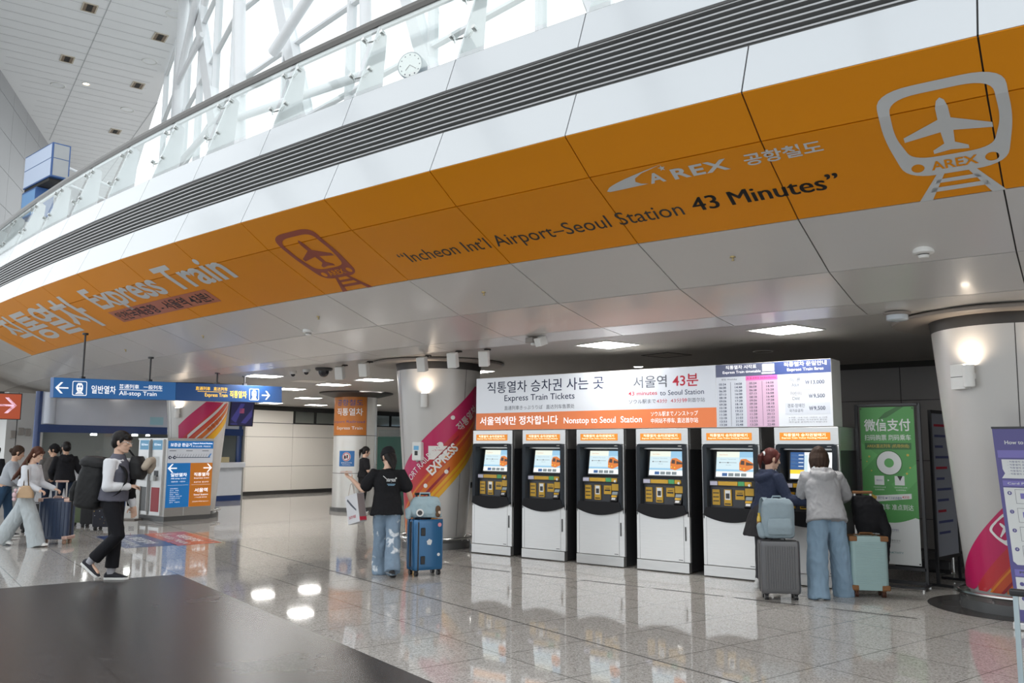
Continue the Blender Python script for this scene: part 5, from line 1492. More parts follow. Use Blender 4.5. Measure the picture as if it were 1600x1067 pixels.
    # top
    if top:
        p = dict(m=None, hem=-.02, loose=1.0, sleeve='long', sl=1.0, folds=.011, collar=.06, name='shirt', hood=False, cuff=None, flare=1.0, wr=.042); p.update(top)
        k = p['loose']; mb = MB()
        wa = (.128 if female else .145)
        mb.loft([(at(p['hem'],.005), F*.135*s*k*p['flare'], Y*.172*s*k*p['flare']), (at(p['hem']+.10,.005), F*.128*s*k, Y*.165*s*k*.98), (at(.16 if p['hem'] < .05 else p['hem']+.12,.01), F*.112*s*k, Y*(wa+.012)*s*k), (ats(.31,.012), Fs*.122*s*k, Ys*(.150 if female else .172)*s*k), (ats(.415,.0), Fs*.098*s*k, Ys*(shw-.005)*s), (ats(.455,-.005), Fs*.078*s, Ys*.115*s), (ats(.485,-.006), Fs*p['collar']*s, Ys*p['collar']*s)], 24, 2.3)
        for sd in (1,-1):
            sh, el, wr, dh, nh, cu = A[sd]
            a0 = ats(.395, 0, sd*(shw-.05))
            if p['sleeve'] == 'short':
                e2 = sh.lerp(el, .70); mb.limb([a0, sh, e2], [.075*s*k**.5, .072*s*k**.5, .070*s*k])
            elif p['sleeve'] == 'long':
                q = p['sl']; w2 = el.lerp(wr, .95*q if q <= 1 else .95)
                mb.limb([a0, sh, sh.lerp(el,.6), el], [.072*s*k**.5,.068*s*k**.5,.060*s*k,.056*s*k]); mb.limb([el, el.lerp(w2,.5), w2], [.056*s*k,.053*s*k,p['wr']*s*k])
            else:
                mb.limb([a0, ats(.42,0,sd*(shw-.01))], [.074*s, .058*s])
        if p['hood']:
            mb.limb([ats(.44,-.075,.11), ats(.40,-.115,.06), ats(.375,-.13,0), ats(.40,-.115,-.06), ats(.44,-.075,-.11)], [.035*s,.05*s,.055*s,.05*s,.035*s], 12)
            mb.limb([ats(.47,.03,.085), ats(.47,-.06,.09), ats(.45,-.11,.0), ats(.47,-.06,-.09), ats(.47,.03,-.085)], [.028*s,.04*s,.045*s,.04*s,.028*s], 12)
        fuse(mb, p['name'], p['m'], t, .010, 2, p['folds'], (9,9,6), seed+3)
    if vest:
        p = dict(m=None, hem=.02); p.update(vest)
        mb = MB(); k = p.get('loose', 1.1)
        mb.loft([(at(p['hem'],.005), F*.140*s*k, Y*.172*s*k), (at(p['hem']+.10,.005), F*.132*s*k, Y*.165*s*k), (at(.18,.01), F*.120*s*k, Y*.152*s*k), (ats(.31,.012), Fs*.128*s*k, Ys*.172*s*k), (ats(.41,.0), Fs*.104*s*k, Ys*.150*s*k), (ats(.455,-.005), Fs*.084*s, Ys*.115*s), (ats(.51,-.006), Fs*.062*s, Ys*.064*s)], 24, 2.3)
        fuse(mb, 'vest', p['m'], t, .010, 2, .008, (8,8,6), seed+5)
    # shoes
    if shoes:
        for sd in (1,-1):
            hip, kn, an, fp, out = J[sd]
            ffd = V((math.cos(fp)*math.cos(out), sd*math.sin(out), math.sin(fp))).normalized(); sy = V((0,0,1)).cross(ffd).normalized(); fu = ffd.cross(sy)
            q = lambda f, u, y=0: an + ffd*f*s + fu*(u*s) + sy*y*s
            mb = MB()
            mb.loft([(q(-.075,-.045), sy*.026*s, fu*.030*s), (q(-.055,-.04), sy*.036*s, fu*.042*s), (q(.0,-.035), sy*.038*s, fu*.048*s), (q(.07,-.050), sy*.044*s, fu*.034*s), (q(.14,-.060), sy*.046*s, fu*.024*s), (q(.185,-.066), sy*.030*s, fu*.014*s)], 16, 2.3)
            if shoes.get('high', True): mb.limb([q(-.012,-.03), q(-.012,.01)], [.042*s,.043*s])
            sho = fuse(mb, 'shoe', shoes['m'], t, .008, 2)
            mb = MB(); st = shoes.get('th', .026)
            out_ = [(-.082,.0),(-.072,.03),(-.03,.038),(.05,.042),(.12,.050),(.17,.040),(.198,.012),(.198,-.012),(.17,-.040),(.12,-.050),(.05,-.042),(-.03,-.038),(-.072,-.03)]
            mb.prism([(f, y) for f, y in out_], st*s, lambda u, v, w: q(u, -.085 + w/s, v)); mb.build('sole', shoes.get('sole', m_sole), sho, bevel=.004)
            if shoes.get('sock'):
                mb = MB(); mb.tube([q(-.005,-.02), q(-.008,.02), an.lerp(kn,.12), an.lerp(kn,.28)], [.047*s,.046*s,.047*s,.050*s], 16); mb.build('sock', shoes['sock'], t, smooth=True)
    # hair
    if hair:
        hm = hair['m']; mb = MB(); k = hair.get('kind','short')
        if k == 'short':
            mb.ell(h(-.018,0,.048), (.102*s,.086*s,.090*s), M, 20, 14); mb.ell(h(-.055,0,.0), (.062*s,.080*s,.085*s), M)
            mb.limb([h(.072,.055,.050), h(.090,.02,.056), h(.090,-.02,.056), h(.072,-.055,.050)], [.018*s,.019*s,.019*s,.018*s])
            for i in range(9): y = -.055+.0138*i; mb.limb([h(.06,y,.085), h(.093-abs(y)*.3,y,.056), h(.098-abs(y)*.35,y*1.02,.030+.006*(i%3))], [.016*s,.012*s,.004*s], 7)
            for sd in (1,-1): mb.limb([h(.02,sd*.074,.04), h(.012,sd*.080,.0)], [.02*s,.010*s])
        else:
            mb.ell(h(-.018,0,.045), (.104*s,.086*s,.092*s), M, 20, 14); mb.ell(h(-.05,0,.0), (.068*s,.082*s,.09*s), M)
            for sd in (1,-1): mb.limb([h(.055,sd*.058,.065), h(.035,sd*.078,.02), h(.018,sd*.082,-.04)], [.022*s,.02*s,.014*s])
        if k == 'long':
            ln = hair.get('len', .4); bk = hair.get('back', .1)
            for i in range(7):
                y = -.07+.0233*i
                a0 = h(-.075+abs(y)*.3, y, .0); b0 = a0 - V((0,0,ln*.45*s)) - F*(bk*.45)*s; c0 = a0 - V((0,0,ln*s*(1-.06*(i%3)))) - F*bk*s + Y*(y*.3)*s
                mb.limb([h(-.06, y, .05), a0, b0, c0], [.032*s,.034*s,.032*s,.012*s], 8)
        if k == 'bob':
            for i in range(10):
                th = rad(75 + 21*i); y, f_ = math.sin(th)*.08, math.cos(th)*.085
                mb.limb([h(f_*.9-.01,y*.95,.04), h(f_*1.08-.015,y*1.08,-.04), h(f_*1.15-.015,y*1.1,-.115-.012*(i%3))], [.030*s,.030*s,.012*s], 8)
        if k == 'pony':
            mb.ell(h(-.115,0,.035), (.03*s,.03*s,.03*s), M); L_ = hair.get('len', .2)
            mb.limb([h(-.115,0,.04), h(-.155,.0,.0), h(-.15,.0,-.4*L_/.2*.15), h(-.13,0,-L_)], [.022*s,.032*s,.030*s,.008*s], 10)
        if k == 'bun':
            mb.ell(h(-.115,0,.0), (.045*s,.048*s,.045*s), M)
        if k == 'capped':
            mb.limb([h(-.07,.03,-.02), h(-.09,.02,-.10), h(-.10,.01,-.20)], [.05*s,.045*s,.015*s], 10); mb.limb([h(-.07,-.03,-.02), h(-.09,-.02,-.10), h(-.10,-.01,-.19)], [.05*s,.045*s,.015*s], 10)
        fuse(mb, 'hair', hm, t, .0075, 1, .004, (60,60,14), seed+9)
        if hair.get('tie'):
            mb = MB(); mb.ell(h(-.112,0,.04), (.024*s,.036*s,.036*s), M); mb.build('hair_tie', m_bw, t, smooth=True)
    J['A'] = A; J['h'] = h; J['M'] = M; J['at'] = at; J['ats'] = ats; J['F'] = F; J['U'] = U; J['s'] = s; J['Fs'] = Fs; J['Ys'] = Ys
    if glasses:
        mb = MB()
        for sd in (1,-1):
            c = [h(.100, sd*.034+.026*math.cos(2*PI*i/16), .004+.020*math.sin(2*PI*i/16)) for i in range(17)]
            mb.tube(c, .0022*s, 6, caps=False); mb.tube([h(.098,sd*.060,.010), h(.0,sd*.083,.012)], .002*s, 6)
        mb.tube([h(.101,.009,.008), h(.101,-.009,.008)], .002*s, 6)
        mb.build('glasses', m_steel, t, smooth=True)
    return t, J
def world_pt(t, p): return Matrix.Translation(t.location) @ Matrix.Rotation(t.rotation_euler.z, 4, 'Z') @ V(p)
HR = math.atan2(.6, .8)           # walking towards the right of the view
HA = math.atan2(.8, -.6)          # facing away from the viewer

# ---- the young man with the big backpack
man, JM = person('young man in grey vest, white sleeves and glasses walking with a big black backpack', (-10.20, 5.45, 0), HR, 1.79, False, lean=5, head=(4,4),
    legs=((2,5,1,0,4),(18,62,1,-38,2)), arms=(((.14,.12,-1),(.26,.0,-.95),(.25,-.1,-.95),(.1,-1,0),.35),((.02,-.16,-1),(.55,.62,-.02),(.6,.75,.1),(0,.3,-1),.9)),
    top=dict(m=cloth('white_shirt', (.74,.75,.78)), hem=.02, name='shirt', loose=1.0, folds=.010), vest=dict(m=cloth('grey_vest', (.115,.115,.145)), hem=-.02, loose=1.08),
    pants=dict(m=cloth('black_trousers', (.012,.012,.015)), th=.092, kn=.072, hem=.070, low=.125, folds=.010), shoes=dict(m=cloth('dark_trainers', (.035,.035,.042)), sock=cloth('grey_socks', (.33,.33,.36))),
    hair=dict(m=m_hairb, kind='short'), skin=m_skin2, voxel=.0058, glasses=True, seed=2)

def backpack(name, label, cat, loc, rz, w, d, hgt, m, mstrap, lean=0, lid=True, straps=True, pocket=True, group=None, tilt=0):
    """a soft pack: local +X is the wearer's front side (straps), height along Z"""
    t = thing(name, label, cat, loc, rz, group)
    R2 = Matrix.Rotation(rad(lean), 4, 'Y') @ Matrix.Rotation(rad(tilt), 4, 'X')
    tr = lambda p: (R2 @ V(p))
    mb = MB(); secs = []
    for z, a, b in ((0,.80,.85),(.06,.98,.98),(.35,1.05,1.02),(.70,1.0,1.0),(.90,.86,.94),(1.0,.55,.72)):
        secs.append((tr((0,0,z*hgt)), tr((d/2*a,0,0)), tr((0,w/2*b,0))))
    mb.loft(secs, 28, 3.2); fuse(mb, 'main_bag', m, t, .011, 2, .010, (7,7,6), len(label))
    if lid:
        mb = MB(); mb.loft([(tr((-.01,0,hgt*.86)), tr((d/2*1.08,0,0)), tr((0,w/2*1.04,0))), (tr((-.01,0,hgt*.97)), tr((d/2*1.1,0,0)), tr((0,w/2*1.04,0))), (tr((-.01,0,hgt*1.06)), tr((d/2*.75,0,0)), tr((0,w/2*.8,0)))], 24, 3.0); fuse(mb, 'lid', m, t, .011, 2, .008, (8,8,8), 4)
    if pocket:
        mb = MB(); mb.loft([(tr((-d/2-.005,0,hgt*.10)), tr((.035,0,0)), tr((0,w*.36,0))), (tr((-d/2-.02,0,hgt*.30)), tr((.05,0,0)), tr((0,w*.40,0))), (tr((-d/2-.005,0,hgt*.52)), tr((.03,0,0)), tr((0,w*.36,0)))], 20, 3.0); fuse(mb, 'front_pocket', m, t, .011, 2, .006, (9,9,9), 5)
    if straps:
        for sd in (1,-1):
            mb = MB(); y = sd*w*.30
            pts = [tr((d/2*.8,y,hgt*.88)), tr((d/2+.10,y*1.02,hgt*1.0)), tr((d/2+.235,y*1.05,hgt*.90)), tr((d/2+.27,y*1.1,hgt*.66)), tr((d/2+.20,y*1.35,hgt*.38)), tr((d/2*.8,y*1.35,hgt*.16))]
            cur = []
            for i in range(len(pts)-1):
                for k in range(5):
                    p0, p1, p2, p3 = pts[max(i-1,0)], pts[i], pts[i+1], pts[min(i+2,len(pts)-1)]; u = k/5
                    cur.append(.5*((2*p1)+(p2-p0)*u+(2*p0-5*p1+4*p2-p3)*u*u+(3*p1-p0-3*p2+p3)*u**3))
            cur.append(pts[-1])
            mb.rings([[p+V((0,a*.026,0))+V((0,0,0)) + b for a, b in ((-1,V((.006,0,.004))),(1,V((.006,0,.004))),(1,V((-.006,0,-.004))),(-1,V((-.006,0,-.004))))] for p in cur])
            mb.build('shoulder_strap', mstrap, t, smooth=False)
    mb = MB(); mb.tube([tr((d*.2,-.05,hgt*1.0)), tr((d*.2,-.04,hgt*1.06)), tr((d*.2,.04,hgt*1.06)), tr((d*.2,.05,hgt*1.0))], .010, 8); mb.build('grab_handle', mstrap, t, smooth=True)
    return t, tr
m_pack = cloth('black_pack', (.022,.022,.023), .6); m_strapb = cloth('black_webbing', (.014,.014,.016), .8)
bp = world_pt(man, (-.285, 0, .86))
backpack('backpack', 'large black hiking backpack on the back of the young man in grey vest', 'backpack', bp, HR, .38, .32, .58, m_pack, m_strapb, lean=9)
# small front bag with a beige neck pillow
fb = world_pt(man, (.23, .12, 1.20))
t = thing('front_bag', 'small black bag worn on the chest of the young man', 'bag', fb, HR)
mb = MB(); mb.loft([(V((0,0,0)), V((.06,0,0)), V((0,.11,0))), (V((.01,0,.06)), V((.085,0,0)), V((0,.13,0))), (V((.0,0,.20)), V((.085,0,0)), V((0,.13,0))), (V((-.01,0,.28)), V((.05,0,0)), V((0,.10,0)))], 24, 3); fuse(mb, 'main_bag', m_pack, t, .010, 2, .006)
mb = MB(); mb.tube([(-.05,.06,.24),(-.16,.08,.36),(-.26,.08,.40)], .012, 8); mb.build('strap', m_strapb, t)
t = thing('neck_pillow', 'beige neck pillow clipped to the small chest bag of the young man', 'pillow', world_pt(man, (.345,.14,1.30)), HR)
mb = MB(); mb.limb([(0,-.09,.05),(.03,-.05,.12),(.035,.03,.13),(.01,.09,.06),(-.01,.08,.0)], [.045,.05,.05,.048,.04]); fuse(mb, 'cushion', cloth('beige_plush', (.42,.36,.29)), t, .010, 2, .006)
# dark jacket over his left forearm
el, wr = JM['A'][1][1], JM['A'][1][2]
t = thing('folded_jacket', 'black jacket draped over the hanging left arm of the young man', 'jacket', world_pt(man, wr), HR)
o_ = V(wr)
mb = MB(); mb.limb([V(el)-o_+V((0,.01,.08)), V(el)-o_, (V(wr)-V(el))*.6+V(el)-o_], [.068,.075,.060]); mb.loft([(V(el)-o_+V((.03,.02,-.02)), V((.05,0,0)), V((0,.06,0))), (V(el)-o_+V((.02,.04,-.16)), V((.05,0,0)), V((0,.05,0))), (V(el)-o_+V((.02,.04,-.26)), V((.04,0,0)), V((0,.04,0)))], 16); fuse(mb, 'cloth', cloth('jacket_black', (.010,.010,.012)), t, .010, 2, .010)

# ---- woman in black T-shirt, cap and washed jeans, walking away
m_tee = cloth('black_tee', (.012,.012,.014)); m_jean = mat('washed_jeans', (.19,.26,.34), .8, spec=.2, var=.30, vscale=9, bump=.2)
def splashes(m):
    nt = m.node_tree; b = nt.nodes['Principled BSDF']; src = b.inputs['Base Color'].links[0].from_socket
    tc = _n(nt, 'ShaderNodeTexCoord'); nz = _n(nt, 'ShaderNodeTexNoise'); nz.inputs['Scale'].default_value = 7.5; nz.inputs['Detail'].default_value = 5; nz.inputs['Distortion'].default_value = .6
    nt.links.new(tc.outputs['Object'], nz.inputs['Vector'])
    cr = _n(nt, 'ShaderNodeValToRGB'); cr.color_ramp.elements[0].position = .60; cr.color_ramp.elements[1].position = .66; nt.links.new(nz.outputs['Fac'], cr.inputs['Fac'])
    mx = _n(nt, 'ShaderNodeMix', data_type='RGBA'); nt.links.new(cr.outputs['Color'], mx.inputs['Factor']); nt.links.new(src, mx.inputs[6]); mx.inputs[7].default_value = (.62,.66,.70,1)
    nt.links.new(mx.outputs[2], b.inputs['Base Color'])
splashes(m_jean)
w2, J2 = person('woman in black printed T-shirt, black cap and pale washed jeans walking away', (-7.95, 7.86, 0), HA+.15, 1.62, True, lean=6, head=(28,18),
    legs=((10,4,-1,2,5),(-14,18,0,-24,5)), arms=(((.10,.55,-.78),(.35,.55,.52),(.4,.45,.3),(0,0,1),.8),((-.02,-.42,-.9),(.30,-.30,-.85),(.3,-.1,-.9),(0,1,0),1.0)),
    top=dict(m=m_tee, hem=-.13, loose=1.22, sleeve='short', name='tshirt', folds=.014, flare=1.06), pants=dict(m=m_jean, th=.094, kn=.088, hem=.098, low=.0, folds=.024, fit=1.0),
    shoes=dict(m=cloth('black_loafers', (.015,.015,.016), .4), sole=m_blk, th=.03, sock=m_sole), hair=dict(m=m_hairb, kind='capped'), skin=m_skin2, voxel=.0062, seed=11)
h, M, at2, s2 = J2['h'], J2['M'], J2['ats'], J2['s']
mb = MB(); mb.loft([(h(-.012,0,.02), M @ V((.112*s2,0,0)), M @ V((0,.094*s2,0))), (h(-.012,0,.075), M @ V((.108*s2,0,0)), M @ V((0,.090*s2,0))), (h(-.016,0,.125), M @ V((.078*s2,0,0)), M @ V((0,.066*s2,0))), (h(-.018,0,.147), M @ V((.02*s2,0,0)), M @ V((0,.02*s2,0)))], 24)
cap_m = cloth('black_cap', (.014,.014,.016), .8)
mb.loft([(h(.075,0,.045), M @ V((.01,0,0)), M @ V((0,.075*s2,0))), (h(.115,0,.040), M @ V((.01,0,0)), M @ V((0,.070*s2,0))), (h(.165,0,.025), M @ V((.006,0,0)), M @ V((0,.040*s2,0)))], 16)
fuse(mb, 'cap', cap_m, w2, .008, 2)
# white print on the back of her T-shirt
fp_ = lambda u, v, o=0: J2['ats'](0,0,0) + J2['U']*(v*s2) - J2['Fs']*((.1555+o+.02*(.35-v)-.30*u*u)*s2) - J2['Ys']*(u*s2)
A = Art(fp_, 'tshirt_print', w2, .012, cut_u=[-.06+.02*i for i in range(1,9)])
A.text('stargaze', -.015, .285, .105, .345, m_bw, .02); A.line(-.06,.375,-.015,.335,.008, m_bw); A.rect(-.005,.262,.10,.270, mat('print_blue', (.25,.45,.62), .6)); A.rect(.005,.248,.09,.254, mat('print_blue', (.25,.45,.62), .6)); A.disc(.11,.345,.01,m_bw)
A.build()
wl = J2['A'][1][2]; wd = J2['A'][1][3]
pw = world_pt(w2, wl + V(wd)*.10 + V((0,0,.035)))
t = thing('folded_paper', 'small pale paper slip held up in the hand of the woman in black T-shirt', 'paper', pw, HA+.15)
mb = MB(); mb.box((-.035,-.075,-.002),(.05,.075,.006), Matrix.Rotation(rad(-12),4,'Y')); mb.build('sheet', mat('pale_pink_paper', (.72,.60,.56), .6), t)
# paper carrier bag hanging from her forearm
pb = world_pt(w2, wl.lerp(J2['A'][1][1], .25) + V((0,.01,-.03)))
t = thing('paper_carrier_bag', 'white and grey paper carrier bag hanging from the arm of the woman in black', 'bag', pb, rad(82))
R2 = Matrix.Rotation(rad(-14), 4, 'X')
mb = MB(); c = [[R2 @ V((x,y,z)) for x, y in ((-.055,-.13),(.055,-.13),(.055,.13),(-.055,.13))] for z in (-.50,-.14)]
mb.rings(c, cap1=False); bagm = mb.build('bag_body', mat('carrier_white', (.60,.60,.62), .5, var=.06), t)
A = Art(lambda u, v, o=0: R2 @ V((-.055-o, -u, v)), 'bag_print', bagm, .002); A.text('DUTY FREE', -.09,-.44,.06,-.405, m_redt, .01); A.poly([(-.10,-.2),(-.02,-.28),(.08,-.36),(.085,-.34),(.0,-.26),(-.08,-.18)], m_greyt); A.build()
A = Art(lambda u, v, o=0: R2 @ V((u, -.13-o, v)), 'side_panel', bagm, .001); A.rect(-.052,-.498,.052,-.145, mat('carrier_grey', (.23,.19,.19), .5)); A.rect(-.052,-.485,.052,-.44, m_redt, 1); A.build()
for x in (-.05,.05):
    mb = MB(); mb.tube([R2 @ V((x,-.07,-.15)), (x*.3,-.035,-.01), (x*.2,0,.012), (x*.3,.035,-.01), R2 @ V((x,.07,-.15))], .005, 6); mb.build('bag_handle', cloth('cord_handle', (.45,.40,.36)), t)

# ------------------------------------------------------------------ luggage
def suitcase(label, loc, rz, w, d, hgt, m, mtrim, mwheel=None, ribs=0, horiz=False, handle=.30, mhandle=None, guards=False, band=None, group=None, nhandles=2, wheel_r=.03, rib_d=.006):
    """upright wheeled case: w along local X (wide face looks to -Y), d along Y"""
    t = thing('suitcase', label, 'suitcase', loc, rz, group)
    z0 = wheel_r*2+.012
    def rr(w_, d_, r, n=5):
        out = []
        for cx, cy, a0 in ((w_/2-r,d_/2-r,0),(-w_/2+r,d_/2-r,90),(-w_/2+r,-d_/2+r,180),(w_/2-r,-d_/2+r,270)):
            for i in range(n+1): a = rad(a0+90*i/n); out.append((cx+r*math.cos(a), cy+r*math.sin(a)))
        return out
    r = min(.05, d*.24); hh = hgt - z0
    def half(y0, y1, name):
        mb = MB(); prof = [(0,.86),(.012,.93),(.03,.975),(.055,1.0),(hh-.055,1.0),(hh-.03,.975),(hh-.012,.93),(hh,.86)]
        rings = []
        for z, k in prof:
            kk = 1-(1-k)*.28*(.2/d); rings.append([V((x*kk, (y0+y1)/2 + y*(1-(1-k)*.6), z0+z)) for x, y in rr(w, y1-y0, min(r,(y1-y0)*.45))])
        mb.rings(rings); return mb.build(name, m, t, smooth=True)
    sh = half(-d/2, -.004, 'shell'); sh2 = half(.004, d/2, 'shell')
    # ribs on the wide faces
    if ribs:
        for par, sgy in ((sh,-1),(sh2,1)):
            mb = MB()
            for i in range(ribs):
                if not horiz:
                    x = -w/2+.06+(w-.12)*i/(ribs-1); mb.box((x-.006,sgy*d/2-rib_d,z0+.05),(x+.006,sgy*d/2+rib_d,z0+hh-.05))
                else:
                    z = z0+.06+(hh-.12)*i/(ribs-1); mb.box((-w/2+.05,sgy*d/2-rib_d,z-.005),(w/2-.05,sgy*d/2+rib_d,z+.005))
            mb.build('shell_ribs', m, par, bevel=.002)
    mb = MB(); mb.rings([[V((x,y,z)) for x, y in rr(w+.002, d*.06+.02, .008)] for z in (z0+.035, z0+hh-.03)]); mb.build('zip_band', band or m_blk, t)
    for sx in (-1,1):
        for sy in (-1,1):
            x, y = sx*(w/2-.055), sy*(d/2-.05)
            mb = MB(); 
            for k in (-.011,.011): mb.tube([(x+k-.008,y,wheel_r),(x+k+.008,y,wheel_r)], wheel_r, 16)
            wh = mb.build('wheel', mwheel or m_blk, t, smooth=True)
            mb = MB(); mb.box((x-.006,y-.02,wheel_r-.004),(x+.006,y+.02,wheel_r*2)); mb.box((x-.028,y-.026,wheel_r*2),(x+.028,y+.026,z0+.012)); mb.build('wheel_fork', mtrim, wh, bevel=.003)
    if guards:
        for sx in (-1,1):
            for z in (z0-.002, z0+hh-.055):
                mb = MB(); mb.box((sx*(w/2-.05)-.032 , -d/2-.006, z),(sx*(w/2-.05)+.058 if sx > 0 else sx*(w/2-.05)+.032, d/2+.006, z+.058)) if sx > 0 else mb.box((-w/2-.008,-d/2-.006,z),(-w/2+.08,d/2+.006,z+.058)); mb.build('corner_guard', mtrim, t, bevel=.012)
    top = z0+hh
    if handle > 0:
        mh = mhandle or m_steel
        mb = MB()
        for sx in (-1,1): mb.box((sx*.085-.011, d/2-.055, top-.02),(sx*.085+.011, d/2-.035, top+handle))
        hd = mb.build('telescopic_handle', mh, t, bevel=.003)
        mb = MB(); mb.box((-.11, d/2-.062, top+handle-.005),(.11, d/2-.028, top+handle+.028)); mb.build('grip', mtrim, hd, bevel=.010)
        mb = MB(); mb.box((-.12, d/2-.075, top-.004),(.12, d/2-.018, top+.010)); mb.build('handle_plate', mtrim, hd, bevel=.004)
    mb = MB(); mb.tube([(-.075,-.0,top-.005),(-.065,-.0,top+.028),(.065,-.0,top+.028),(.075,-.0,top-.005)], .010, 8); mb.build('carry_handle', mtrim, t, smooth=True)
    return t
m_blue = mat('metallic_blue_shell', (.018,.11,.25), .25, metal=.35, coat=.4)
sc = suitcase('upright metallic blue suitcase with stickers beside the woman in black T-shirt', (-7.62,8.22,0), HA-PI/2+.55, .42, .27, .70, m_blue, m_blk, handle=.30, mhandle=m_char, wheel_r=.032)
A = Art(lambda u, v, o=0: V((u, -.135-o, v)), 'sticker', sc, .004); A.poly([(.0+.042*math.cos(2*PI*i/11)*(1 if i%2 else .8), .42+.042*math.sin(2*PI*i/11)*(1 if i%2 else .8)) for i in range(11)], m_bw); A.disc(.14,.63,.026,mat('pink_sticker',(.62,.25,.30),.4)); A.disc(.13,.26,.02,m_bw); A.build()
for zz in (.20, .55):
    mb = MB(); mb.box((-.12,-.150,zz-.05),(-.06,-.133,zz+.05)); mb.build('side_handle', m_blk, sc, bevel=.012)
mb = MB(); mb.box((-.16,-.139,.08),(-.145,-.133,.67)); mb.build('shell_groove', m_blk, sc)
# pale blue pouch with charms on top of it
t = thing('soft_bag', 'pale blue soft bag with hanging charms on top of the blue suitcase', 'bag', (-7.62,8.22,.715), HA-PI/2+.2)
m_pb = cloth('pale_blue_nylon', (.33,.44,.49), .6)
mb = MB(); mb.loft([(V((.02,0,.005)), V((.185,0,0)), V((0,.10,0))), (V((.0,0,.06)), V((.205,0,0)), V((0,.125,0))), (V((.0,0,.18)), V((.195,0,0)), V((0,.12,0))), (V((.01,0,.26)), V((.15,0,0)), V((0,.08,0)))], 26, 3); mb.limb([(-.17,-.03,.12),(-.21,-.05,.08),(-.22,-.06,.03)], [.05,.06,.04]); fuse(mb, 'main_bag', m_pb, t, .010, 2, .016, (10,10,9), 6)
mb = MB(); mb.tube([(-.08,0,.24),(-.07,.0,.31),(.05,.0,.31),(.06,0,.24)], .012, 8); mb.build('bag_handle', m_pb, t, smooth=True)
mb = MB(); mb.tube([(-.08,-.135,.07),(-.08,-.125,.07)], .048, 20); c1_ = mb.build('round_charm', m_whitep, t); mb = MB(); mb.tube([(-.08,-.139,.07),(-.08,-.134,.07)], .030, 18); mb.build('charm_ring', m_char, c1_)
mb = MB(); mb.ell((.15,-.12,.11), (.035,.03,.05)); mb.ell((.15,-.13,.05), (.032,.03,.04)); mb.build('brown_charm', cloth('plush_brown', (.12,.07,.04)), t, smooth=True)
mb = MB(); mb.ell((.165,-.14,.07), (.02,.02,.025)); mb.build('pale_charm', cloth('plush_cream', (.62,.50,.40)), t, smooth=True)

# ---- the two women at the right-hand machine
hood, JH = person('woman in grey hooded sweatshirt and wide blue jeans leaning to the machine', (-3.04, 9.80, 0), rad(122), 1.68, True, lean=19, head=(-14,8),
    legs=((-6,4,5,2,6),(10,6,9,2,8)), arms=(((.50,.06,-.78),(.78,-.20,-.02),(.8,-.2,.1),(0,0,-1),.6),((.40,-.45,-.72),(.70,.35,-.28),(.8,.2,-.1),(0,0,-1),.6)),
    top=dict(m=cloth('grey_marl', (.34,.34,.35)), hem=-.10, loose=1.30, name='hoodie', hood=True, folds=.018, wr=.040), pants=dict(m=mat('blue_jeans', (.20,.29,.38), .85, spec=.2, var=.18, vscale=7, bump=.2), th=.108, kn=.102, hem=.110, low=-.01, folds=.026, fit=1.04),
    shoes=dict(m=cloth('cream_trainers', (.50,.46,.40)), sole=m_sole), hair=dict(m=m_hairdk, kind='bob'), voxel=.0066, seed=21)
m_navyk = cloth('navy_knit', (.028,.036,.066), .9, var=.25, vs=60)
nav, JN = person('auburn-haired woman in navy knitted hoodie and dark skirt beside the machine', (-3.78, 9.94, 0), rad(62), 1.63, True, lean=10, head=(-16,6),
    legs=((0,4,3,2,6),(4,6,3,2,6)), arms=(((.35,.25,-.9),(.7,-.3,-.1),(.8,-.2,.0),(0,0,-1),.6),((.10,-.36,-.85),(.45,-.65,-.12),(.6,-.6,-.2),(0,0,-1),1.1)),
    top=dict(m=m_navyk, hem=-.04, loose=1.15, name='knitted_hoodie', hood=True, folds=.012), pants=dict(m=cloth('dark_leggings', (.05,.05,.055)), th=.09, kn=.066, hem=.05, low=.05, folds=.006),
    shoes=dict(m=cloth('white_trainers', (.66,.66,.65)), sole=m_sole), hair=dict(m=m_hairred, kind='pony', tie=True, len=.14), skin=m_skin2, voxel=.0066, seed=31)
a_ = JN['at']; F_ = JN['F']
mb = MB(); mb.loft([(a_(.10), V((.125,0,0)), V((0,.16,0))), (a_(.0), V((.155,0,0)), V((0,.20,0))), (a_(-.16,.0), V((.185,0,0)), V((0,.225,0))), (a_(-.30,-.01), V((.20,0,0)), V((0,.235,0)))], 24, 2.2); fuse(mb, 'skirt', cloth('charcoal_skirt', (.028,.027,.030)), nav, .011, 2, .016, (9,9,3), 8)

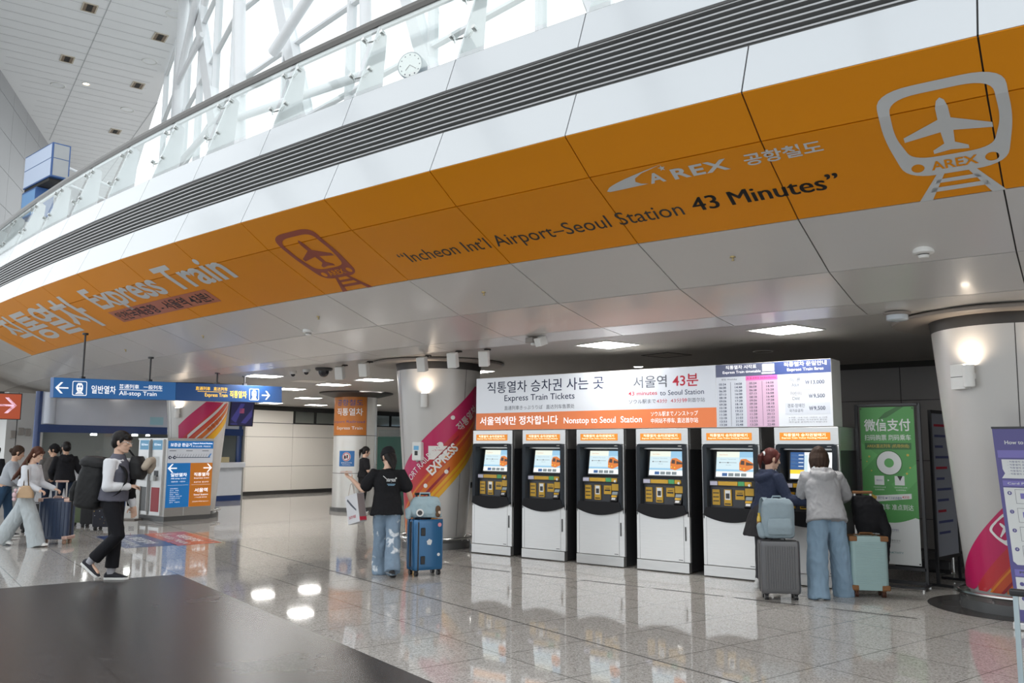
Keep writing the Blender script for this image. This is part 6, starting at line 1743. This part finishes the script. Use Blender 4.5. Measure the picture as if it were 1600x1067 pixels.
m_gsh = mat('graphite_shell', (.10,.10,.105), .33, metal=.35, coat=.2)
suitcase('ribbed graphite suitcase standing before the two women with a pale blue backpack on it', (-3.43,9.36,0), rad(31), .42, .24, .62, m_gsh, m_blk, ribs=13, handle=.0, wheel_r=.030, rib_d=.007)
bk, _ = backpack('backpack', 'pale grey-blue backpack standing on the ribbed graphite suitcase', 'backpack', (-3.43,9.37,.648), rad(31+90), .34, .20, .42, cloth('grey_blue_pack', (.27,.34,.38), .75), cloth('grey_blue_webbing', (.25,.32,.36)), lid=False)
mb = MB(); mb.limb([(-.02,.17,.04),(-.02,.19,.12)], [.05,.045]); mb.build('side_pocket', cloth('grey_blue_pack', (.27,.34,.38)), bk, smooth=True)
t = thing('drink_bottle', 'small yellow drink bottle in the side pocket of the pale blue backpack', 'bottle', (-3.615,9.30,.74), 0)
mb = MB(); mb.lathe([(.001,0),(.024,.004),(.026,.02),(.022,.06),(.026,.10),(.018,.135),(.010,.15)], n=20); mb.build('bottle_body', mat('yellow_drink', (.62,.40,.03), .2, coat=.5), t, smooth=True); mb = MB(); mb.lathe([(.013,.145),(.013,.17),(.001,.17)], n=16); mb.build('bottle_cap', mat('yellow_cap', (.70,.48,.05), .4), t, smooth=True)
mb = MB(); mb.lathe([(.0245,.05),(.0255,.08)], n=20); mb.build('bottle_label', mat('bottle_label', (.25,.13,.03), .4), t, smooth=True)
m_mint = mat('mint_shell', (.28,.40,.40), .45); m_tan = cloth('tan_leather', (.20,.095,.04), .5); m_brw = cloth('brown_wheel', (.06,.022,.014), .4)
suitcase('mint suitcase with tan leather trim right of the woman in grey hoodie', (-2.72,10.15,0), rad(28), .40, .25, .66, m_mint, m_tan, m_brw, ribs=24, horiz=True, handle=.46, mhandle=m_whitep, guards=True, wheel_r=.034, rib_d=.004)
t = thing('black_coat', 'black coat bundled over the handle of the mint suitcase', 'coat', (-2.75,10.20,.69), rad(28))
mb = MB(); mb.loft([(V((.05,.02,.0)), V((.12,0,0)), V((0,.08,0))), (V((.06,.02,.12)), V((.17,0,0)), V((0,.12,0))), (V((.05,.02,.30)), V((.16,0,0)), V((0,.12,0))), (V((-.0,.02,.40)), V((.10,0,0)), V((0,.08,0)))], 22, 2.4); mb.limb([(.17,.0,.20),(.22,-.05,.04),(.20,-.08,-.16),(.18,-.09,-.36)], [.07,.06,.045,.03]); fuse(mb, 'cloth', cloth('black_wool', (.011,.011,.013)), t, .011, 2, .018, (8,8,7), 5)

# ---- woman pulling the navy suitcase (left) and the others by the counter
lg, JL = person('long brown-haired woman in white top and pale grey wide trousers pulling a navy suitcase', (-14.72, 6.42, 0), HR, 1.64, True, lean=9, head=(-2,20),
    legs=((-24,8,1,-14,3),(22,6,1,6,3)), arms=(((.2,.15,-1),(.75,.05,-.3),(.9,.0,-.3),(0,0,-1),1.0),((.10,-.16,-1),(.80,.05,-.32),(.9,0,-.3),(0,0,-1),1.0)),
    top=dict(m=cloth('white_knit', (.62,.64,.68)), hem=.10, loose=1.10, name='sweater', folds=.010), pants=dict(m=cloth('pale_grey_wide', (.42,.46,.48)), th=.112, kn=.118, hem=.125, low=-.015, folds=.020, fit=1.05, rise=.17),
    shoes=dict(m=cloth('white_runner', (.68,.69,.70)), sole=m_sole, th=.034), hair=dict(m=m_hairbr, kind='long', len=.50, back=.30), skin=m_skin2, voxel=.0075, seed=41)
suitcase('navy ribbed suitcase with rose-gold corners pulled by the long-haired woman', (-14.70,6.92,0), HR, .50, .27, .74, mat('navy_shell', (.030,.048,.095), .35, coat=.2), mat('rose_gold', (.62,.42,.35), .35, metal=.4), mat('tan_wheel', (.35,.22,.16), .4), ribs=7, handle=.26, mhandle=mat('silver_handle', (.65,.62,.60), .3, metal=.6), guards=True, wheel_r=.035, rib_d=.012)
t = thing('handbag', 'small beige handbag with pastel charms on the hip of the long-haired woman', 'handbag', world_pt(lg, (.14,-.27,.78)), HR)
mb = MB(); mb.loft([(V((0,0,0)), V((.135,0,0)), V((0,.055,0))), (V((0,0,.08)), V((.125,0,0)), V((0,.05,0))), (V((0,0,.19)), V((.055,0,0)), V((0,.03,0)))], 22, 3); fuse(mb, 'main_bag', cloth('beige_leather', (.45,.31,.19), .6), t, .010, 2, .004)
mb = MB(); mb.tube([(-.04,0,.18),(-.06,.06,.42),(-.09,.13,.60)], .008, 8); mb.tube([(.04,0,.18),(-.02,.06,.42),(-.09,.13,.60)], .008, 8); mb.build('strap', cloth('brown_strap', (.08,.05,.03)), t)
mb = MB(); mb.ell((-.14,-.06,.05), (.035,.03,.045)); mb.ell((-.14,-.06,-.02), (.03,.03,.03)); mb.ell((-.12,-.07,.12), (.025,.025,.03)); mb.build('charm', cloth('pastel_plush', (.62,.45,.48)), t, smooth=True)
person('brown-haired woman in grey sweater and jeans bending behind the long-haired woman', (-16.35, 6.75, 0), HR+.35, 1.63, True, lean=16, head=(10,12),
    legs=((10,6,2,4,4),(-14,10,2,-16,4)), arms=(((-.35,.35,-.75),(.55,-.2,-.5),(.8,0,-.3),(0,0,-1),.6),((.3,-.2,-.9),(.6,.2,-.5),(.8,0,-.3),(0,0,-1),.6)),
    top=dict(m=cloth('grey_knit', (.36,.38,.41)), hem=.04, loose=1.08, name='sweater', folds=.010), pants=dict(m=cloth('blue_denim', (.030,.065,.12)), th=.094, kn=.070, hem=.065, low=.03, folds=.008), shoes=dict(m=cloth('dark_trainers', (.035,.035,.042))), hair=dict(m=m_hairdk, kind='bun'), voxel=.009, seed=51)
person('dark-haired person in black hooded jacket and dark jeans at the ticket counter', (-18.26, 8.70, 0), rad(165), 1.69, True, lean=4, head=(8,6),
    legs=((2,4,3,2,4),(-4,6,3,2,4)), arms=(((.25,.25,-.9),(.6,-.2,-.5),(.8,0,-.3),(0,0,-1),.6),((.05,-.40,-.9),(-.05,-.55,-.5),(.1,-.8,-.3),(0,0,-1),1.0)),
    top=dict(m=cloth('black_hood_jacket', (.014,.014,.017)), hem=-.06, loose=1.22, name='hooded_jacket', hood=True, folds=.014), pants=dict(m=cloth('ink_jeans', (.016,.024,.046)), th=.092, kn=.068, hem=.06, low=.04, folds=.008), shoes=dict(m=cloth('red_shoes', (.42,.02,.03))), hair=dict(m=m_hairb, kind='bun'), voxel=.009, seed=61)
cp, JC = person('person in brown-grey jacket and black cap standing behind the black hooded jacket', (-19.00, 8.78, 0), rad(155), 1.64, True, lean=4, head=(75,4),
    legs=((2,4,3,2,4),(-4,6,3,2,4)), arms=(((.25,.25,-.9),(.6,-.2,-.5),(.8,0,-.3),(0,0,-1),.6),((.2,-.20,-.9),(.5,.1,-.5),(.8,0,-.3),(0,0,-1),.6)),
    top=dict(m=cloth('brown_grey_jacket', (.10,.092,.088)), hem=-.06, loose=1.25, name='jacket', folds=.014), pants=dict(m=cloth('ink_jeans', (.016,.024,.046)), th=.092, kn=.068, hem=.06, low=.04, folds=.008), shoes=dict(m=cloth('dark_trainers', (.035,.035,.042))), hair=dict(m=m_hairb, kind='pony', len=.12), voxel=.009, seed=71)
h, M, sC = JC['h'], JC['M'], JC['s']
mb = MB(); mb.loft([(h(-.012,0,.03), M @ V((.112*sC,0,0)), M @ V((0,.094*sC,0))), (h(-.014,0,.09), M @ V((.104*sC,0,0)), M @ V((0,.086*sC,0))), (h(-.018,0,.145), M @ V((.03*sC,0,0)), M @ V((0,.03*sC,0)))], 24); mb.loft([(h(.07,0,.05), M @ V((.01,0,0)), M @ V((0,.075*sC,0))), (h(.165,0,.035), M @ V((.008,0,0)), M @ V((0,.05*sC,0)))], 16); fuse(mb, 'cap', cap_m, cp, .009, 2)
person('woman in black short-sleeved dress standing by the far orange-signed column', (-15.93, 14.9, 0), HR+.5, 1.63, True, lean=3, head=(-5,10),
    legs=((2,4,2,2,4),(-3,6,2,2,4)), arms=(((.10,.25,-.95),(.55,-.35,-.4),(.8,-.3,0),(0,0,-1),.6),((.05,-.30,-.9),(.50,.35,-.45),(.8,.3,0),(0,0,-1),.6)),
    top=dict(m=m_tee, hem=-.02, loose=1.08, sleeve='short', name='tshirt'), pants=dict(m=cloth('black_slacks', (.012,.012,.013)), th=.10, kn=.085, hem=.08, low=.02), shoes=dict(m=cloth('dark_trainers', (.035,.035,.042))), hair=dict(m=m_hairb, kind='pony', len=.2), skin=m_skin2, voxel=.009, seed=81)
suitcase('green-sided suitcase standing behind the plain black suitcase by the counter', (-17.62,8.74,0), HR-.15, .40, .26, .66, mat('olive_shell', (.06,.085,.035), .5), m_blk, handle=.34, wheel_r=.03)
suitcase('plain black fabric suitcase by the person in black hooded jacket', (-17.10,8.74,0), HR-.1, .40, .25, .66, cloth('black_case', (.022,.022,.024), .6), m_blk, handle=.38, wheel_r=.03, mhandle=m_steel)
st = suitcase('dark star-patterned suitcase standing behind the walking young man', (-16.30,8.62,0), HR-.1, .46, .28, .72, cloth('ink_cover', (.026,.027,.036), .6), m_blk, handle=.0, wheel_r=.03)
A = Art(lambda u, v, o=0: V((u, -.14-o, v)), 'star_print', st, .006)
random.seed(5)
for i in range(22):
    x, z, r = random.uniform(-.19,.19), random.uniform(.14,.62), random.uniform(.006,.014)
    A.poly([(x+r*(1 if j%2==0 else .4)*math.cos(PI*j/5), z+r*(1 if j%2==0 else .4)*math.sin(PI*j/5)) for j in range(10)], (m_bw, MATS['print_blue'], m_gold)[i%3])
A.build()
suitcase('small dark suitcase half hidden behind the legs of the long-haired woman', (-16.9,7.55,0), HR, .42, .26, .52, cloth('black_case', (.022,.022,.024), .6), m_blk, handle=.0, wheel_r=.028)
person('person in dark clothes cut off by the left edge of the view', (-21.1,8.45,0), HA, 1.60, True, lean=4, legs=((2,4,3,2,4),(-4,6,3,2,4)), arms=(((.05,.2,-1),(.3,.0,-.9),(.2,0,-1),(0,-1,0),.5),((.05,-.2,-1),(.3,0,-.9),(.2,0,-1),(0,1,0),.5)), top=dict(m=m_tee, hem=-.08, loose=1.15, name='jacket'), pants=dict(m=cloth('black_slacks', (.012,.012,.013)), th=.10, kn=.08, hem=.07), shoes=dict(m=cloth('dark_trainers', (.035,.035,.042))), hair=dict(m=m_hairb, kind='bob'), voxel=.011, seed=91)
# suitcase of someone outside the view: only its handle shows at the lower right
suitcase('pale silver suitcase handle rising at the lower right corner', (-.50,4.50,0), rad(0), .42, .26, .50, mat('silver_shell', (.45,.46,.47), .35, metal=.4), m_blk, handle=.45, mhandle=mat('pale_handle', (.42,.50,.53), .3, metal=.4), wheel_r=.03)
# ------------------------------------------------------------------ atrium above: white ceiling, grey wall, glazed facade, trusses
HZ = 18.0
ceil_poly = [(-24.0,4.2),(-20.0,13.2),(-27.5,16.5),(-34,19.4),(-60,31.3),(-64,31.5),(-51.7,23.5),(-39.7,14.9),(-33,10.1)]
mb = MB(); n = len(ceil_poly)
mb.add([V((x,y,HZ)) for x,y in ceil_poly]+[V((x,y,HZ+.4)) for x,y in ceil_poly], [tuple(range(n)), tuple(range(2*n-1,n-1,-1))]+[(i,n+i,n+(i+1)%n,(i+1)%n) for i in range(n)])
cw = mat('atrium_ceiling', (.78,.79,.80))
ac = struct(mb.build('ceiling_atrium', m_cwhite))
# long board joints of that ceiling
mb = MB()
e1 = V((-.95,.31,0)).normalized(); e2 = V((.31,.95,0)).normalized()
o0 = V((-24,9,0))
def inpoly(p, P):
    c = False; j = len(P)-1
    for i in range(len(P)):
        if (P[i][1] > p[1]) != (P[j][1] > p[1]) and p[0] < (P[j][0]-P[i][0])*(p[1]-P[i][1])/(P[j][1]-P[i][1])+P[i][0]: c = not c
        j = i
    return c
def joint_line(a, d, L, w):
    k = 0
    while k < L:
        p = a+d*k; q = a+d*(k+.8)
        if inpoly((p.x,p.y), ceil_poly) and inpoly((q.x,q.y), ceil_poly):
            s = V((-d.y,d.x,0))*w/2
            mb.add([V((*(p-s).xy,HZ-.006)),V((*(q-s).xy,HZ-.006)),V((*(q+s).xy,HZ-.006)),V((*(p+s).xy,HZ-.006))], [(0,1,2,3)])
        k += .8
for i in range(-10, 60): joint_line(o0 + e1*(i*.75) - e2*8, e2, 26, .025)
for i in range(-3, 6): joint_line(o0 + e2*(i*3.6) - e1*10, e1, 60, .04)
mb.build('board_joint', mat('ceiling_joint', (.55,.56,.57), .7), ac)
panel_wall('wall_atrium', (-31.5, 9.05), (-64.0, 32.3), 5.25, HZ, [0]+[2.5*i for i in range(1,16)]+[39.9], [5.25]+[6+1.6*i for i in range(8)]+[HZ], m_gwall, gap=.02)
k = (HZ-CAMZ)/(14-CAMZ)
for i, (x, y) in enumerate(((-23.51,10.97),(-27.32,12.16),(-27.4,14.6),(-32.26,16.39),(-23.53,13.14))):
    t = thing('ceiling_vent', 'small brown vent in the high white ceiling, ' + ('nearest the top edge of the view','left one in the middle row','right one of the middle row','lowest one just above the handrail','upper one beside the glazed wall')[i], 'vent', (x*k, y*k, HZ), math.atan2(.31,-.95), 'vents in the high ceiling')
    mb = MB(); 
    for lo, hi in (((-.36,-.26),(.36,-.21)),((-.36,.21),(.36,.26)),((-.36,-.21),(-.32,.21)),((.32,-.21),(.36,.21))): mb.box((*lo,-.03),(*hi,0))
    mb.build('frame', mat('vent_cream', (.60,.53,.42), .5), t)
    mb = MB(); mb.box((-.32,-.21,-.012),(.32,.21,-.002)); mb.build('slot_plate', m_brown, t)
    mb = MB()
    for j in range(7): mb.box((-.28+.085*j,-.10,-.022),(-.225+.085*j,.10,-.012))
    mb.build('grille', m_gap, t)
for i, (x, y, on) in enumerate(((-21.9,12.62,0),(-25.34,13.85,0),(-29.75,15.52,0),(-29.63,12.95,0),(-28.73,13.48,1))):
    t = thing('high_downlight', 'round downlight in the high white ceiling, ' + ('top one beside the glazed wall','second one down beside the glazed wall','third one down, nearest the handrail','left one beside the lit lamp','the small warm lit one')[i], 'ceiling light', (x*k, y*k, HZ), 0, 'downlights in the high ceiling')
    r = .30 if not on else .16
    mb = MB(); mb.lathe([(r*.8,-.01),(r,-.03),(r*1.08,0)], n=24); mb.build('rim', m_whitep, t, smooth=True)
    mb = MB(); mb.lathe([(.001,-.012),(r*.8,-.012)], n=24); mb.build('lamp', glow('warm_downlight', (1,.78,.5), 3) if on else mat('lamp_off', (.85,.86,.87), .3), t)

FP = [(-34,19.4),(-27.5,16.5),(-20,13.4),(-8,11.3),(14,11.3)]
TOPZ = 26.0
mbm = MB(); mbg = MB()
for i in range(len(FP)-1):
    a, b = V((*FP[i],0)), V((*FP[i+1],0)); d = b-a; L = d.length; d.normalize(); nn = V((d.y,-d.x,0))
    z1 = TOPZ if i else HZ+.2
    N = max(1, round(L/2.9))
    for j in range(N+1):
        p = a+d*(L*j/N); w = .04
        mbm.add([p-d*w-nn*.12+V((0,0,5.25)),p+d*w-nn*.12+V((0,0,5.25)),p+d*w+nn*.10+V((0,0,5.25)),p-d*w+nn*.10+V((0,0,5.25))]+[p-d*w-nn*.12+V((0,0,z1)),p+d*w-nn*.12+V((0,0,z1)),p+d*w+nn*.10+V((0,0,z1)),p-d*w+nn*.10+V((0,0,z1))], [(0,3,2,1),(4,5,6,7),(0,1,5,4),(1,2,6,5),(2,3,7,6),(3,0,4,7)])
    z = 5.3
    while z < z1:
        A_, B_ = a+V((0,0,z)), b+V((0,0,z)); w = .03
        mbm.add([A_-nn*.08-V((0,0,w)),B_-nn*.08-V((0,0,w)),B_+nn*.06-V((0,0,w)),A_+nn*.06-V((0,0,w)),A_-nn*.08+V((0,0,w)),B_-nn*.08+V((0,0,w)),B_+nn*.06+V((0,0,w)),A_+nn*.06+V((0,0,w))], [(0,3,2,1),(4,5,6,7),(0,1,5,4),(1,2,6,5),(2,3,7,6),(3,0,4,7)])
        z += 2.1
    mbg.add([a-nn*.02+V((0,0,5.3)),b-nn*.02+V((0,0,5.3)),b-nn*.02+V((0,0,z1)),a-nn*.02+V((0,0,z1))], [(0,1,2,3)])
fr_ = struct(mbm.build('window_frame_atrium', m_truss)); mbg.build('glazing', m_fglass, fr_)

# leaning white columns and tube trusses in front of the glazing
def fpt(x, y, z, out=1.0):
    return V((x*(1-out*.03), y*(1-out*.03), z))
def lean(p0, p1, lab, w=.30):
    a, b = V(p0), V(p1); d = (b-a)/(b.z-a.z)
    lo = a + d*(5.25-a.z); hi = a + d*(21.0-a.z)
    t = thing('leaning_column', lab, 'column', lo, 0, 'leaning white columns by the glazing')
    fd = V((.95,-.30,0)).normalized(); gd = V((.30,.95,0))
    L = hi-lo
    mb = MB(); c = []
    for q, s in ((V((0,0,0)),1),(L,1)):
        c.append([q-fd*w-gd*.12, q+fd*w-gd*.12, q+fd*w+gd*.12, q-fd*w+gd*.12])
    mb.rings(c); mb.build('shaft', m_truss, t)
    mb = MB(); c = [[q-fd*(w+.10)-gd*.02, q-fd*w-gd*.02, q-fd*w+gd*.10, q-fd*(w+.10)+gd*.10] for q in (V((0,0,0)),L)]; mb.rings(c); mb.build('flange', mat('truss_grey', (.42,.43,.44), .4), t)
    mb = MB(); mb.box((-.5,-.35,-.01),(.5,.35,.06)); mb.build('base_plate', m_truss, t)
lean((-26.23,15.98,17.35),(-22.6,14.4,12.29), 'leaning white column beside the end of the high white ceiling', .34)
lean((-17.28,12.92,12.85),(-16.65,12.81,11.31), 'leaning white column in the middle of the glazing above the handrail', .26)
lean((-11.63,11.93,10.44),(-11.1,11.84,9.12), 'leaning white column behind the round clock', .20)
lean((-7.0,11.0,9.6),(-6.6,10.9,8.6), 'leaning white column seen through the last glass panes', .20)
tr = thing('tube_truss', 'white steel tube truss rising in front of the bright glazing', 'truss', (-27.9,16.2,5.25))
base = V((-27.9,16.2,5.25))
def tube_(name, a, b, r):
    mb = MB(); mb.tube([V(a)-base, V(b)-base], r, 14); return mb.build(name, m_truss, tr, smooth=True)
tube_('chord', (-27.98,16.45,5.3), (-27.5,16.2,17.95), .19)
tube_('chord', (-18.3,12.75,5.3), (-19.7,13.1,17.5), .16)
tube_('chord', (-12.4,11.6,5.3), (-13.4,11.9,17), .13)
tube_('brace', (-27.9,16.3,14.6), (-23.6,14.6,14.7), .09)
tube_('brace', (-27.9,16.3,14.2), (-25.0,15.2,16.8), .12)
tube_('brace', (-23.4,14.5,15.6), (-19.3,12.9,19.0), .11)
tube_('brace', (-16.9,12.4,11.3), (-12.7,11.6,13.1), .13)
tube_('brace', (-18.8,12.8,10.2), (-12.7,11.6,9.3), .10)
tube_('brace', (-27.9,16.3,11.4), (-18.6,12.8,10.9), .11)
# round clock on a post on the upper deck
cl = thing('round_clock', 'round white double-faced clock on the upper deck behind the glass', 'clock', (-9.75,10.0,5.25))
mb = MB(); mb.tube([(0,0,0),(0,0,2.55)], .05, 14); mb.build('post', m_post, cl, smooth=True)
dv = V((.30,-.95,0)).normalized(); cc = V((0,0,2.79))
mb = MB(); mb.tube([cc-dv*.10, cc+dv*.10], .235, 40); mb.build('drum', mat('clock_drum', (.20,.24,.27), .3), cl, smooth=True)
su = V((dv.y*-1, dv.x, 0))
for sgn_ in (1,-1):
    pf_ = plane(cc+dv*.101*sgn_, V((-dv.y,dv.x,0))*sgn_, (0,0,1), dv*sgn_)
    mb = MB(); mb.add([pf_(.215*math.cos(2*PI*i/40), .215*math.sin(2*PI*i/40), .001) for i in range(40)], [tuple(range(40))]); fc = mb.build('clock_face', mat('clock_white', (.78,.80,.78), .3), cl)
    A = Art(pf_, 'clock_hands', fc, .003)
    for i in range(12): A.disc(.18*math.sin(PI*i/6), .18*math.cos(PI*i/6), .013, m_greyt)
    A.line(0,0,-.08,-.09,.014, m_black,1); A.line(0,0,.12,-.08,.01, m_black,1); A.build()
# blue-edged light box hanging at the far left
lb = thing('hanging_light_box', 'hanging pale light box with blue edges before the grey atrium wall', 'sign', (-30.02,12.25,10.15))
Mz = Matrix.Rotation(math.atan2(-.17,2.34), 4, 'Z')
BL_, BD_, BH_ = 2.35, .55, 1.12
mb = MB(); mb.box((0,0,0),(BL_,BD_,BH_), Mz); cs = mb.build('case', mat('lightbox_blue', (.05,.12,.32), .3), lb)
e_lb = glow('lightbox_face', (.56,.68,.88), .45, base=(.30,.34,.42))
A = Art(lambda u, v, o=0: Mz @ V((u, -o, v)), 'lit_face', cs, .01); A.rect(.03,.04,BL_-.04,.60, e_lb); A.rect(.03,.625,BL_-.04,BH_-.04, e_lb); A.build()
A = Art(lambda u, v, o=0: Mz @ V((BL_+o, u, v)), 'end_face', cs, .01); A.rect(.04,.04,BD_-.04,.60, mat('lightbox_end', (.40,.41,.42), .4)); A.rect(.04,.625,BD_-.04,BH_-.04, MATS['lightbox_end']); A.build()
mb = MB(); mb.box((.05,.03,-.10),(BL_-.2,BD_-.03,-.01), Mz); mb.build('under_tray', m_gap, lb)
for u in (.4,1.9):
    mb = MB(); p = Mz @ V((u,BD_*.6,.6)); mb.tube([p, p+V((-1.6,3.6,0))], .05, 8); mb.build('wall_bracket', m_truss, lb)
mb = MB(); mb.box((-.05,0,-1.05),(1.2,BD_,-.12), Mz); A_b = mb.build('lower_box', MATS['lightbox_blue'], lb); A = Art(lambda u,v,o=0: Mz @ V((u,-o,v)), 'lit_face', A_b, .01); A.rect(.0,-1.0,1.15,-.18, glow('lightbox_face_blue', (.20,.40,.72), .40, base=(.1,.2,.35))); A.build()

# open skylight lattice far above the concourse, seen only as reflections
sky = MB()
for i in range(9):
    x = -34+6*i; sky.box((x-.22,-26,19.2),(x+.22,3.0,19.9))
for j in range(7):
    y = -24+4.4*j; sky.box((-36,y-.14,19.4),(16,y+.14,19.8))
struct(sky.build('roof_beams', m_truss))

# ------------------------------------------------------------------ daylight
w = bpy.data.worlds.new('overcast'); SC.world = w; w.use_nodes = True
nt = w.node_tree; bg = nt.nodes['Background']
tc = _n(nt, 'ShaderNodeTexCoord'); gr = _n(nt, 'ShaderNodeTexNoise'); gr.inputs['Scale'].default_value = 1.6; gr.inputs['Detail'].default_value = 3
nt.links.new(tc.outputs['Generated'], gr.inputs['Vector'])
cr = _n(nt, 'ShaderNodeValToRGB'); cr.color_ramp.elements[0].color = (.80,.87,.93,1); cr.color_ramp.elements[1].color = (.97,1.0,1.0,1); cr.color_ramp.elements[0].position = .35; cr.color_ramp.elements[1].position = .65
nt.links.new(gr.outputs['Fac'], cr.inputs['Fac']); nt.links.new(cr.outputs['Color'], bg.inputs['Color'])
bg.inputs['Strength'].default_value = 1.0
SC.view_settings.view_transform = 'Standard'; SC.view_settings.look = 'None'; SC.view_settings.gamma = 1.0; SC.view_settings.use_curve_mapping = False
SC.view_settings.exposure = 0.85
SC.cycles.max_bounces = 8; SC.cycles.diffuse_bounces = 4; SC.cycles.glossy_bounces = 4; SC.cycles.transparent_max_bounces = 16; SC.cycles.caustics_reflective = False; SC.cycles.caustics_refractive = False
SC.cycles.use_denoising = True
SC.cycles.sample_clamp_indirect = 6
